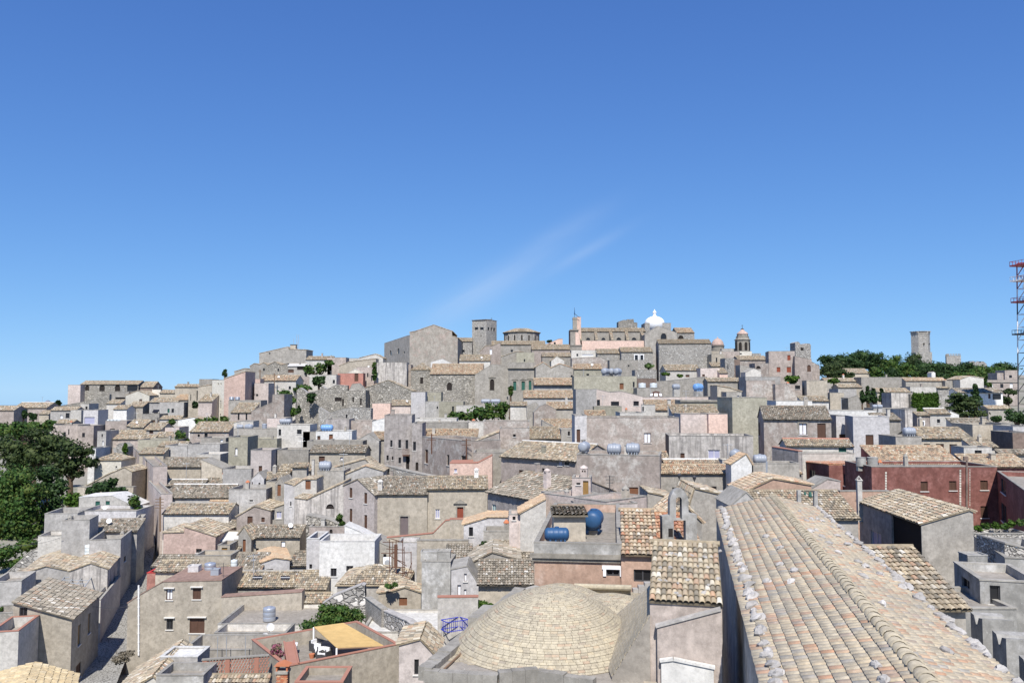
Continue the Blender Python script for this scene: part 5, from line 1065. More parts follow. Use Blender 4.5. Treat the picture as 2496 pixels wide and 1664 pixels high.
tank('big grey lying tank, left of two above the grey-pink house', g4, 560, 752, 160, 8, group=None, back=1.0, rz=-0.25); tank('big grey lying tank, right of two above the grey-pink house', g4, 815, 1006, 155, 0, group=None, back=1.0, rz=-0.25); tank('big grey round tank seen end-on by the bluish strip', g4, 175, 320, 120, -18, group=None, end=True, rz=1.2, back=4)
h('long grey house with warm tiled roof, right of centre', 1272, 3210, 412, 'S', 'grey', ry=300, D=99, tile='warm', win=[(1448, 600, 1583, 682, 'd'), (1918, 588, 2053, 662, 'd'), (2458, 610, 2560, 680, 'd')])
h('pale pink parapet house in front of the blue tank', 545, 1100, 800, 'F', 'palepink', D=75, Dr=79, dep=4, par=0.9, matl='mauvepink', yaw=0)  # left side in a darker paint that carries its shade
h('narrow shaded side left of the pale pink parapet', 408, 546, 775, 'F', 'mauvepink', D=78, Dr=75.2, dep=3, par=0.9)  # darker than the pale pink front: shade painted into this side face
h('grey plain wall left of the bell gable', 1108, 1452, 672, 'P', 'grey', prof=[(1108, 672), (1450, 745)], D=81, dep=5, tile='old')
h('pinkish low wall above the crossing roofs', 2050, 2700, 665, 'F', 'palepink', D=88, dep=1, cop='coping_white')
h('tiled roof right of the bell gable, far side', kind='P', prof=[(1690, 835), (1755, 620), (2100, 700)], mat='grey', D=70, dep=6, tile='old')
# --- right middle ground
at(1750, 940)
bh = h('brown-grey gabled house with shaded left gable, right', 625, 1545, 458, 'G', 'brownpatch', ry=285, D=118, yaw=-12, tile='grey', win=[(1108, 512, 1212, 668, 'wf'), (1358, 512, 1470, 720, 's')], winl=[(375, 505, 408, 640, 's'), (450, 500, 482, 650, 's'), (530, 505, 570, 662, 's')])
h('narrow bluish recess house right of the brown gable', 1612, 1752, 410, 'F', 'lavender', D=122, dep=6, win=[(1655, 660, 1745, 722, 's')])
h('bluish-white block with one brown shutter, right', 1842, 2338, 422, 'F', 'lavender', D=115, dep=6, yaw=-12, cop='coping_white', win=[(2018, 668, 2122, 817, 's')])
h('white washed walls behind the bluish-white block', 1480, 2152, 338, 'F', 'white', D=147, dep=4)
h('small tiled house with green door and white gutter, right', 935, 1842, 822, 'G', 'light', ry=735, D=108, yaw=-6, tile='old', win=[(1648, 845, 1752, 912, 'gn')], ridge='coping_red')
mw = h('mauve shaded garden wall left of the green door', kind='P', prof=[(735, 835), (1095, 892)], mat='mauve', D=107, Dr=102, dep=0.6, notile=True, cop='coping_red', name='garden_wall', cat='wall')
h('pale terrace wall right of the mauve garden wall', 1100, 1860, 925, 'F', 'light', D=105, dep=2)
tg = h('grey ledge with grey tank above the long tiled roof', 480, 1110, 1060, 'F', 'grey', D=97, dep=3)
tank('grey lying tank near the white wedge gable, right', tg, 482, 662, 1072, 938, group=None)
tl_ = h('low plastered ledge under the end-on tank, right of centre', 60, 420, 1015, 'F', 'light', D=105, dep=3, par=0.15)
tank('grey round tank seen end-on at the streaked wall', tl_, 150, 322, 1000, 868, group=None, end=True, rz=1.1, back=1.2)
h('white wedge-shaped gable between the two grey tanks', kind='P', prof=[(180, 1070), (380, 935), (462, 1070)], mat='white', D=96, dep=2.5, tile='new')
rl = h('red left wing under pinkish tiles, right', kind='P', prof=[(1208, 1048), (1515, 1082)], mat='red', D=105, Dr=98, dep=5, tile='orange', win=[(1255, 1160, 1325, 1300, 'd')])
rw = h('shaded red side wing facing the courtyard, right', 1522, 2092, 1042, 'F', 'red', D=102, Dr=90.5, dep=5, win=[(1560, 1200, 1655, 1290, 'd'), (1715, 1225, 1820, 1360, 'd')])
at(2076, 940)
rm_ = h('large dark red building with three shuttered windows, right', 270, 1982, 1106, 'F', 'red', D=88, dep=7, par=0.35, win=[(943, 1305, 1037, 1437, 's'), (1333, 1298, 1427, 1427, 's'), (1758, 1290, 1857, 1420, 's'), (1763, 1640, 1860, 1802, 's')])
h('dark red wing in shade at the right edge', 1984, 2420, 1165, 'F', 'red', D=88, Dr=69, dep=6, win=[(2040, 1300, 2100, 1440, 'd'), (2045, 1648, 2110, 1830, 'd')])
h('broad tiled roof behind the red building, right', 372, 1500, 1075, 'S', 'red', ry=828, D=95, tile='warm')
h('tiled roof behind the red building at the right edge', 1612, 2420, 1105, 'S', 'red', ry=945, D=95.5, tile='warm')
tank('round concrete drum, left of two on the red building', rm_, 62, 192, 1092, 975, 'concrete', 'd', group=None, back=2.5); tank('round concrete drum, right of two on the red building', rm_, 216, 352, 1098, 975, 'concrete', 'd', group=None, back=2.5)
tt = h('grey low house carrying a shiny grey tank, right', 600, 952, 697, 'F', 'grey', D=107, dep=5)
tank('shiny grey-blue lying tank near the right edge', tt, 705, 868, 690, 568, group=None)
h('beige house under speckled tiles with three shutters, right', 950, 1645, 722, 'G', 'beige', ry=575, D=110, tile='old', win=[(985, 790, 1072, 822, 's'), (1153, 790, 1257, 932, 's'), (1338, 795, 1437, 937, 's')])
h('pale house with small window right of the three shutters', 1530, 1912, 842, 'F', 'light', D=102, dep=3, win=[(1680, 878, 1776, 935, 'd')])
h('small speckled tile roof right of the three shutters', 1652, 1985, 838, 'S', 'light', ry=722, D=106, tile='old')
h('beige flat wall house behind the speckled tiles', 1648, 2045, 532, 'F', 'beige', D=128, dep=6)
h('grey end house at the right edge behind the red building', 2040, 2200, 520, 'F', 'grey', D=126, dep=6)
h('low tiled roof above the beige flat wall, right', 1375, 1905, 515, 'S', 'light', ry=450, D=136, tile='grey')
h('pale two-part house with small tiled top, right', 1068, 1342, 385, 'S', 'light', ry=318, D=150, win=[(1165, 455, 1207, 507, 'd')], ridge='coping_white')
h('white sloping wall right of the pale two-part house', kind='P', prof=[(1342, 345), (1462, 395)], mat='white', D=150, dep=4, notile=True)
h('grey low house at the right edge below the dark trees', 2200, 2460, 555, 'F', 'lavender', D=120, dep=5)
h('dark shed at the right edge right of the beige walls', 2195, 2460, 640, 'F', 'brown', D=110, dep=5)
h('low tiled roof at the right edge above the red building', 2030, 2420, 935, 'S', 'grey', ry=880, D=104, tile='grey')
# --- between the red building and the big roof
at(1780, 1140)
h('hip-tiled roof in front of the long grey house', kind='P', prof=[(200, 330), (585, 150), (1110, 240)], mat='peach', D=72, dep=5, tile='warm')
bt_ = h('speckled tiled roof with two little bells, right of centre', 265, 1745, 690, 'S', 'grey', ry=325, D=62, tile='old')
h('pinkish stepped wall behind the speckled tiled roof', kind='P', prof=[(1090, 295), (1330, 155), (1505, 185)], mat='palepink', D=76, dep=3, notile=True)
h('brown courtyard wall below the red side wing', 1500, 2180, 320, 'F', 'peach', D=74, dep=0.5, name='courtyard_wall', cat='wall')
h('grey sloping gable peeping above the big roof', kind='P', prof=[(0, 520), (215, 335), (330, 450)], mat='bluegrey', D=58, dep=4, notile=True)
at(2076, 1140)
ob_ = h('grey barn-like house with open shaded bay, right', kind='P', prof=[(950, 772), (1605, 580), (1662, 605)], mat='grey', D=58, dep=11.5, yaw=-2.5, tile='old', winl=[(265, 905, 402, 1062, 'b'), (552, 700, 945, 1064, 'v')])  # open bay is a near-black panel, its shade painted in
chimney(ob_, 105, 470, 105, 72, 'pyr', 'light', 11.0)
h('dark weathered wall right of the barn-like house', 1672, 2092, 940, 'F', 'concrete', D=56, Dr=49, dep=3)
h('rubble wall house at the right edge, lower right', kind='P', prof=[(2085, 1035), (2400, 1110)], mat='rubble_fine', D=50, dep=3, notile=True)
pw = h('long stone planter wall before the red wing', 1672, 2420, 900, 'F', 'rubble_fine', D=62, dep=2, name='garden_wall', cat='wall')
tn = h('concrete corner tower with barred window, lower right', 1395, 1748, 1290, 'F', 'concrete', D=43, Dr=39, dep=2.6, par=0.35, win=[(1510, 180 + 1366, 1606, 440 + 1366, 'd')], winr=[(1890, 240 + 1366, 2026, 492 + 1366, 'd')])
tank('open square concrete trough on the corner tower', tn, 1525, 1790, 1300, 1165, 'concrete', 'c', group=None, back=1.2)
h('lower plinth house under the corner tower', 1330, 2250, 1925, 'F', 'concrete', D=37.5, dep=4, par=0.15)
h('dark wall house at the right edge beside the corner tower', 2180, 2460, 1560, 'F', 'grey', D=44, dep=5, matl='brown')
h('mossy coppi roof right of the big roof', 150, 1552, 1911, 'S', 'grey', ry=1100, D=33, tile='old', t=0.34)
h('small tiled roof in the lower right corner', 2180, 2480, 2560, 'S', 'grey', ry=2370, D=33, tile='old')
# --- bottom row, left and centre
at(320, 1384)
dl = h('flat grey roof terrace right of the four-window house', 1180, 2700, 770, 'F', 'light', D=78, dep=8, par=0.5)
h('white-walled narrow terrace below the flat grey roof', 1130, 2110, 890, 'F', 'light', D=73, dep=3, par=0.6)
h('clothes-drying terrace with ochre brick fence wall', 690, 1760, 1120, 'F', 'grey', D=66, dep=4, par=0.9)
ls = h('tiled gable roof at the bottom beside the street', kind='P', prof=[(-380, 1900), (300, 1480), (480, 1640)], mat='light', D=56, dep=8, yaw=8, tile='old')
wbx = h('concrete stair box with white slab top', 392, 905, 1215, 'F', 'bluegrey', D=60, dep=2.4, par=0.1, floor='coping_white', cop='coping_white')
h('low concrete sheds along the bottom edge', 340, 985, 1465, 'F', 'concrete', D=56, dep=2.5)
h('tiled eave house at the bottom edge left of the terrace', 1090, 1860, 1545, 'S', 'light', ry=1480, D=55, tile='old')
at(660, 1384)
tr_ = h('restaurant roof terrace with red coping', 210, 1750, 1345, 'F', 'housebeige', D=58, Dr=63, dep=7.5, par=1.0, cop='coping_red', floor='terrace')
h('white-washed flat roof right of the reed pergola', 1230, 2310, 880, 'F', 'light', D=69, dep=7, par=0.15, floor='coping_white')
h('narrow pale house with dark slot window left of the dome', kind='P', prof=[(1752, 1052), (2040, 975), (2250, 1200)], mat='mauvepink', D=56, dep=4, tile='old', win=[(1958, 1242, 2022, 1450, 'd')])
h('low plain wall house with red eave at the bottom edge', 330, 985, 1560, 'F', 'housebeige', D=54, dep=3, cop='coping_red')
h('rubble garden wall stepping up behind the pergola', kind='P', prof=[(720, 480), (870, 380), (1240, 230), (1280, 240), (1300, 600)], mat='rubble_big', D=77, dep=0.8, notile=True, cop='stone', name='garden_wall', cat='wall')
h('latticed pale block wall falling toward the courtyard', kind='P', prof=[(1292, 405), (1510, 565)], mat='block', D=75, Dr=71, dep=0.5, notile=True, name='garden_wall', cat='wall')
h('grey rubble wall falling behind the white flat roof', kind='P', prof=[(1505, 570), (1850, 720), (1990, 830)], mat='rubble_big', D=71.5, Dr=66.5, dep=0.6, notile=True, cop='stone', name='garden_wall', cat='wall')
h('tiny courtyard house with red wooden door', kind='P', prof=[(1470, 345), (1620, 330), (1830, 265), (2050, 340)], mat='beige', D=79.5, dep=2.5, tile='old', win=[(1752, 400, 1862, 512, 'on')])
at(0, 1384)
yl = h('bright yellow tiled roof in the lower left corner', kind='P', prof=[(-500, 2330), (123, 2140), (800, 2307)], mat='pinkgrey', D=38, dep=9, yaw=24, tile='yellow', oh=(0.1, 0.25, 0.2, 0.0))
# ------------------------------------------------------------------ churches and towers with special shapes
def place(name, label, cat, px, py, D):
    p = P(px, py, D); g = min(gz(p.x, p.y) - 1, p.z - 2); r = empty(name, (p.x, p.y, g), 0, label, cat); return r, p.z - g, D / FPX
# round apse on the skyline
at(1200, 740)
r, z, s = place('church_apse', 'polygonal stone apse with low tiled cone roof on the skyline', 'church', zx(400), zy(520), 332); s /= 5.6
R = 250 * s; m = MB(); m.lathe((0, 0, 0), [(R, 0), (R, z + 105 * s)], 12, a0=0.26); m.build('wall', MATS['rubble_fine'], r)
m = MB(); m.lathe((0, 0, z + 105.5 * s), [(R * 1.03, 0), (R * 1.03, 12 * s)], 12, a0=0.26); m.build('cornice', MATS['trim'], r)
m = MB(); m.lathe((0, 0, z + 118 * s), [(R * 1.06, -2 * s), (R * 0.36, 58 * s), (R * 0.1, 60 * s)], 12, a0=0.26); rf_ = m.build('roof', MATS['tilebase_old'], r)
for k in range(12):
    a0 = 0.26 + 2 * math.pi * k / 12; a1 = a0 + 2 * math.pi / 12
    A0 = Vector((math.cos(a0), math.sin(a0), 0)) * R * 1.06; A1 = Vector((math.cos(a1), math.sin(a1), 0)) * R * 1.06
    if (A0 + A1).y > R * 1.2: continue
    eu = (A1 - A0); U = eu.length; eu.normalize(); B = (A0 + A1) / 2; T = B * (0.36 / 1.06) + Vector((0, 0, 60 * s)); ev = T - B; Vl = ev.length; ev.normalize(); f = 0.36 / 1.06
    tiles(rf_, A0 + Vector((0, 0, z + 116 * s)), eu, ev, U, Vl, 332, 'old', lambda S, T_, U=U, Vl=Vl, f=f: (S > U * (1 - f) / 2 * T_ / Vl) & (S < U - U * (1 - f) / 2 * T_ / Vl))
for k in range(7):
    a = -math.pi / 2 - 1.2 + 0.4 * k; m = MB(); c = Vector((math.cos(a), math.sin(a), 0)); t2 = Vector((-math.sin(a), math.cos(a), 0)); q = c * R * 0.985
    m.prism([q - t2 * 9 * s + Vector((0, 0, z + 8 * s)), q + t2 * 9 * s + Vector((0, 0, z + 8 * s)), q + t2 * 9 * s + Vector((0, 0, z + 70 * s)), q + Vector((0, 0, z + 82 * s)), q - t2 * 9 * s + Vector((0, 0, z + 70 * s))], c * 0.12); m.build('niche', MATS['void'], r)
# pink church with buttressed aisle and white dome
nv = h('long nave of the pink church with round-topped windows', 1180, 2092, 382, 'G', 'grey', ry=335, D=322, name='church', cat='church', win=[(1278, 465, 1338, 497, 'da'), (1487, 465, 1547, 497, 'da'), (1692, 462, 1760, 497, 'da'), (1900, 462, 1968, 497, 'da')])
ai = h('pink side aisle of the domed church', 1222, 2135, 505, 'F', 'salmon', D=314, dep=7.5, par=0.25, name='church', cat='church')
for k, (xt, xb) in enumerate(((1195, 1210), (1410, 1425), (1615, 1640), (1830, 1850), (2035, 2095))):
    a = loc_on(nv, xt, 385, -0.05); b = loc_on(ai, xb, 500, 0.3); wv = Vector((0.55, 0, 0)); m = MB(); o = Vector(nv['root'].location)
    pts = [Vector((b.x, b.y, b.z - 0.2)), b, a, Vector((a.x, a.y, b.z - 0.2))]
    m.prism([p - wv - o for p in pts], wv * 2); bo = m.build('buttress', MATS['trim'], nv['root'])
    n2 = (a - b).normalized(); eu = Vector((1, 0, 0)); tiles(bo, b - wv - o, eu, n2, 1.1, (a - b).length, 320, 'old')
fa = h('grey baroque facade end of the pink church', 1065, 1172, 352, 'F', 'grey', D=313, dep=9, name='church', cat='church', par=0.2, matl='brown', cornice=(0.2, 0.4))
h('pink shoulder wall with scroll beside the church facade', kind='P', prof=[(1135, 385), (1180, 400), (1205, 560), (1222, 570)], mat='salmon', D=312.4, dep=3, notile=True, name='church', cat='church')
h('grey pilaster block at the foot of the church facade', 1060, 1222, 565, 'F', 'grey', D=311.5, dep=3, name='church', cat='church', cornice=(0.1, 0.25))
h('pink bell turret with grey front on the church facade', 1155, 1210, 182, 'F', 'salmon', D=316, dep=3.0, par=0.1, cop='coping_red', name='bell_turret', cat='tower')
r, z, s = place('bell_column', 'grey stone belfry pillar beside the pink turret', 'tower', zx(1126), zy(350), 315); s /= 5.6
m = MB(); m.box(-28 * s, 28 * s, -28 * s, 28 * s, 0, z + 135 * s); m.build('shaft', MATS['trim'], r)
m = MB(); m.box(-33 * s, 33 * s, -33 * s, 33 * s, z + 135.5 * s, z + 150 * s); m.box(-26 * s, 26 * s, -26 * s, 26 * s, z + 150.5 * s, z + 165 * s); m.build('cornice', MATS['trim'], r)
m = MB(); m.box(-10 * s, 10 * s, -28.6 * s, -28.1 * s, z + 40 * s, z + 110 * s); m.build('niche', MATS['grey'], r)
pfl = P(zx(1122), zy(185), 315); m = MB(); m.tube((0, 0, -1), (0, 0, 135 * s), 0.09, 0.05); m.build('flagpole', MATS['iron'], None); fo = bpy.data.objects['flagpole']; fo.location = pfl; tag(fo, 'thin dark flagpole with furled flag on the belfry pillar', 'flagpole')
m = MB(); m.tube((0, 0, 40 * s), (0.05, 0, 105 * s), 0.22, 0.06); m.build('flag', MATS['tank_blue'], fo); m = MB(); m.tube((0, 0, 40 * s), (70 * s, 0, 0), 0.06); m.tube((0, 0, 55 * s), (60 * s, 0, 0), 0.05); m.build('brace', MATS['iron'], fo)
h('square stone drum base under the white dome', 2082, 2438, 265, 'F', 'rubble_fine', D=324, dep=9, par=0.1, name='dome_base', cat='church')
at(1600, 740)
h('grey transept gable with arched window of the domed church', kind='P', prof=[(-160, 425), (20, 306), (282, 397)], mat='grey', D=312, dep=8, name='church', cat='church', win=[(60, 405, 136, 492, 'daf')], notile=True)
h('stone choir block with dark round opening behind the transept', 284, 518, 397, 'G', 'rubble_fine', ry=333, D=317, name='church', cat='church', win=[(296, 433, 372, 482, 'va')], tile='warm')
rbk = h('huge rubble-walled block with flat tiled roof under the dome', 32, 750, 547, 'G', 'rubble_fine', ry=492, D=290, dep=12, yaw=-5, name='church', cat='church')
at(1200, 740)
r, z, s = place('church_dome', 'smooth white dome with lantern above the pink church', 'dome', zx(2216), zy(264), 327); s /= 5.6
R = 134 * s; m = MB(); m.lathe((0, 0, z - 3), [(R, 0), (R, 3)] + [(R * math.cos(a), 3 + R * 0.70 * math.sin(a)) for a in np.linspace(0.08, 1.42, 12)], 32); m.build('shell', MATS['whitepaint'], r, True)
m = MB(); zz = z + 88 * s; m.lathe((0, 0, zz), [(32 * s, 0), (32 * s, 8 * s), (20 * s, 12 * s), (20 * s, 45 * s), (27 * s, 48 * s), (26 * s, 60 * s), (17 * s, 74 * s), (6 * s, 80 * s), (9 * s, 86 * s), (7 * s, 94 * s), (1 * s, 100 * s)], 16); m.build('lantern', MATS['whitepaint'], r, True)
h('jagged ruined tower top behind the pink church', kind='P', prof=[(1722, 248), (1765, 232), (1800, 222), (1838, 230), (1842, 214), (1868, 216), (1872, 242), (1880, 214), (1930, 212), (1934, 256), (1980, 262)], mat='rubble', D=345, dep=6, notile=True, cop='stone', name='ruined_tower', cat='tower')
# pink dome and campanile
at(1600, 740)
r, z, s = place('church_dome', 'small dusky pink dome on a grey drum', 'dome', zx(836), zy(582), 312); s /= 5.6
R = 86 * s; m = MB(); m.lathe((0, 0, 0), [(R * 1.0, 0), (R * 1.0, z)], 20); m.build('drum', MATS['trim'], r, False)
m = MB(); m.lathe((0, 0, z + 0.01), [(R * 1.1, 0), (R * 1.1, 7 * s), (R * 1.0, 8 * s)], 24); m.build('cornice', MATS['trim'], r)
m = MB(); m.lathe((0, 0, z + 8 * s), [(R * 0.97 * math.cos(a), 102 * s * math.sin(a)) for a in np.linspace(0, 1.45, 11)] + [(9 * s, 104 * s), (7 * s, 116 * s), (1 * s, 122 * s)], 24); m.build('shell', MATS['pink'], r, True)
r, z, s = place('bell_tower', 'octagonal bell tower with pink onion cap on the right skyline', 'tower', zx(1178), zy(665), 306); s /= 5.6
R = 101 * s; a8 = math.pi / 8; m = MB(); m.lathe((0, 0, 0), [(R, 0), (R, z + 165 * s)], 8, a0=a8 + 0.2); m.build('shaft', MATS['trim'], r)
for k in range(8):
    a = a8 * 2 * k + 0.2; c = Vector((math.cos(a), math.sin(a), 0)); t2 = Vector((-math.sin(a), math.cos(a), 0)); q = c * (R * 0.925)
    if c.y > 0.5: continue
    m = MB(); pts = [q + t2 * x * s + Vector((0, 0, z + y * s)) for x, y in ((-19, 30), (19, 30), (19, 115), (14, 130), (0, 138), (-14, 130), (-19, 115))]; m.prism(pts, c * 0.16); m.build('bell_opening', MATS['void'], r)
m = MB(); m.lathe((0, 0, z + 165.5 * s), [(R * 1.1, 0), (R * 1.12, 8 * s), (R * 0.98, 9 * s), (R * 0.86, 34 * s), (R * 0.84, 44 * s), (R * 0.88, 46 * s), (R * 0.88, 52 * s), (R * 0.76, 54 * s), (R * 0.72, 78 * s)], 8, a0=a8 + 0.2); m.build('cornice', MATS['trim'], r)
m = MB(); m.lathe((0, 0, z + 243 * s), [(R * 0.74, 0), (R * 0.76, 10 * s), (R * 0.66, 26 * s), (R * 0.42, 44 * s), (R * 0.26, 58 * s), (R * 0.20, 72 * s)], 16); m.build('cap', MATS['pink'], r, True)
m = MB(); m.lathe((0, 0, z + 315 * s), [(R * 0.22, 0), (R * 0.24, 5 * s), (R * 0.1, 12 * s), (R * 0.03, 20 * s), (R * 0.02, 62 * s)], 10); m.box(-12 * s, 12 * s, -0.05, 0.05, z + 366 * s, z + 371 * s); m.build('finial', MATS['iron'], r)
# castle on the hill
at(2000, 740, 4.742)
r, z, s = place('castle_tower', 'tall octagonal castle keep above the dark trees', 'tower', zx(1160), zy(570), 480); s /= 4.742
R = 104 * s; m = MB(); m.lathe((0, 0, 0), [(R, 0), (R * 0.99, z + 212 * s)], 6, a0=-1.2); m.build('shaft', MATS['rubble_fine'], r)
m = MB(); m.lathe((0, 0, z + 212.5 * s), [(R * 1.01, 0), (R * 1.03, 6 * s), (R * 1.03, 30 * s), (R * 0.9, 30 * s)], 6, a0=-1.2); m.build('parapet', MATS['grey'], r)
for k in range(6):
    for f in (0.2, 0.5, 0.8):
        a0, a1 = -1.2 + k * math.pi / 3, -1.2 + (k + 1) * math.pi / 3; q = Vector((math.cos(a0), math.sin(a0), 0)) * (1 - f) + Vector((math.cos(a1), math.sin(a1), 0)) * f; q *= R * 0.97
        m = MB(); m.box(q.x - 0.8, q.x + 0.8, q.y - 0.8, q.y + 0.8, z + 242.6 * s, z + 249 * s); m.build('merlon', MATS['grey'], r)
m = MB(); m.box(-14 * s, -2 * s, -R * 0.92 - 0.1, -R * 0.8, z + 88 * s, z + 112 * s); m.build('window', MATS['void'], r)
m = MB(); m.box(60 * s, 68 * s, -R * 0.74, -R * 0.6, z + 92 * s, z + 108 * s); m.build('window', MATS['void'], r)
h('crenellated outer wall at the foot of the castle keep', 1100, 1288, 562, 'F', 'rubble_fine', D=470, yaw=-15, dep=12, name='castle_wall', cat='wall')
cb = h('square crenellated castle block right of the keep', 1455, 1622, 603, 'F', 'rubble_fine', D=470, yaw=-26, dep=17, name='castle', cat='castle')
h('low crenellated castle wall far right', kind='P', prof=[(1720, 672), (1745, 672), (1746, 664), (1775, 664), (1776, 676), (1800, 676), (1801, 666), (1828, 666), (1829, 678), (1856, 678), (1857, 668), (1882, 668), (1920, 700)], mat='rubble_fine', D=490, dep=4, notile=True, name='castle_wall', cat='wall')
for k in range(9):
    m = MB(); x = cb['w'] * (k + 0.25) / 9; m.box(x, x + cb['w'] / 18, -0.03, 1.2, cb['zt'] - cb['zb'] + 0.075, cb['zt'] - cb['zb'] + 1.2); m.build('merlon', MATS['grey'], cb['root'])
for k in range(9):
    m = MB(); y = cb['d'] * (k + 0.3) / 9; m.box(-0.03, 1.2, y + 1.25, y + 1.25 + cb['d'] / 20, cb['zt'] - cb['zb'] + 0.075, cb['zt'] - cb['zb'] + 1.2); m.build('merlon', MATS['grey'], cb['root'])
# radio mast at the right edge
MATS['mast_white'] = plain('mast_white', (0.75, 0.75, 0.75), 0.5, 0.4); MATS['mast_red'] = plain('mast_red', (0.33, 0.05, 0.05), 0.5, 0.4)
Dm = 200; pb = P(2534, 1015, Dm); gm = min(gz(pb.x, pb.y), pb.z - 1); r = empty('radio_mast', (pb.x, pb.y, gm), 0.25, 'tall lattice radio mast with dishes cut by the right edge', 'mast')
zt_ = P(2534, 640, Dm).z - gm; nsec = 14; hw0, hw1 = 3.2, 2.5; bands = [('mast_red', 'mast_white')[(k // 1) % 2] for k in range(nsec)]
for k in range(nsec):
    za, zc = zt_ * k / nsec, zt_ * (k + 1) / nsec; wa, wc = hw0 + (hw1 - hw0) * k / nsec, hw0 + (hw1 - hw0) * (k + 1) / nsec; m = MB()
    ca = [Vector((sx * wa, sy * wa, za)) for sx, sy in ((-1, -1), (1, -1), (1, 1), (-1, 1))]; cc_ = [Vector((sx * wc, sy * wc, zc)) for sx, sy in ((-1, -1), (1, -1), (1, 1), (-1, 1))]
    for i in range(4):
        j = (i + 1) % 4; m.tube(ca[i], cc_[i], 0.15, seg=5); m.tube(cc_[i], cc_[j], 0.09, seg=4); mm = (cc_[i] + cc_[j]) / 2; m.tube(ca[i], mm, 0.08, seg=4); m.tube(ca[j], mm, 0.08, seg=4)
    m.build('lattice_section', MATS['iron' if k < 7 else ('mast_white' if k in (7, 8, 9, 11) else ('iron' if k == 10 else 'mast_red'))], r)
for f, mt_ in ((0.985, 'mast_red'), (0.90, 'mast_white'), (0.78, 'mast_red'), (0.60, 'iron')):
    m = MB(); q = 3.6; zz = zt_ * f; m.box(-q, q, -q, q, zz, zz + 0.35)
    for i in range(9):
        for sy in (-q, q): m.tube((-q + 2 * q * i / 8, sy, zz), (-q + 2 * q * i / 8, sy, zz + 1.2), 0.05, seg=4); m.tube((sy, -q + 2 * q * i / 8, zz), (sy, -q + 2 * q * i / 8, zz + 1.2), 0.05, seg=4)
    for a, b in (((-q, -q), (q, -q)), ((q, -q), (q, q)), ((q, q), (-q, q)), ((-q, q), (-q, -q))): m.tube((*a, zz + 1.2), (*b, zz + 1.2), 0.06, seg=4)
    m.build('platform', MATS[mt_], r)
for f, R, mt_, an in ((0.945, 0.95, 'iron', -0.6), (0.86, 1.15, 'galv', -1.2), (0.72, 1.2, 'iron', -0.35)):
    m = MB(); m.lathe((0, 0, 0), [(0.05, 0.5), (R * 0.6, 0.38), (R * 0.95, 0.12), (R, 0.0), (R, -0.5), (R * 0.9, -0.5)], 20, 'y'); o = m.build('dish', MATS[mt_], r, True); o.location = (-4.1, -2.2, zt_ * f); o.rotation_euler = (0, 0, an)
    m = MB(); m.tube((-4.1, -2.2, zt_ * f), (-2.6, -2.4, zt_ * f), 0.12); m.build('dish_bracket', MATS['iron'], r)
for k, (x, hh) in enumerate(((-3.3, 3.4), (-2.2, 3.2), (-0.6, 5.0))):
    m = MB(); m.tube((x, -3.2, zt_), (x, -3.2, zt_ + hh), 0.07, 0.03, 5); m.build('whip_aerial', MATS['galv'], r)
# skyline aerials
at(400, 800)
for k, (x, y) in enumerate(((1770, 140), (1812, 80), (1818, 190), (1838, 85), (1912, 270))):
    p = P(zx(x), zy(280), 306); q = P(zx(x), zy(y), 306); rods('thin mast among the aerials on the skyline fort', 'aerial', 'aerial', [(p - Vector((0, 0, 2)), q, 0.07)], 'galv', group='aerials on the skyline fort')
at(800, 740)
p = P(zx(2230), zy(240), 324); rods('small iron cross on the square bell tower', 'cross', 'cross', [(p - Vector((0, 0, 0.6)), p + Vector((0, 0, 1.5)), 0.06), (p + Vector((-0.4, 0, 1.0)), p + Vector((0.4, 0, 1.0)), 0.05)])
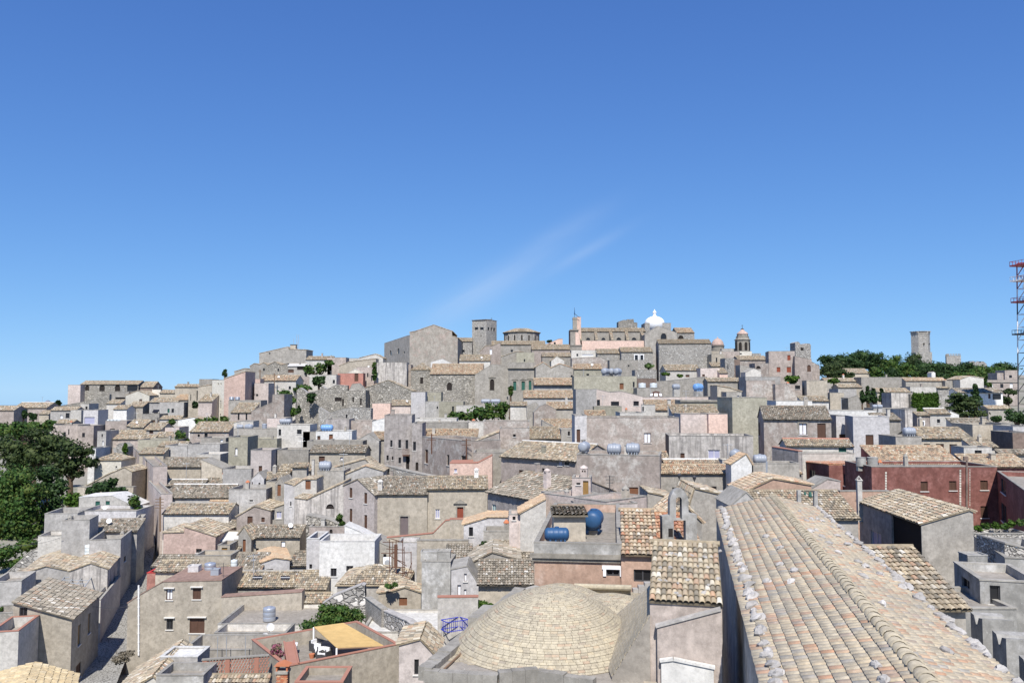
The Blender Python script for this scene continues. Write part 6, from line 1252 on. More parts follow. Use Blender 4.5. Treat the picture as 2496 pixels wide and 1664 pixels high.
# ------------------------------------------------------------------ near field: the big church roof, its stones, the brick dome
def Pz(px, py, z):
    d = ray(px, py); return d * (z / d.z)
def tile_mesh(p, L, seg=6, hg=0.82, lip=0.035):
    """one barrel tile with thickness, lying along +y"""
    V, F = [], []
    for r, y, hh in ((0.52 * p, -0.05, lip), (0.43 * p, L * 1.06, -0.012), (0.43 * p, -0.05, lip)):
        for k in range(seg + 1):
            a = math.pi * k / seg; V.append((-math.cos(a) * r, y, math.sin(a) * r * hg + hh))
    m = seg + 1
    for k in range(seg): F += [(k, k + 1, m + k + 1, m + k), (2 * m + k, 2 * m + k + 1, k + 1, k)]
    return V, F
def laid_tiles(parent, o, eu, ev, U, V, key, p, L, budget, name='roof_tiles', seg=6, inside=None, hg=0.82, lip=0.035, jit=0.012):
    """barrel tiles: those that show largest as single objects, the rest joined"""
    o, eu, ev = Vector(o), Vector(eu), Vector(ev); nn = eu.cross(ev)
    nu = int(round(U / p)); p = U / nu; nv = int(round(V / L)); L = V / nv
    tv, tf = tile_mesh(p, L, seg, hg, lip); protos = []
    for k in range(3):
        me = bpy.data.meshes.new('tile'); me.from_pydata(tv, [], tf); me.polygons.foreach_set('use_smooth', [True] * len(tf)); me.materials.append(tilemat(key, True)); protos.append(me)
    items = []; base = Vector(parent.matrix_world.translation) if False else Vector((0, 0, 0))
    for j in range(nv):
        for i in range(nu):
            s, t = (i + 0.5) * p + random.gauss(0, 0.006), j * L + random.gauss(0, jit)
            if inside and not inside(s, t): continue
            c = o + eu * s + ev * t + nn * (0.09 + abs(random.gauss(0, jit * 0.7))); wq = c + ROOT_OFF[0]
            if wq.y < 4: continue
            x, y = proj(wq); vis = -60 < x < 2556 and y < 1730
            items.append((wq.length if vis else 1e6 + wq.length, c, random.gauss(0, jit * 2)))
    items.sort(key=lambda q: q[0]); single, rest = items[:budget], items[budget:]
    for dist, c, a in single:
        ob = bpy.data.objects.new('tile', random.choice(protos)); COL.objects.link(ob); ob.parent = parent
        e2 = (eu * math.cos(a) + ev * math.sin(a)); v2 = nn.cross(e2)
        M = Matrix((e2, v2, nn)).transposed().to_4x4(); M.translation = c; ob.matrix_local = M
    if rest:
        B = np.array(tv); E = np.array([eu, ev, nn]); n = len(B); C = np.array([c for _, c, _ in rest]); A = np.array([a for _, _, a in rest])
        X = B[None, :, 0] - A[:, None] * B[None, :, 1]; Y = B[None, :, 1] + A[:, None] * B[None, :, 0]; Z = np.broadcast_to(B[None, :, 2], X.shape)
        W = C[:, None, :] + X[..., None] * E[0] + Y[..., None] * E[1] + Z[..., None] * E[2]
        Q = (np.array(tf)[None] + (np.arange(len(rest)) * n)[:, None, None]).reshape(-1, 4)
        npmesh(name, W.reshape(-1, 3), Q, tilemat(key), parent, True)['kind'] = 'stuff'
ROOT_OFF = [Vector((0, 0, 0))]
rocks = []
for k in range(7):
    rs = np.random.default_rng(50 + k); V = []; nu, nv = 9, 6
    for j in range(nv):
        th = math.pi * (j + 0.35) / (nv - 0.3)
        for i in range(nu): a = 2 * math.pi * i / nu; q = 1 + rs.normal(0, 0.14); V.append((math.sin(th) * math.cos(a) * q, math.sin(th) * math.sin(a) * q * 0.75, math.cos(th) * q * 0.62))
    F = [(j * nu + i, j * nu + (i + 1) % nu, (j + 1) * nu + (i + 1) % nu, (j + 1) * nu + i) for j in range(nv - 1) for i in range(nu)]; F += [tuple(range(nu - 1, -1, -1)), tuple((nv - 1) * nu + i for i in range(nu))]
    me = bpy.data.meshes.new('stone'); me.from_pydata(V, [], [f[::-1] for f in F]); me.materials.append(MATS['stone']); rocks.append(me)
def stone(p, size, nn, label, group):
    o = bpy.data.objects.new('roof_stone', random.choice(rocks)); COL.objects.link(o); q = Vector(nn).to_track_quat('Z', 'Y').to_matrix().to_4x4() @ Matrix.Rotation(random.uniform(0, 6.28), 4, 'Z')
    s = size * random.uniform(0.8, 1.25); M = Matrix.Translation(p) @ q @ Matrix.Diagonal((s, s * random.uniform(0.75, 1.0), s * random.uniform(0.7, 1.0), 1)); o.matrix_world = M
    tag(o, label, 'stone', group)
hR = -5.6; vpx = 1665; ang = math.atan((vpx - CX) / FPX / CP); ax = Vector((math.sin(ang), math.cos(ang), 0)); lf = Vector((-math.cos(ang), math.sin(ang), 0))
Rf = Pz(1882, 1212, hR)
def fit(dirv, tx, ty):
    best = None
    for wv in np.linspace(1.5, 5.0, 141):
        q = Rf + dirv * wv; x, _ = proj(q + Vector((0, 0, -1)))
        if best is None or abs(x - tx) < best[0]: best = (abs(x - tx), wv)
    wv = best[1]; lo, hi = -3.0, 0.5
    for _ in range(40):
        m = (lo + hi) / 2
        if proj(Rf + dirv * wv + Vector((0, 0, m)))[1] > ty: lo = m
        else: hi = m
    return wv, lo
wl_, dl_ = fit(lf, 1746, 1246); wr_, dr_ = fit(-lf, 1994, 1243)
print('church', Rf, wl_, dl_, wr_, dr_)
LEN = Rf.y / math.cos(ang) - 7.0; near = Rf - ax * LEN; gch = -24.0
cr = empty('church', (near.x, near.y, gch), -ang, 'large church with a long tiled roof weighted with stones, lower right', 'church')
OFF = Vector((near.x, near.y, gch)); rotm = Matrix.Rotation(-ang, 3, 'Z')
# local frame: x right, y away along the ridge
zR = hR - gch; zl, zr_ = zR + dl_, zR + dr_; m = MB()
for pts in ([(-wl_, 0), (-wl_, LEN)], [(wr_, LEN), (wr_, 0)]):
    (x0, y0), (x1, y1) = pts; zt = zl if x0 < 0 else zr_; i = 0.25 if x0 < 0 else -0.25
    m.poly([(x1 + i, y1, 0), (x0 + i, y0, 0), (x0 + i, y0, zt - 0.02), (x1 + i, y1, zt - 0.02)])
for y in (0, LEN): m.poly([(-wl_ + 0.25, y, 0), (wr_ - 0.25, y, 0), (wr_ - 0.25, y, zr_ - 0.02), (0, y, zR - 0.02), (-wl_ + 0.25, y, zl - 0.02)])
m.build('wall', MATS['concrete'], cr)
class _V: pass
def church_plane(xe, ze, budget, left):
    ln = math.hypot(xe, zR - ze); c, s = abs(xe) / ln, (zR - ze) / ln
    if left: o, eu, ev = Vector((xe, LEN, ze)), Vector((0, -1, 0)), Vector((c, 0, s))
    else: o, eu, ev = Vector((xe, 0, ze)), Vector((0, 1, 0)), Vector((-c, 0, s))
    nn = eu.cross(ev); mb = MB(); mb.prism([o, o + eu * LEN, o + eu * LEN + ev * ln, o + ev * ln], nn * 0.085); sl2 = mb.build('roof', MATS['tilebase_church'], cr)
    # project with the church's own placement
    global proj
    old = proj; proj = lambda p, old=old: old(rotm @ (p - ROOT_OFF[0]) + OFF); 
    laid_tiles(sl2, o, eu, ev, LEN, ln, 'church', 0.215, ln / 10, budget, hg=0.55, lip=0.018, jit=0.005); proj = old
    return o, eu, ev, nn, ln
def church_fix(c): return rotm @ c + OFF
ROOT_OFF[0] = Vector((0, 0, 0))
_lt = laid_tiles
def _dist(c): return church_fix(c)
pl_l = church_plane(-wl_, zl, 170, True); pl_r = church_plane(wr_, zr_, 130, False)
m = MB(); nk = int(LEN / 0.4)
rc_me = bpy.data.meshes.new('ridge_tile'); vv, ff = tile_mesh(0.36, 0.42, 6, 0.8, 0.012); rc_me.from_pydata(vv, [], ff); rc_me.polygons.foreach_set('use_smooth', [True] * len(ff)); rc_me.materials.append(tilemat('paver', True))
for k in range(nk):
    ob = bpy.data.objects.new('ridge_tile', rc_me); COL.objects.link(ob); ob.parent = cr; ob.location = (random.gauss(0, 0.008), LEN - (k + 1) * LEN / nk, zR + 0.115); ob.rotation_euler = (random.gauss(0, 0.01), 0, random.gauss(0, 0.02))
def on_church(px, py, left):
    o, eu, ev, nn, ln = pl_l if left else pl_r; ow, nw = church_fix(o), rotm @ nn; d = ray(px, py); return d * ((ow + nw * 0.17).dot(nw) / d.dot(nw)), nw
at(1780, 1140)
for left, lst in ((True, [(420, 660), (255, 710), (440, 705), (225, 900), (490, 935), (615, 980), (395, 1060), (690, 1090), (680, 1320), (870, 1395), (830, 1545), (500, 1545), (1990, 2680), (2090, 2880)]),
                  (False, [(945, 590), (1040, 715), (1105, 700), (1190, 695), (1260, 725), (1170, 850), (1095, 860), (1465, 925), (1250, 940), (1345, 1020), (1610, 1050), (1475, 1150), (1740, 1275), (1845, 1340), (2045, 1445), (1820, 1480), (2346, 1627), (2076, 1851), (2957, 2496), (2350, 1620)])):
    for x, y in lst:
        p, nw = on_church(zx(x), zy(y), left); stone(p, 0.14 if y < 900 else 0.15, nw, 'loose grey stone lying on the tiles of the large church roof', 'loose stones on the church roof')
for left, n_, ins in ((True, 62, 0.34), (False, 60, 0.12)):
    o, eu, ev, nn, ln = pl_l if left else pl_r
    for k in range(n_):
        f = (k + random.uniform(0.1, 0.9)) / n_; c = o + eu * (LEN * f) + ev * (ins + random.gauss(0, 0.05)) + nn * 0.17
        p = church_fix(c)
        if p.y < 12: continue
        stone(p, 0.19 if left else 0.17, rotm @ nn, 'grey stone in the row weighting the left verge of the church roof' if left else 'flat grey stone in the row along the right verge of the church roof', 'stones along the left verge' if left else 'stones along the right verge')
# small coppi roof beside the church, with its stained wall
at(0, 0, 1.0)
sr = h('small coppi roof with stones beside the church wall', 1584, 1760, 1467, 'S', 'pinkgrey', matl='beige', ry=1328, D=28.6, yaw=-11.8, notile=True, zb=-20, oh=(0.02, 0.02, 0.06, 0.02))
c_ = 1 / math.sqrt(1 + sr['t'] ** 2); ROOT_OFF[0] = Vector((sr['A'].x, sr['A'].y, sr['zb']))
tiles_parent = sr['roof'][0]
laid_tiles(tiles_parent, (0, -0.06, sr['zt'] - sr['zb']), (1, 0, 0), (0, c_, sr['t'] * c_), sr['w'], sr['r'] / c_, 'old', sr['w'] / 13, 0.36, 300)
nn_ = sr['n'] * (-sr['t'] * c_) + Vector((0, 0, c_))
at(1540, 1180)
for x, y in ((390, 1135), (530, 1130), (685, 1130), (900, 1115), (1035, 1130), (385, 1300), (465, 1310), (760, 1300), (630, 1345), (1045, 1370), (1180, 1285), (610, 1480), (650, 1515), (980, 1475), (820, 965), (545, 940), (600, 955), (470, 955), (1000, 990), (1090, 985), (1155, 985), (1205, 905)):
    d = ray(zx(x), zy(y)); q = sr['A'] + nn_ * 0.2; p = d * (q.dot(nn_) / d.dot(nn_)); stone(p, 0.085, nn_, 'grey stone lying on the small coppi roof beside the church', 'stones on the small coppi roof')
at(1400, 1360)
h('stained plaster wall under the small coppi roof', kind='P', prof=[(1130, 945), (2010, 715)], mat='pinkgrey', D=28.2, yaw=-11.8, dep=0.2, notile=True, cop='stone', zb=-20)
h('whitewashed base wall in the yard beside the church', kind='P', prof=[(1185, 1415), (1350, 1395), (1900, 1510)], mat='white', D=28.0, yaw=-11.8, dep=0.1, notile=True, cop='white', zb=-20, name='yard_wall', cat='wall')
# peach house with cornice, roof deck and blue tanks
at(1100, 1180)
pe = h('peach house with heavy cornice and roof deck', 1135, 2318, 800, 'F', 'peach', D=43.2, yaw=-7, dep=15, par=0.5, zb=-20, cornice=(0.50, 0.22), win=[(2115, 1160, 2300, 1250, 'dfWn')])
m = MB(); m.box(-0.03, pe['w'] + 0.03, -0.045, -0.003, pe['zt'] - pe['zb'] - 0.495, pe['zt'] - pe['zb'] - 0.002); m.build('parapet_band', MATS['concrete'], pe['root'])
pe2 = h('peach wing with barred window under warm coppi tiles', 2318, 2800, 945, 'S', 'peach', ry=370, D=42.4, yaw=-7, zb=-20, tile='warm', win=[(2490, 1165, 2740, 1327, 'dn')], oh=(0.0, 0.1, 0.25, 0.05))
hu = h('small plastered hut with stone-tiled roof on the deck', 1400, 1832, 432, 'S', 'beige', ry=360, D=46.5, zb=-12, tile='grey', dep=2.2)
tank('large dark blue lying tank at the deck parapet', pe, 1272, 1608, 785, 592, 'tank_blue', group=None, back=1.2, rz=0.03)
tank('large dark blue tank seen end-on beside the plastered hut', pe, 1828, 2058, 610, 352, 'tank_blue', group=None, end=True, rz=1.35, back=6.0)
h('orange coppi roof behind the bell gable', 2560, 3380, 825, 'S', 'grey', ry=420, D=46.5, tile='orange', zb=-20)
h('warm coppi roof slope right behind the bell gable', kind='P', prof=[(2790, 640), (3180, 280), (3420, 520)], mat='grey', D=55, dep=5, tile='warm', zb=-20)
# bell gable
at(1540, 1180)
Db = 45.0; oq = P(zx(415), zy(800), Db)
def bl(x, y): p = P(zx(x), zy(y), Db); return p.x - oq.x, p.z - (-20)
r = empty('bell_gable', (oq.x, oq.y, -20), 0, 'grey stone bell gable with slot opening beside the church', 'bell gable')
arc = [(520 + 127 * (1 - math.cos(a)), 245 - 185 * math.sin(a)) for a in np.linspace(0.0, math.pi, 13)]
topp = [bl(415, 440), bl(518, 425)] + [bl(*q) for q in arc] + [bl(776, 400), bl(890, 415)]
tp2 = []
for q in topp:
    tp2.append((max(q[0], (tp2[-1][0] + 0.002) if tp2 else q[0]), q[1]))
def opn(x0, y0, x1, y1, ar=False): a, zb_ = bl(x0, y1); b, zt2 = bl(x1, y0); return (a, zb_, b, zt2, ar)
ops = [opn(605, 170, 682, 478, True), opn(575, 492, 735, 800)]; th = 0.62; m = MB()
wallpanel(m, (0, 0), (1, 0), (0, 1), tp2, 0.0, ops, th)
wv = tp2[-1][0]; wallpanel(m, (wv, th), (-1, 0), (0, -1), [(wv - s, z) for s, z in reversed(tp2)], 0.0, [(wv - o[2], o[1], wv - o[0], o[3], o[4]) for o in ops], 0.01)
for (a, za), (b, zc) in zip(tp2, tp2[1:]): m.poly([(a, 0, za), (b, 0, zc), (b, th, zc), (a, th, za)])
for x, zt2 in ((0, tp2[0][1]), (wv, tp2[-1][1])): m.poly([(x, 0, 0), (x, th, 0), (x, th, zt2), (x, 0, zt2)])
m.build('wall', MATS['concrete'], r)
a, z0_, b, z1_, _ = ops[0]; m = MB()
for k in range(4): x = a + (b - a) * (k + 0.7) / 4.4; m.tube((x, th / 2, z1_ - 0.55), (x, th / 2, z1_ - 0.05), 0.018)
m.tube((a, th / 2, z1_ - 0.42), (b, th / 2, z1_ - 0.42), 0.03); m.build('bar', MATS['iron'], r)
m = MB(); q = opn(500, 600, 560, 715); m.box(q[0], q[2], -0.01, 0.05, q[1], q[3]); m.build('niche', MATS['void'], r)
m = MB(); q = opn(415, 745, 510, 800); m.box(q[0] - 0.05, q[2], -0.35, -0.01, q[1], q[3]); m.build('ledge', MATS['coping'], r)
# ------------------------------------------------------------------ brick dome and its terrace
zd = P(1342, 1566, 33).z; dc = P(1342, 1566, 33); RD, HD = 3.85, 2.1
dr_ = empty('domed_chapel', (dc.x, dc.y, -20), 0, 'brick domed chapel roof with stone parapets, bottom centre', 'chapel'); zl0 = zd + 20
def Ld(px, py, dz=0.0): p = Pz(px, py, zd + dz); return Vector((p.x - dc.x, p.y - dc.y, zl0 + dz))
LFc, BL, BR, RFc = Ld(1036, 1641), Ld(1268, 1447), Ld(1600, 1440), Ld(1592, 1690)
LFc2 = Ld(1036, 1700)
m = MB(); fp = [LFc, LFc + Vector((1.2, -2.6, 0)), RFc + Vector((0, -1.5, 0)), BR, BL]; fp = [LFc, Ld(1215, 1655), Ld(1310, 1648), Ld(1450, 1672), RFc, BR, BL]
m.prism([Vector((p.x, p.y, 0)) for p in fp], (0, 0, zl0 - 0.03)); m.build('wall', MATS['pinkgrey'], dr_)
mort = plaster('mortar', (0.56, 0.50, 0.38), 0.2)
fm_ = tilemat('brick'); pv = []
ctr = Vector((0, 0, 0))
def inpoly(x, y):
    s = None
    for a, b in zip(fp, fp[1:] + fp[:1]):
        c = (b.x - a.x) * (y - a.y) - (b.y - a.y) * (x - a.x)
        if c < 0.12 * (b - a).length: return False
    return True
m = MB(); m.prism([Vector((p.x, p.y, zl0 - 0.028)) for p in fp], (0, 0, 0.02)); m.build('terrace', MATS['terrace'], dr_)
pb_ = MB()
for j in range(-60, 80):
    for i in range(-40, 40):
        x, y = (i + 0.5 * (j % 2)) * 0.30, j * 0.155
        if not inpoly(x, y) or math.hypot(x, y) < RD - 0.12: continue
        dz = random.uniform(0, 0.010); pb_.box(x - 0.142, x + 0.142, y - 0.07, y + 0.07, zl0 - 0.006, zl0 + 0.012 + dz)
pvo = pb_.build('pavers', tilemat('paver'), dr_); pvo['kind'] = 'stuff'
def dome(cx, cy, z0, R, H, budget, name='dome', a_rng=(0, 2 * math.pi)):
    core = MB(); NA = 14; prf = [(max(0.02, R * (1 - q)), H * (1 - (1 - q) ** 2) ** 1.12 - 0.025) for q in np.linspace(0, 1, 20)]
    core.lathe((cx, cy, z0), prf, 48); shell = core.build(name, mort, dr_, True)
    path = [(R * (1 - q), H * (1 - (1 - q) ** 2) ** 1.12) for q in np.linspace(0, 0.97, 500)]; acc = 0; rows = []; last = path[0]; step = 0.105; nxt = step / 2
    for q in path[1:]:
        d = math.hypot(q[0] - last[0], q[1] - last[1]); acc += d
        if acc >= nxt: rows.append((q, math.atan2(q[1] - last[1], q[0] - last[0]))); nxt += step
        last = q
    items = []
    for k, ((rr, hh), tl) in enumerate(rows):
        if rr < 0.12: continue
        n = max(6, int(2 * math.pi * rr / 0.26)); ph = random.uniform(0, 6.28)
        for i in range(n):
            a = ph + 2 * math.pi * i / n; c = Vector((cx + rr * math.cos(a), cy + rr * math.sin(a), z0 + hh)); e1 = Vector((-math.sin(a), math.cos(a), 0)); e2 = Vector((math.cos(tl) * math.cos(a), math.cos(tl) * math.sin(a), math.sin(tl))); n3 = e1.cross(e2)
            if n3.dot(Vector((math.cos(a), math.sin(a), 0.5))) < 0: n3 = -n3
            items.append((c, e1, e2, n3, 2 * math.pi * rr / n))
    def key(it): p = it[0] + Vector((dc.x, dc.y, -20)); f = it[3].dot(-p.normalized()); return -(f / p.length ** 2) if proj(p)[1] < 1664 else 1
    items.sort(key=key); me = bpy.data.meshes.new('brick'); q = MB(); q.box(-0.5, 0.5, -0.5, 0.5, -0.5, 0.5); me.from_pydata(q.v, [], q.f); me.materials.append(tilemat('brick', True))
    for c, e1, e2, n3, wd in items[:budget]:
        ob = bpy.data.objects.new('brick', me); COL.objects.link(ob); ob.parent = shell; M = Matrix((e1, e2, n3)).transposed().to_4x4() @ Matrix.Diagonal((wd - 0.012, 0.097, 0.035 + random.uniform(0, 0.008), 1)); M.translation = c; ob.matrix_local = M
    jb = MB()
    for c, e1, e2, n3, wd in items[budget:]:
        a, b, n_ = e1 * (wd / 2 - 0.006), e2 * 0.0485, n3 * (0.0175 + random.uniform(0, 0.004)); jb.hexa([c - a - b - n_, c + a - b - n_, c + a + b - n_, c - a + b - n_, c - a - b + n_, c + a - b + n_, c + a + b + n_, c - a + b + n_])
    jo = jb.build('bricks', tilemat('brick'), shell); jo['kind'] = 'stuff'
dome(0, 0, zl0, RD, HD, 300)
q = Ld(1492, 1492); dome(q.x, q.y, zl0, 2.4, 0.75, 0, 'vault'); q = Ld(1370, 1462); dome(q.x, q.y, zl0, 2.2, 0.7, 0, 'vault')
def parapet(pts, hgt, wd, name='parapet', mat='coping'):
    mb = MB()
    for a, b in zip(pts, pts[1:]):
        n = max(1, int((b - a).length / 0.45)); d = (b - a) / n; s = Vector((d.y, -d.x, 0)).normalized() * wd / 2
        for k in range(n):
            p, q2 = a + d * k, a + d * (k + 0.985); j = random.uniform(-0.02, 0.03); hz = Vector((0, 0, hgt + j)); w2 = s * random.uniform(0.92, 1.1); lo = Vector((0, 0, -0.25))
            mb.hexa([p - w2 + lo, q2 - w2 + lo, q2 + w2 + lo, p + w2 + lo, p - w2 + hz, q2 - w2 + hz, q2 + w2 + hz, p + w2 + hz])
    return mb.build(name, MATS[mat], dr_)
parapet([LFc, LFc.lerp(BL, 0.42)], 0.22, 0.5); parapet([LFc.lerp(BL, 0.43), LFc.lerp(BL, 0.6)], 0.62, 0.5); parapet([LFc.lerp(BL, 0.61), BL], 0.30, 0.5)
parapet([LFc, Ld(1215, 1655)], 0.16, 0.35); parapet([Ld(1215, 1655), Ld(1310, 1648)], 0.28, 0.35); parapet([Ld(1310, 1648), Ld(1450, 1672)], 0.25, 0.35)
parapet([BL, Ld(1310, 1436)], 0.2, 0.3); parapet([RFc, Ld(1598, 1530)], 0.05, 0.7, 'ledge', 'beige')
m = MB(); m.tube(LFc.lerp(BL, 0.03) + Vector((0.55, 0, 0.06)), LFc.lerp(BL, 0.58) + Vector((0.4, 0, 0.06)), 0.045, seg=6); m.tube(LFc.lerp(BL, 0.62) + Vector((0.4, 0, 0.1)), LFc.lerp(BL, 0.97) + Vector((0.4, 0, 0.1)), 0.04, seg=6); m.build('wooden_strip', MATS['wood'], dr_)
a = Ld(1400, 1428, 0.4); b = Ld(1539, 1432, 0.4); m = MB(); m.tube(a, b, 0.14, seg=10); m.box(a.x, b.x, a.y - 0.1, a.y + 0.2, a.z - 0.7, a.z); m.build('gutter_roll', tilemat('brick'), dr_)
for k, (x, y) in enumerate(((1550, 1437), (1563, 1430), (1578, 1422))):
    p = Ld(x, y, 0.12 + 0.16 * k); m = MB(); m.box(p.x - 0.16, p.x + 0.16, p.y - 0.2, p.y + 0.2, p.z - 0.25, p.z + 0.08); m.build('step', MATS['stone'], dr_)
qa, qn = sr['A'] - Vector((dc.x, dc.y, -20)), sr['n']; ql = -sr['e']; zt2 = sr['zt'] + 20 - 0.45; m = MB()
f0, f1 = Vector((qa.x, qa.y, 0)) - qn * 0.1, Vector((qa.x, qa.y, 0)) + qn * (sr['d'] + 1.5)
m.hexa([f0 + ql * 1.3 + Vector((0, 0, zl0 - 0.2)), f0 + Vector((0, 0, zl0 - 0.2)), f1 + Vector((0, 0, zl0 - 0.2)), f1 + ql * 2.4 + Vector((0, 0, zl0 - 0.2)), f0 + ql * 1.3 + Vector((0, 0, zl0 + 0.1)), f0 + Vector((0, 0, zt2)), f1 + Vector((0, 0, zt2)), f1 + ql * 2.4 + Vector((0, 0, zl0 + 0.1))]); m.build('valley_slope', MATS['terrace'], dr_); a0, a1, b0, b1 = f0 + ql * 1.3 + Vector((0, 0, zl0 + 0.1)), f0 + Vector((0, 0, zt2)), f1 + ql * 2.4 + Vector((0, 0, zl0 + 0.1)), f1 + Vector((0, 0, zt2)); vs = MB(); up_ = (b0 - a0).cross(a1 - a0).normalized(); up_ = up_ if up_.z > 0 else -up_
for j in range(17):
    for i in range(20):
        u0, u1, v0, v1 = (i + 0.5 * (j % 2) - 0.45) / 19, (i + 0.5 * (j % 2) + 0.45) / 19, (j + 0.05) / 17, (j + 0.95) / 17
        if u0 < 0 or u1 > 1: continue
        q4 = [a0.lerp(b0, u).lerp(a1.lerp(b1, u), v) for u, v in ((u0, v0), (u1, v0), (u1, v1), (u0, v1))]; vs.hexa([q - up_ * 0.02 for q in q4] + [q + up_ * (0.018 + random.uniform(0, 0.01)) for q in q4])
vs.build('slope_bricks', tilemat('paver'), dr_)['kind'] = 'stuff'
# swallow-tailed merlons at the lower right
at(2076, 1384)
for k, (x, y, D) in enumerate(((1700, 640, 31), (2010, 900, 28), (2390, 1250, 25.5))):
    p = P(zx(x), zy(y), D); m = MB(); wd = 0.95; hz = 0.42
    prof_ = [(-wd / 2, -6), (wd / 2, -6), (wd / 2, 0.0), (wd * 0.2, -0.05), (0, -hz), (-wd * 0.2, -0.05), (-wd / 2, 0.0)]
    m.prism([Vector((0.1 * a, a, b)) for a, b in prof_], (1.0, -0.25, 0)); o = m.build('merlon', MATS['concrete']); o.location = p
    tag(o, ('pitted stone merlon with a notch, farthest of three by the church roof', 'pitted stone merlon with a notch, middle of three by the church roof', 'pitted stone merlon with a notch, nearest of three by the church roof')[k], 'merlon', 'merlons by the church roof')
# ------------------------------------------------------------------ trees and plants
at(0, 900)
tree('light green bushy treetop at the upper left of the grove', [(80, 850, 200, 130), (330, 820, 200, 120), (560, 800, 160, 100), (680, 740, 90, 60)], 178, 'leaf_mid')
tree('large spreading pine in the middle of the left grove', [(150, 1060, 260, 190), (640, 950, 280, 170), (450, 1150, 300, 200), (820, 1010, 160, 130), (700, 1180, 230, 190), (250, 1280, 300, 200)], 165, 'leaf_pine')
tree('pine leaning right at the edge of the left grove', [(1040, 1110, 230, 170), (1190, 1260, 150, 110), (930, 1320, 200, 150), (760, 1380, 200, 170), (1050, 1400, 120, 90)], 156, 'leaf_pine')
tree('ivy hanging on the rubble end wall at the street top', [(1715, 1090, 38, 100), (1700, 1220, 45, 90)], 168, 'leaf_ivy', trunk=False, name='ivy', cat='plant', crown='foliage')
at(0, 1120)
tree('broad deep green tree filling the left edge', [(160, 260, 330, 240), (300, 520, 330, 260), (330, 760, 320, 260), (120, 800, 300, 300), (180, 1020, 330, 200), (430, 960, 160, 140), (60, 560, 200, 300)], 141, 'leaf_mid')
tree('dark shady tree between the pine and the hedge', [(700, 420, 190, 190), (640, 220, 170, 150), (740, 640, 170, 190), (600, 800, 160, 200), (820, 330, 130, 130)], 147, 'leaf_dark')
tree('square-cut bright hedge tree left of the dark fig', [(970, 540, 135, 115), (1040, 600, 90, 90)], 133, 'leaf_ivy', trunk=False, name='hedge', cat='hedge', crown='foliage')
tree('dark fig tree above the green-doored house', [(1420, 370, 200, 110), (1600, 460, 140, 110), (1280, 420, 110, 60), (1540, 300, 90, 60)], 135, 'leaf_dark')
tree('bush beside the street below the fig tree', [(1830, 560, 85, 110), (1880, 700, 45, 80)], 124, 'leaf_mid', name='bush', cat='bush', trunk=False, crown='foliage')
tree('undergrowth at the foot of the left grove', [(90, 1250, 200, 130), (320, 1390, 200, 80), (20, 1420, 120, 80), (350, 1180, 180, 130)], 121, 'leaf_mid', name='bush', cat='bush', trunk=False, crown='foliage')
at(0, 880, 9.8)
tree('round dark shrub left of the arch, far left', [(560, 1260, 85, 120)], 255, 'leaf_dark', name='bush', cat='bush', crown='foliage'); tree('round dark shrub right of the arch, far left', [(790, 1330, 105, 90)], 252, 'leaf_dark', name='bush', cat='bush', crown='foliage')
tree('small tree breaking the skyline at far left', [(1350, 1030, 130, 60), (1380, 960, 50, 35)], 292, 'leaf_dark')
tree('shrub line above the pines, far left', [(1180, 1460, 140, 60), (780, 1500, 160, 50)], 214, 'leaf_mid', name='bush', cat='bush', trunk=False, crown='foliage')
at(400, 800)
tree('tiny conifer on the left skyline', [(828, 625, 34, 40), (828, 585, 20, 30)], 300, 'leaf_dark')
tree('vine-covered pergola plants right of the skyline fort', [(1990, 570, 90, 90), (2120, 560, 110, 90), (2250, 480, 80, 45)], 280, 'leaf_mid', name='vine', cat='plant', crown='foliage')
tree('flat-topped dark pine above the ruins', [(2120, 730, 95, 75), (2110, 680, 90, 35)], 257, 'leaf_dark')
tree('wide bush left of the flat-topped pine', [(1890, 815, 120, 60)], 250, 'leaf_mid', name='bush', cat='bush', crown='foliage')
tree('palm-like shrub left of the ruined shell', [(1640, 890, 110, 70), (1720, 970, 90, 85)], 241, 'leaf_mid', name='shrub', cat='bush', crown='foliage')
tree('round green bush below the ruined shell', [(1720, 1150, 85, 75)], 220, 'leaf_ivy', name='bush', cat='bush', crown='foliage')
tree('ivy clump inside the ruined shell', [(2005, 950, 62, 82), (1840, 1105, 25, 55)], 233, 'leaf_dark', name='ivy', cat='plant', trunk=False, crown='foliage')
tree('dark ivy beside the cream zigzag house', [(418, 1050, 42, 60)], 248, 'leaf_dark', name='ivy', cat='plant', trunk=False, crown='foliage')
tree('row of low bushes on the left hillside', [(640, 1240, 90, 40), (500, 1265, 90, 35), (830, 1230, 70, 35)], 206, 'leaf_mid', name='bush', cat='bush', trunk=False, crown='foliage')
at(320, 1000)
tree('small round tree among roofs, left hillside', [(670, 345, 85, 75), (740, 415, 55, 45)], 187, 'leaf_mid')
tree('small bush above the small round tree', [(550, 160, 50, 38)], 212, 'leaf_mid', name='bush', cat='bush', crown='foliage')
at(800, 740)
tree('ivy strip climbing beside the patched plaster wall', [(632, 950, 32, 125), (625, 830, 25, 45)], 259, 'leaf_mid', name='ivy', cat='plant', trunk=False, crown='foliage')
tree('large leafy tree in the middle of the town', [(1750, 1520, 150, 60), (2040, 1470, 160, 85), (2220, 1430, 120, 95), (2380, 1420, 100, 105), (2150, 1530, 200, 70), (1900, 1540, 150, 60), (2340, 1520, 110, 70)], 191, 'leaf_mid')
at(1200, 740)
tree('thin pale sapling below the huge rubble block', [(2140, 850, 55, 40)], 256, 'leaf_bright'); tree('tall narrow palm beside the palazzo', [(255, 1150, 36, 40), (255, 1220, 30, 60)], 236, 'leaf_mid')
tree('low pine crest on the centre skyline', [(780, 512, 38, 14)], 330, 'leaf_dark')
at(1600, 740)
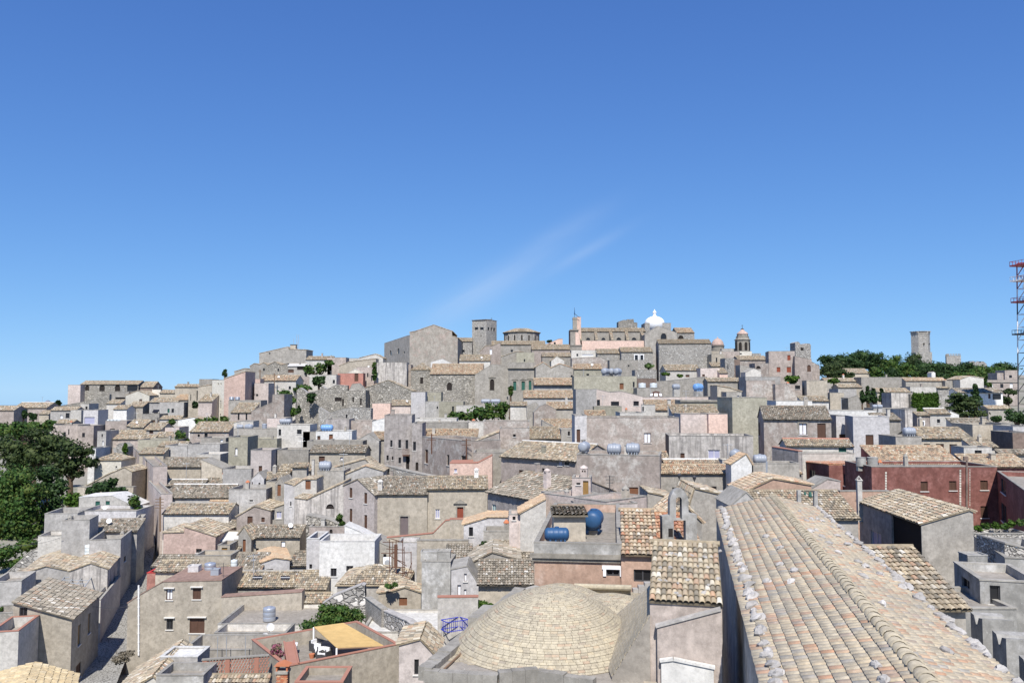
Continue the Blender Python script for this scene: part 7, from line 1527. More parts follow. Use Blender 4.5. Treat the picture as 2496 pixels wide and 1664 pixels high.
tree('leafy bush before the pinkish-grey house, right', [(1850, 1030, 115, 55)], 197, 'leaf_ivy', name='bush', cat='bush', crown='foliage'); tree('flat green creeper on a roof, upper right', [(130, 962, 70, 18), (320, 985, 40, 16)], 240, 'leaf_ivy', name='creeper', cat='plant', trunk=False, crown='foliage')
at(2000, 740, 4.742)
hill_t = [(90, 625, 90, 38, 400, 'leaf_dark', 'leftmost low tree on the castle hill'), (180, 730, 170, 85, 345, 'leaf_pine', 'grey-green tree at the left foot of the castle hill'), (320, 650, 150, 75, 390, 'leaf_dark', 'second tree from the left on the castle hill crest'), (500, 605, 130, 75, 405, 'leaf_dark', 'highest rounded tree left of the castle keep'),
  (640, 640, 100, 75, 395, 'leaf_dark', 'dark tree right of the highest rounded one'), (830, 690, 115, 90, 385, 'leaf_mid', 'tree in the middle between crest tree and keep'), (1060, 650, 120, 80, 410, 'leaf_pine', 'umbrella tree hiding the left foot of the keep'), (980, 750, 110, 70, 370, 'leaf_mid', 'tree below the umbrella tree'), (1200, 730, 140, 75, 390, 'leaf_dark', 'tree in front of the keep base'),
  (1350, 730, 110, 70, 400, 'leaf_dark', 'tree between the keep and the square castle block'), (1510, 750, 140, 55, 395, 'leaf_dark', 'tree below the square castle block'), (1670, 730, 90, 60, 400, 'leaf_dark', 'tree right of the square castle block'), (1860, 770, 130, 65, 380, 'leaf_mid', 'wide tree below the low castle wall'), (2130, 725, 140, 45, 390, 'leaf_dark', 'flat dark treetop left of the radio mast'), (2050, 790, 110, 50, 360, 'leaf_mid', 'tree behind the stately house'),
  (250, 800, 100, 45, 320, 'leaf_pine', 'low grey-green tree before the hill houses'), (640, 775, 80, 50, 330, 'leaf_mid', 'bush-like tree right of the beige hill house'), (1560, 825, 90, 48, 310, 'leaf_mid', 'light tree above the long garden wall'), (1420, 845, 60, 38, 300, 'leaf_dark', 'small dark tree left of the light one above the garden wall'), (830, 790, 60, 60, 340, 'leaf_dark', 'narrow tree in the middle of the hill foot'), (1750, 830, 110, 45, 330, 'leaf_mid', 'tree above the pale gabled house, right')]
for cx, cy, rx, ry, D, lf_, lb in hill_t: rx *= 1.12; ry *= 1.22; tree(lb, [(cx, cy, rx, ry), (cx - rx * 0.5, cy + ry * 0.6, rx * 0.75, ry * 0.8), (cx + rx * 0.55, cy + ry * 0.55, rx * 0.75, ry * 0.8), (cx, cy + ry * 1.1, rx * 0.8, ry * 0.7)], D, lf_, group='trees on the castle hill', sub=4)
for k, (cx, top, bot, lb) in enumerate(((480, 1000, 1150, 'left'), (545, 950, 1150, 'tallest'), (610, 975, 1150, 'middle right'), (705, 975, 1140, 'rightmost'))):
    hh = bot - top; tree('pointed cypress, %s in the cluster on the right' % lb, [(cx, bot - hh * 0.3, 42, hh * 0.32), (cx, top + hh * 0.35, 27, hh * 0.28), (cx, top + hh * 0.14, 13, hh * 0.15)], 199, 'leaf_dark', name='cypress_tree', group='cypress cluster', sub=2)
tree('big dark pine with layered crown, right', [(1590, 1095, 150, 75), (1690, 1190, 190, 85), (1810, 1260, 140, 60), (1560, 1190, 115, 55), (1660, 1270, 170, 55), (1750, 1150, 120, 70)], 178, 'leaf_pine', name='pine_tree')
tree('spiky araucaria behind the big dark pine', [(1790, 960, 22, 40), (1790, 1030, 45, 45), (1790, 1100, 60, 45)], 187, 'leaf_dark', name='conifer', sub=4)
tree('umbrella pine near the radio mast', [(2180, 1010, 85, 38), (2150, 1110, 60, 65)], 236, 'leaf_pine', name='pine_tree'); tree('dark tree at the right edge below the radio mast', [(2240, 1290, 135, 85), (2330, 1340, 80, 60)], 160, 'leaf_dark'); tree('small dark bush left of the right edge tree', [(2030, 1330, 60, 38)], 168, 'leaf_dark', name='bush', cat='bush', crown='foliage')
tree('little fan palm at the right skyline cottage', [(150, 895, 70, 36)], 268, 'leaf_ivy'); tree('vine on the stately house at the right edge', [(1905, 900, 16, 60), (1955, 940, 35, 30)], 292, 'leaf_mid', name='vine', cat='plant', crown='foliage')
A, e_, n_ = iv['A'], iv['e'], iv['n']
p0 = P(zx(1215), zy(1148), iv['D'] - 0.35); V, Q = leafcloud([(p0.x - A.x + dx, 0, p0.z - iv['zb'] + dz, 0.95, 0.3, 0.95) for dx in (-2.1, -0.7, 0.7, 2.1) for dz in (-3.4, -1.6, 0.0, 1.4)], 9000, 0.2, 0.5)
o = npmesh('ivy', V, Q, MATS['leaf_ivy']); o.location = (A.x, A.y - 0.35, iv['zb']); tag(o, 'bright green ivy sheet covering a whole wall, right', 'plant')
at(660, 1384)
tree('leafy shrub beside the reed pergola', [(900, 680, 250, 130), (640, 800, 230, 140), (760, 570, 120, 90), (1140, 640, 150, 100), (940, 560, 160, 90), (560, 900, 160, 110)], 74, 'leaf_mid', size=0.11, name='shrub', cat='bush', sub=9)
at(1000, 1384)
tree('vine ball over the courtyard wall', [(950, 510, 140, 80), (870, 590, 85, 60), (1080, 520, 60, 45)], 65, 'leaf_ivy', size=0.10, name='vine', cat='plant', crown='foliage'); tree('twisting vine stem left of the vine ball', [(648, 580, 26, 40), (662, 650, 24, 50)], 65.5, 'leaf_ivy', size=0.09, name='vine', cat='plant', crown='foliage')
at(720, 1160)
tree('weedy tuft under the rusty scaffold', [(1290, 1500, 75, 35), (1360, 1480, 40, 35)], 78.5, 'leaf_mid', size=0.1, name='weeds', cat='plant', trunk=False, crown='foliage'); tree('weeds on the crumbling stone wall', [(600, 570, 45, 60), (640, 640, 30, 40)], 103, 'leaf_mid', name='weeds', cat='plant', trunk=False, crown='foliage')
at(1100, 1180)
tree('dark leafy tuft beside the small orange lean-to, left', [(450, 830, 58, 65)], 82, 'leaf_dark', name='bush', cat='bush', crown='foliage'); tree('dark leafy tuft beside the small orange lean-to, right', [(560, 880, 70, 55)], 81, 'leaf_dark', name='bush', cat='bush', crown='foliage')
at(2076, 1140)
for k, (x, y) in enumerate(((1725, 820), (1830, 790), (1960, 780), (2080, 800), (2180, 750), (2300, 740))):
    tree('potted plant on the planter wall before the red wing, number %s from the left' % ('one', 'two', 'three', 'four', 'five', 'six')[k], [(x, y, 55, 50)], 63, 'leaf_mid' if k % 2 else 'leaf_ivy', size=0.1, name='potted_plant', cat='plant', trunk=False, crown='foliage', base=pw['floor'])
at(0, 1384)
for k, (x, y) in enumerate(((20, 560), (165, 1070), (215, 1000), (280, 890))):
    tree('small potted plant, %s of four left of the corner house' % ('topmost', 'lowest', 'second lowest', 'third lowest')[k], [(x, y, 30, 32)], 79 if k == 0 else 74, 'leaf_mid', size=0.07, name='potted_plant', cat='plant', trunk=False, crown='foliage')
tree('tangle of dry brush at the street corner', [(1640, 1230, 120, 90), (1780, 1160, 80, 40)], 74, 'leaf_dry', size=0.10, name='brush', cat='plant', trunk=False, crown='foliage')
tree('pink flowering bush on the restaurant terrace', [(520, 1140, 2, 2)], 60, 'petal', name='plant_marker', cat='plant', trunk=False, crown='foliage') if False else None
at(660, 1384)
tree('pink bougainvillea in the red planter', [(80, 1100, 80, 70), (120, 1180, 60, 70)], 60.5, 'petal', size=0.07, name='flowering_shrub', cat='plant', trunk=False, crown='foliage')
# ------------------------------------------------------------------ roof terrace of the restaurant
TZ = tr_['floor']
def tp(x, y, dz=0.0): p = Pz(zx(x), zy(y), TZ + dz); return p
pg = empty('pergola', (*tp(900, 1240).xy, TZ), 0, 'slanting reed-roofed pergola on the restaurant terrace', 'pergola'); po = Vector(pg.location)
cs = [P(zx(900), zy(1090), 60.5), P(zx(1540), zy(1060), 62.5), P(zx(990), zy(750), 66.5), P(zx(588), zy(805), 66)]
zmid = max(c.z for c in cs)
MATS['reed'] = plain('reed', (0.58, 0.40, 0.17), 0.9, 0.1, vary=0.25)
nst = 46; m = MB()
for k in range(nst):
    f0, f1 = k / nst, (k + 0.94) / nst; a, b = cs[0].lerp(cs[3], f0), cs[1].lerp(cs[2], f0); c, d = cs[1].lerp(cs[2], f1), cs[0].lerp(cs[3], f1)
    up = Vector((0, 0, 0.035 + random.uniform(0, 0.012))); m.hexa([q - po for q in (a, b, c, d)] + [q + up - po for q in (a, b, c, d)])
m.build('reed_roof', MATS['reed'], pg)['kind'] = 'stuff'
for c in cs:
    m = MB(); q = c - po; m.box(q.x - 0.06, q.x + 0.06, q.y - 0.06, q.y + 0.06, 0, q.z); m.build('post', MATS['whitepaint'], pg)
m = MB(); m.tube(cs[0] - po - Vector((0, 0, .05)), cs[1] - po - Vector((0, 0, .05)), 0.05); m.tube(cs[3] - po - Vector((0, 0, .05)), cs[2] - po - Vector((0, 0, .05)), 0.05); m.build('beam', MATS['wood'], pg)
for k, (x, y, rz) in enumerate(((640, 1190, 0.4), (690, 1225, 0.1), (745, 1230, -0.5), (610, 1120, 1.0))):
    p = tp(x, y); r = empty('armchair', (p.x, p.y, TZ), rz, 'dark wicker armchair with white cushion, %s of four on the terrace' % ('second from left', 'second from right', 'rightmost', 'rear left')[k], 'chair', 'armchairs on the terrace')
    m = MB(); m.box(-0.36, 0.36, -0.34, 0.34, 0.02, 0.36); m.box(-0.36, 0.36, 0.24, 0.36, 0.36, 0.75); m.box(-0.36, -0.26, -0.34, 0.24, 0.36, 0.58); m.box(0.26, 0.36, -0.34, 0.24, 0.36, 0.58); m.build('frame', MATS['iron'], r)
    m = MB(); m.box(-0.25, 0.25, -0.32, 0.22, 0.365, 0.48); m.build('seat_cushion', MATS['whitepaint'], r); m = MB(); m.box(-0.25, 0.25, 0.12, 0.235, 0.485, 0.8); m.build('back_cushion', MATS['whitepaint'], r)
p = tp(280, 1170); r = empty('table', (p.x, p.y, TZ), 0.2, 'small white table on the restaurant terrace', 'table'); m = MB(); m.box(-0.45, 0.45, -0.4, 0.4, 0.7, 0.74); m.build('table_top', MATS['whitepaint'], r)
for sx in (-1, 1):
    for sy in (-1, 1): m = MB(); m.tube((sx * 0.4, sy * 0.35, 0), (sx * 0.4, sy * 0.35, 0.7), 0.025); m.build('leg', MATS['whitepaint'], r)
p = tp(560, 1225); o = MB(); o.lathe((0, 0, 0), [(0.16, 0), (0.22, 0.32), (0.19, 0.32)], 12); o = o.build('flower_pot', MATS['terracotta']); o.location = (p.x, p.y, TZ); tag(o, 'terracotta pot right of the small white table', 'flower pot')
p = P(zx(150), zy(1290), 58.5); o = MB(); o.box(-0.35, 0.35, -2.6, 2.6, -0.9, 0.0); o.box(-0.42, -0.30, -2.7, 2.7, 0.002, 0.06); o.box(0.30, 0.42, -2.7, 2.7, 0.002, 0.06); o = o.build('planter', MATS['coping_red']); o.location = (p.x, p.y + 2.4, p.z); o.rotation_euler = (0, 0, 0.32); tag(o, 'long red planter box at the left end of the restaurant terrace', 'planter')
# brick chimney below the terrace
p = P(zx(165), zy(1420), 55.5); r = empty('brick_chimney', (p.x, p.y, p.z - 6), 0, 'square brick chimney with terracotta cap, bottom left centre', 'chimney')
MATS['redbrick'] = tilemat('orange'); bk = MB()
for j in range(22):
    for i in range(3):
        for f in range(2):
            off = 0.12 * (j % 2)
            x = -0.36 + 0.24 * i + off * 0.5
            if f == 0: bk.box(x, x + 0.225, -0.32, -0.22, 6 - 0.08 * (j + 1), 6 - 0.08 * j - 0.012)
            else: bk.box(0.26, 0.36, -0.22 + 0.2 * i, -0.22 + 0.2 * i + 0.185, 6 - 0.08 * (j + 1), 6 - 0.08 * j - 0.012)
bk.build('bricks', MATS['redbrick'], r)['kind'] = 'stuff'
m = MB(); m.box(-0.34, 0.32, -0.29, 0.36, 0, 5.99); m.build('shaft', MATS['coping'], r); m = MB(); m.box(-0.42, 0.42, -0.4, 0.42, 6.002, 6.16); m.build('collar', MATS['coping'], r); m = MB(); m.prism([Vector(q) for q in ((-0.5, -0.4, 6.5), (0.5, -0.4, 6.5), (0, -0.4, 6.72))], (0, 0.8, 0)); m.build('cap', MATS['terracotta'], r)
for sx in (-1, 1): m = MB(); m.box(sx * 0.34 - 0.05, sx * 0.34 + 0.05, -0.3, 0.3, 6.162, 6.5); m.build('cap_pier', MATS['terracotta'], r)
# blue railing in the courtyard
at(1000, 1384)
zr0 = P(zx(460), zy(870), 63).z; bars = []
c1, c2, c3 = Pz(zx(420), zy(850), zr0), Pz(zx(505), zy(890), zr0), Pz(zx(670), zy(810), zr0); c4 = Pz(zx(800), zy(845), zr0); up = Vector((0, 0, 0.8)); r = empty('railing', c1, 0, 'bright blue iron railing in the courtyard left of the dome', 'railing')
for a, b in ((c1, c2), (c1, c3), (c3, c4), (c2, c4)):
    m = MB(); n = max(3, int((b - a).length / 0.16)); m.tube(a + up - c1, b + up - c1, 0.035); m.tube(a + up * 0.12 - c1, b + up * 0.12 - c1, 0.03)
    for k in range(n + 1): q = a.lerp(b, k / n) - c1; m.tube(q, q + up, 0.016, seg=4)
    m.build('railing_panel', MATS['bluepaint'], r)
# rusty scaffold
at(720, 1160)
Ds = 84.0; r = None; xs_ = (1285, 1375, 1465, 1580); base = P(zx(1375), zy(1540), Ds); r = empty('scaffold', base, 0, 'rusty scaffold of poles and planks before the lavender wall', 'scaffold'); W_ = lambda x, y, d=0.0: P(zx(x), zy(y), Ds + d) - base
for x, y0, y1 in ((1285, 860, 1390), (1375, 870, 1460), (1465, 870, 1540), (1580, 1030, 1330), (1330, 900, 1250), (1485, 960, 1340)):
    m = MB(); m.tube(W_(x, y1), W_(x, y0), 0.045, seg=5); m.build('upright', MATS['rust'], r)
for x0, y0, x1, y1 in ((1190, 900, 1470, 890), (1240, 990, 1490, 1005), (1170, 1050, 1580, 1040), (1230, 1245, 1500, 1240), (1280, 1340, 1620, 1305), (1390, 1450, 1590, 1440), (1300, 850, 1465, 900), (1285, 1080, 1520, 1225), (1285, 1080, 1400, 990), (1590, 1180, 1520, 1370), (1390, 1140, 1500, 1180), (1330, 1290, 1300, 1420)):
    m = MB(); m.tube(W_(x0, y0), W_(x1, y1, 0.3), 0.04, seg=5); m.build('crossbar', MATS['rust'], r)
m = MB(); q = W_(1370, 1080); m.box(q.x - 0.16, q.x + 0.16, q.y - 0.05, q.y + 0.05, W_(1370, 1250).z, W_(1370, 930).z); m.build('plank', MATS['rust'], r)
p = P(zx(1250), zy(1240), 88.0); r = empty('air_conditioner', p, 0.1, 'white air conditioner box behind the rusty scaffold', 'air conditioner'); m = MB(); m.box(-0.4, 0.4, -0.18, 0.3, 0, 1.0); m.build('case', MATS['whitepaint'], r); m = MB(); m.lathe((0.05, -0.19, 0.5), [(0.3, 0), (0.3, -0.02), (0.05, -0.03)], 16, 'y'); m.build('fan_grille', MATS['galv'], r); m = MB(); m.box(-0.35, 0.35, -0.1, 2.5, -0.08, -0.003); m.build('bracket', MATS['iron'], r)
# steel pergola frame above the corner house
at(0, 1384)
q0 = [P(zx(795), zy(220), 93), P(zx(1150), zy(245), 92), P(zx(1250), zy(130), 97), P(zx(880), zy(140), 97)]; zq = sum(c.z for c in q0) / 4; base = Vector((q0[0].x, q0[0].y, zq - 3)); r = empty('steel_pergola', base, 0, 'open steel pergola frame behind the corner house roof', 'pergola')
for c in q0: c.z = zq
for a, b in ((0, 1), (1, 2), (2, 3), (3, 0)):
    m = MB(); m.tube(q0[a] - base, q0[b] - base, 0.06, seg=4); m.build('beam', MATS['galv'], r)
for f in (0.33, 0.66):
    m = MB(); m.tube(q0[0].lerp(q0[1], f) - base, q0[3].lerp(q0[2], f) - base, 0.045, seg=4); m.tube(q0[0].lerp(q0[3], f) - base, q0[1].lerp(q0[2], f) - base, 0.045, seg=4); m.build('crossbar', MATS['galv'], r)
for c in q0: m = MB(); m.tube(c - base, Vector((c.x, c.y, base.z - 1)) - base, 0.06, seg=4); m.build('post', MATS['galv'], r)
# fittings on single houses
def local(hs, p): return Matrix.Rotation(-hs['root'].rotation_euler.z, 3, 'Z') @ (p - Vector(hs['root'].location))
def onroof(hs, x, y, off=0.15):
    t = hs['t']; c = 1 / math.sqrt(1 + t * t); nn = (hs['n'] * (-t * c) + Vector((0, 0, c))); q = hs['A'] + nn * off; d = ray(zx(x), zy(y)); return d * (q.dot(nn) / d.dot(nn)), nn
at(320, 1230)
for x0, y0, x1, y1 in ((1655, 970, 1788, 1022), (2040, 972, 2165, 1022)):
    a, nn = onroof(sky_h, x0, y1); b, _ = onroof(sky_h, x1, y1); c, _ = onroof(sky_h, x1, y0); d, _ = onroof(sky_h, x0, y0); m = MB(); m.prism([local(sky_h, q) for q in (a, b, c, d)], local(sky_h, Vector(sky_h['root'].location) + nn * 0.07)); o = m.build('skylight', MATS['glass'], sky_h['roof'][0])
    m = MB(); f = (a.lerp(d, 0.5), b.lerp(c, 0.5)); m.tube(local(sky_h, f[0] + nn * 0.08), local(sky_h, f[1] + nn * 0.08), 0.035, seg=4); m.build('glazing_bar', MATS['whitepaint'], o)
m = MB(); a = local(fw, loc_on(fw, 100, 1095, -0.12)); b = local(fw, loc_on(fw, 100, 2050, -0.12)); m.tube(a, b, 0.085, seg=8)
for k in range(8): q = a.lerp(b, (k + 0.5) / 8); m.tube(q + Vector((0, 0, 0.06)), q - Vector((0, 0, 0.06)), 0.105, seg=8)
m.build('drainpipe', MATS['whitepaint'], fw['root'])
for x, dz in ((640, 85), (745, 85)):
    pass
tank('pale lavender box cistern on the four-window house', fw, 795, 935, 935, 820, 'lavender', 'c', group=None, back=4.5); tank('grey upright tank on the four-window house', fw, 1000, 1150, 940, 788, 'tank_steel', 'v', group=None, back=5.2); tank('small grey tank at the parapet of the four-window house', fw, 1098, 1205, 968, 868, 'tank_grey', 'c', group=None, back=2.5)
tank('mint green upright drum among the tiles, left centre', sk0, 1358, 1445, 915, 775, 'tank_white', 'v', group=None, back=0.6)
at(320, 1384)
tank('tall pale upright tank on the flat grey terrace', dl, 1800, 1965, 745, 560, 'tank_steel', 'v', group=None, back=3.0); tank('small bluish drum on the drying terrace', dl, 1598, 1740, 1055, 955, 'tank_grey', 'v', group=None, back=-4.5)
dish('white satellite dish on the drying terrace', dl, 1825, 950, 125, -6.5, 0.9, None)
for k, x in enumerate((800, 1180, 1300, 1560, 1690)):
    p = P(zx(x), zy(1130), 65); q = P(zx(x), zy(930), 65); rods('thin clothes pole on the drying terrace', 'clothes_pole', 'pole', [(p - Vector((0, 0, 1.5)), q, 0.03)], 'galv', group='clothes poles on the drying terrace')
# perforated brick fence on the drying terrace
p0, p1 = P(zx(965), zy(1490), 58.5), P(zx(1875), zy(1410), 59.5); base = Vector((p0.x, p0.y, p0.z - 3)); ex = (p1 - p0); ex.z = 0; LnF = ex.length; ex.normalize(); r = empty('brick_fence', base, math.atan2(ex.y, ex.x), 'openwork terracotta brick fence of the drying terrace', 'fence'); HF = 1.15; z00 = 3.0
m = MB(); m.box(0, LnF, 0, 0.2, -3, z00); m.build('base', MATS['concrete'], r); m = MB(); m.box(-0.05, LnF, -0.05, 0.25, z00 + HF + 0.002, z00 + HF + 0.08); m.build('coping', MATS['coping'], r)
fb = MB(); nx_, nz_ = int(LnF / 0.2), 6
for j in range(nz_):
    for i in range(nx_):
        x = (i + 0.5 * (j % 2)) * LnF / nx_; z = z00 + j * HF / nz_; fb.hexa([(x, 0.02, z), (x + 0.13, 0.02, z + 0.05), (x + 0.13, 0.18, z + 0.05), (x, 0.18, z), (x, 0.02, z + HF / nz_ * 0.55), (x + 0.13, 0.02, z + HF / nz_ * 0.95), (x + 0.13, 0.18, z + HF / nz_ * 0.95), (x, 0.18, z + HF / nz_ * 0.55)])
fb.build('openwork_bricks', MATS['coping_red'], r)['kind'] = 'stuff'
for f in (0.0, 0.34, 0.78): m = MB(); m.box(LnF * f, LnF * f + 0.3, -0.02, 0.22, z00, z00 + HF); m.build('pier', MATS['coping_red'], r)
# balcony of the mauve house
at(720, 960)
a = local(mv, loc_on(mv, 1465, 830, 0)); b = local(mv, loc_on(mv, 1560, 745, 0)); m = MB(); m.box(a.x, b.x, -0.9, -0.003, a.z - 0.12, a.z); bo = m.build('balcony', MATS['rust'], mv['root']); m = MB()
for k in range(12): x = a.x + (b.x - a.x) * k / 11; m.tube((x, -0.87, a.z), (x, -0.87, b.z), 0.02, seg=4)
m.tube((a.x, -0.87, b.z), (b.x, -0.87, b.z), 0.035, seg=4); m.build('railing', MATS['rust'], bo)
# glass dome on the pale pink wall, two little bells, lamps and poles
at(1380, 880)
p = P(zx(1228), zy(482), 176); R = 100 / 5.6 * 176 / FPX; r = empty('roof_lantern', (p.x, p.y, p.z), 0, 'dark faceted glass dome with white panes on the pale pink roof', 'skylight')
m = MB(); m.lathe((0, 0, -0.5), [(R, 0), (R, 0.5), (R * 0.78, 0.5 + R * 0.45), (R * 0.42, 0.5 + R * 0.68), (R * 0.1, 0.5 + R * 0.74)], 8, a0=0.2); m.build('frame', MATS['shutter'], r)
for k in (4, 5, 6):
    a0, a1 = 0.2 + k * math.pi / 4 + 0.12, 0.2 + (k + 1) * math.pi / 4 - 0.12; m = MB(); q = [Vector((R * 0.98 * math.cos(a) * 0.97, R * 0.98 * math.sin(a) * 0.97, 0.06 * R)) for a in (a0, a1)] + [Vector((R * 0.80 * math.cos(a) * 0.97, R * 0.80 * math.sin(a) * 0.97, R * 0.42)) for a in (a1, a0)]; oo = Vector((math.cos((a0 + a1) / 2), math.sin((a0 + a1) / 2), 0.4)) * 0.06; m.prism(q, oo); m.build('pane', MATS['whitepaint'], r)
chimney(gb2, 1407, 715, 530, 42, 'black', 'light', 1.0)
at(1780, 1140)
pa, pc = P(zx(938), zy(495), 61), P(zx(1165), zy(560), 61); r = empty('belfry_posts', (pa.x, pa.y, pa.z - 1.2), 0, 'two small green bells hung between concrete posts', 'bell frame'); o = Vector(r.location)
for q, yt in ((pa, 305), (pc, 320)):
    zt2 = P(zx(938), zy(yt), 61).z; m = MB(); m.box(q.x - o.x - 0.13, q.x - o.x + 0.13, -0.13, 0.13, -1.0, zt2 - o.z); m.build('post', MATS['concrete'], r)
zt2 = P(zx(938), zy(312), 61).z - o.z; m = MB(); m.tube((0, 0, zt2), (pc.x - o.x, 0, zt2), 0.03); m.build('crossbar', MATS['iron'], r)
for x, hz in ((1020, 45), (1090, 75)):
    q = P(zx(x), zy(330), 61) - o; R = hz * 0.42 / 5.6 * 61 / FPX; H = hz / 5.6 * 61 / FPX; m = MB(); m.lathe((q.x, 0, zt2 - 0.05), [(R * 0.2, 0), (R * 0.55, -H * 0.15), (R * 0.68, -H * 0.7), (R, -H)], 14); m.build('bell', MATS['teal'] if False else MATS['green'], r, True)
at(1380, 1080)
for k, (x, y0, y1) in enumerate(((1545, 590, 470), (1752, 600, 500))):
    p = P(zx(x), zy(y0), 90); q = P(zx(x), zy(y1), 90); r = empty('street_lamp', (p.x, p.y, p.z - 3), 0, ('iron street lamp above the bell gable, left one' if k == 0 else 'iron street lamp right of the bell gable'), 'street lamp'); H = q.z - p.z + 3; m = MB(); m.tube((0, 0, 0), (0, 0, H), 0.05, 0.04); m.build('post', MATS['iron'], r); m = MB(); m.lathe((0, 0, H), [(0.1, -0.05), (0.22, 0.3), (0.24, 0.32), (0.03, 0.5)], 8); m.build('lantern', MATS['iron'], r)
at(400, 800)
for k, (x, y0, y1) in enumerate(((1310, 760, 560), (1506, 900, 610))):
    p, q = P(zx(x), zy(y0), 247), P(zx(x), zy(y1), 247); rods('tall utility pole, %s of two before the reddish tiled house' % ('left' if k == 0 else 'right'), 'utility_pole', 'pole', [(p - Vector((0, 0, 4)), q, 0.16), (q + Vector((-0.7, 0, -0.6)), q + Vector((0.7, 0, -0.6)), 0.07)], 'wood', group='utility poles')
at(320, 1000)
for k, (x, y0, y1) in enumerate(((395, 1560, 1180), (405, 1230, 1180))):
    if k: continue
    p, q = P(zx(x), zy(1650), 116), P(zx(x), zy(y1), 116); rods('wooden pole with insulators at the street bend', 'utility_pole', 'pole', [(p, q, 0.12)] + [(q + Vector((-0.7, 0, -0.3 - 0.4 * j)), q + Vector((0.5, 0, -0.3 - 0.4 * j)), 0.05) for j in range(4)], 'wood')
def cable(label, a, b, sag=0.6, r=0.022):
    m = MB(); n = 10; pts = [a.lerp(b, k / n) - Vector((0, 0, 4 * sag * (k / n) * (1 - k / n))) for k in range(n + 1)]
    for p, q in zip(pts, pts[1:]): m.tube(p - a, q - a, r, seg=4, cap=False)
    o = m.build('cable', MATS['iron']); o.location = a; tag(o, label, 'cable')
at(0, 1120)
cable('upper of two cables running into the left grove', P(0, zy(1150), 104), P(zx(845), zy(1055), 104.6), 0.5); cable('lower of two cables running into the left grove', P(0, zy(1180), 104), P(zx(560), zy(1095), 108), 0.4)
at(0, 1384)
cable('cable spanning the shady street beside the corner house', P(zx(1255), zy(520), 85), P(zx(1760), zy(520), 86), 0.15)
# aerials and chimneys scattered over the roofs
at(320, 1230)
for hs, x, yb, yt, lb in ((fw, 1255, 960, 790, 'white bent rail aerial on the four-window house'), (sky_h, 2230, 1000, 700, 'thin aerial on the skylight roof'), (pk, 500, 380, 300, 'small aerial on the dusty pink house')): antenna(lb, hs, x, yb, yt, 1.0, 2, group=None)
at(1380, 1080)
antenna('rusty aerial mast on the grey-pink house wall', g4, 595, 640, 440, -1.5, 3, 0.05, None); antenna('thin mast with white base above the long tiled roof, right', stw, 2170, 300, 160, 2, 1, 0.04, None)
at(1750, 940)
rods('white flue pole in front of the long grey house', 'flue', 'flue', [(P(zx(665), zy(1300), 95) - Vector((0, 0, 1)), P(zx(665), zy(1030), 95), 0.11)], 'galv')
at(720, 960)
for k, (x, yb, yt) in enumerate(((1860, 820, 540), (2335, 900, 610))): p, q = P(zx(x), zy(yb), 123), P(zx(x), zy(yt), 123); rods('rusty wall mast with insulators, %s on the pinkish-brown house' % ('left' if k == 0 else 'right'), 'utility_pole', 'pole', [(p, q, 0.10), (q + Vector((-0.7, 0, -0.2)), q + Vector((0.7, 0, -0.2)), 0.05), (q + Vector((-0.7, 0, -0.9)), q + Vector((0.7, 0, -0.9)), 0.05)], 'rust', group='insulator masts')
chimney(tk2, 240, 1070, 900, 32, 'box', 'light', 0.5)
at(1100, 1000)
at(320, 1384)
chimney(ls, 300, 1100, 1060, 30, 'box', 'light', 4) if False else None
# solar panel, green water tub and similar
at(0, 900)
p = P(zx(2130), zy(590), 258); o = MB(); o.hexa([Vector(q) for q in ((-1.0, -0.6, 0), (1.0, -0.6, 0), (1.0, 0.5, 0.9), (-1.0, 0.5, 0.9), (-1.0, -0.62, 0.06), (1.0, -0.62, 0.06), (1.0, 0.47, 0.97), (-1.0, 0.47, 0.97))]); o.box(-0.9, 0.9, 0.3, 0.5, -5.0, 0.8); o = o.build('solar_panel', MATS['glass']); o.location = p; tag(o, 'tilted solar water panel before the grey house, far left', 'solar panel')
# stone quoins and dark drainpipe on the red building
at(2076, 940)
for x, y0, y1 in ((465, 1170, 1420), (1480, 1140, 1660), (1618, 1130, 1640)):
    n = int((y1 - y0) / 34)
    for k in range(n):
        a = local(rm_, loc_on(rm_, x - 10, y0 + (y1 - y0) * (k + 0.85) / n, 0)); b = local(rm_, loc_on(rm_, x + 12, y0 + (y1 - y0) * (k + 0.1) / n, 0)); m = MB(); m.box(a.x, b.x if x != 1618 else a.x + 0.06, -0.035, -0.002, a.z, b.z); m.build('quoin', MATS['cream'], rm_['root'])
a = local(rm_, loc_on(rm_, 1572, 1700, -0.1)); b = local(rm_, loc_on(rm_, 1572, 960, -0.1)); m = MB(); m.tube(a, b, 0.10, seg=8); m.box(a.x - 0.16, a.x + 0.28, -0.22, 0.0, b.z - 0.45, b.z); m.build('drainpipe', MATS['brown'], rm_['root'])
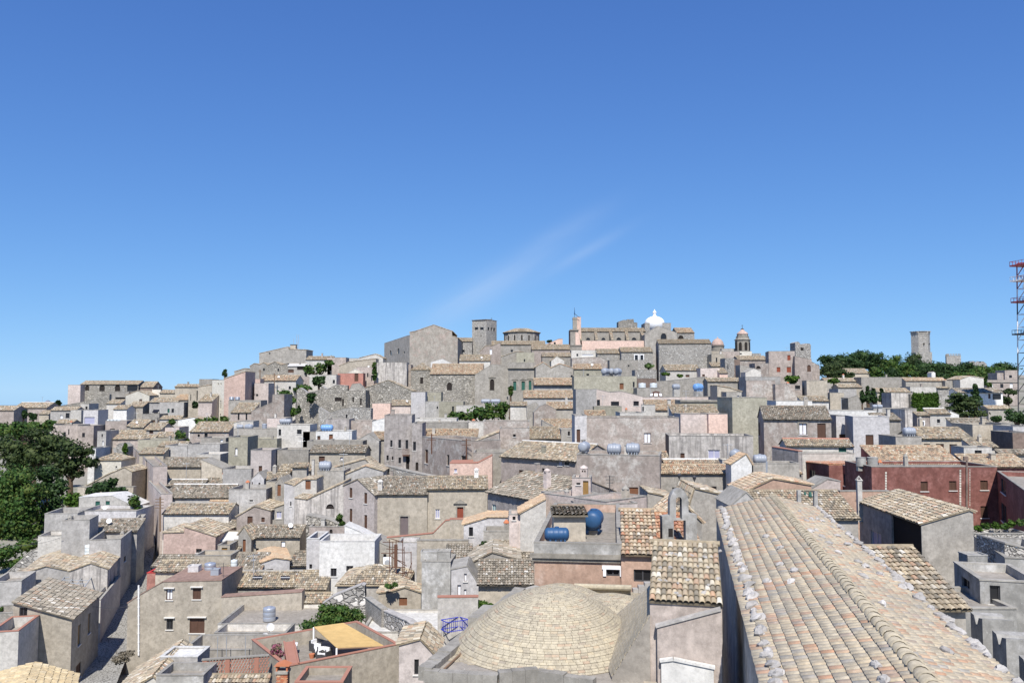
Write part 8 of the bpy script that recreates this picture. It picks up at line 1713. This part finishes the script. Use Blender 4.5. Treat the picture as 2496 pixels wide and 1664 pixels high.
# plain chimneys, flues and television aerials scattered over the roofs, as the photo shows them
rs_ = random.Random(21)
cand = [q for q in ALLH if 70 < q['D'] < 300 and q['kind'] in 'FGS' and q['w'] > 3.0 and q['d'] > 2.5 and 'wall' not in q['root'].name and 'church' not in q['root'].name and 'castle' not in q['root'].name]
rs_.shuffle(cand)
def roofz(q, back): return q['floor'] if q['kind'] == 'F' else q['zt'] + q['t'] * min(back, q['r'])
for q in cand[:58]:
    back = min(q['d'] * rs_.uniform(0.3, 0.6), q['d'] - 0.6); x = q['w'] * rs_.uniform(0.12, 0.88); z0 = roofz(q, back) - q['zb']; hh = rs_.uniform(0.7, 1.5); hw = rs_.uniform(0.17, 0.3); par = q['roof'][0] if q['roof'] else q['root']
    m = MB(); m.box(x - hw, x + hw, back - hw, back + hw, z0 - 0.3, z0 + hh); o = m.build('chimney', MATS[rs_.choice(('light', 'beige', 'grey', 'pinkgrey'))], par); k = MB()
    if rs_.random() < 0.5: k.lathe((x, back, z0 + hh + 0.002), [(hw * 1.3, 0), (hw * 1.3, 0.08), (hw * 0.5, 0.32), (0.03, 0.36)], 8); k.build('cap', MATS['terracotta' if rs_.random() < 0.3 else 'coping'], o)
    else: k.box(x - hw * 1.25, x + hw * 1.25, back - hw * 1.25, back + hw * 1.25, z0 + hh + 0.002, z0 + hh + 0.1); k.build('cap', MATS['coping'], o)
for q in cand[58:90]:
    back = min(q['d'] * rs_.uniform(0.3, 0.7), q['d'] - 0.4); p = q['A'] + q['e'] * (q['w'] * rs_.uniform(0.15, 0.85)) + q['n'] * back; p.z = roofz(q, back) - 0.2; H = rs_.uniform(1.8, 3.2); top = p + Vector((0, 0, H)); b = [(p, top, 0.035)]
    for k in range(rs_.choice((1, 2))):
        wd = rs_.uniform(0.4, 0.75); z = Vector((0, 0, -0.15 - 0.5 * k)); a_ = rs_.uniform(0, 3.1); dv = Vector((math.cos(a_), math.sin(a_), 0)); b.append((top + z - dv * wd, top + z + dv * wd, 0.022)); pv_ = Vector((-dv.y, dv.x, 0))
        for j in range(5): c = top + z + dv * (wd * (j - 2) / 2.2); b.append((c - pv_ * 0.24, c + pv_ * 0.24, 0.016))
    lb = 'thin aerial on the ' + q['label']; lb = ' '.join(lb.split()[:16]); rods(lb, 'aerial', 'aerial', b, 'galv', group='television aerials on the roofs')
for q in cand[98:110]:
    back = min(q['d'] * 0.4, 1.5); p = q['A'] + q['e'] * (q['w'] * rs_.uniform(0.2, 0.8)) + q['n'] * back; p.z = roofz(q, back); R = rs_.uniform(0.28, 0.36); root = empty('satellite_dish', (p.x, p.y, p.z), rs_.uniform(-0.8, 0.8), ' '.join(('white dish on the ' + q['label']).split()[:16]), 'satellite dish', 'satellite dishes on the roofs')
    b = MB(); b.lathe((0, 0, 0), [(0.02, 0.0), (R * 0.5, 0.06 * R), (R * 0.85, 0.2 * R), (R, 0.3 * R)], 12, 'y', cap=False); o = b.build('reflector', MATS['whitepaint'], root, True); o.rotation_euler = (math.radians(25), 0, math.pi); o.location = (0, 0.05, R * 2.2)
    m = MB(); m.tube((0, 0.1, -0.3), (0, 0.1, R * 2.2), 0.035); m.build('mast', MATS['galv'], root)
print('HOUSES', HCOUNT[0], 'OBJ', len(bpy.data.objects), 'TRI', sum(len(o.data.polygons) for o in bpy.data.objects if o.type == 'MESH'))
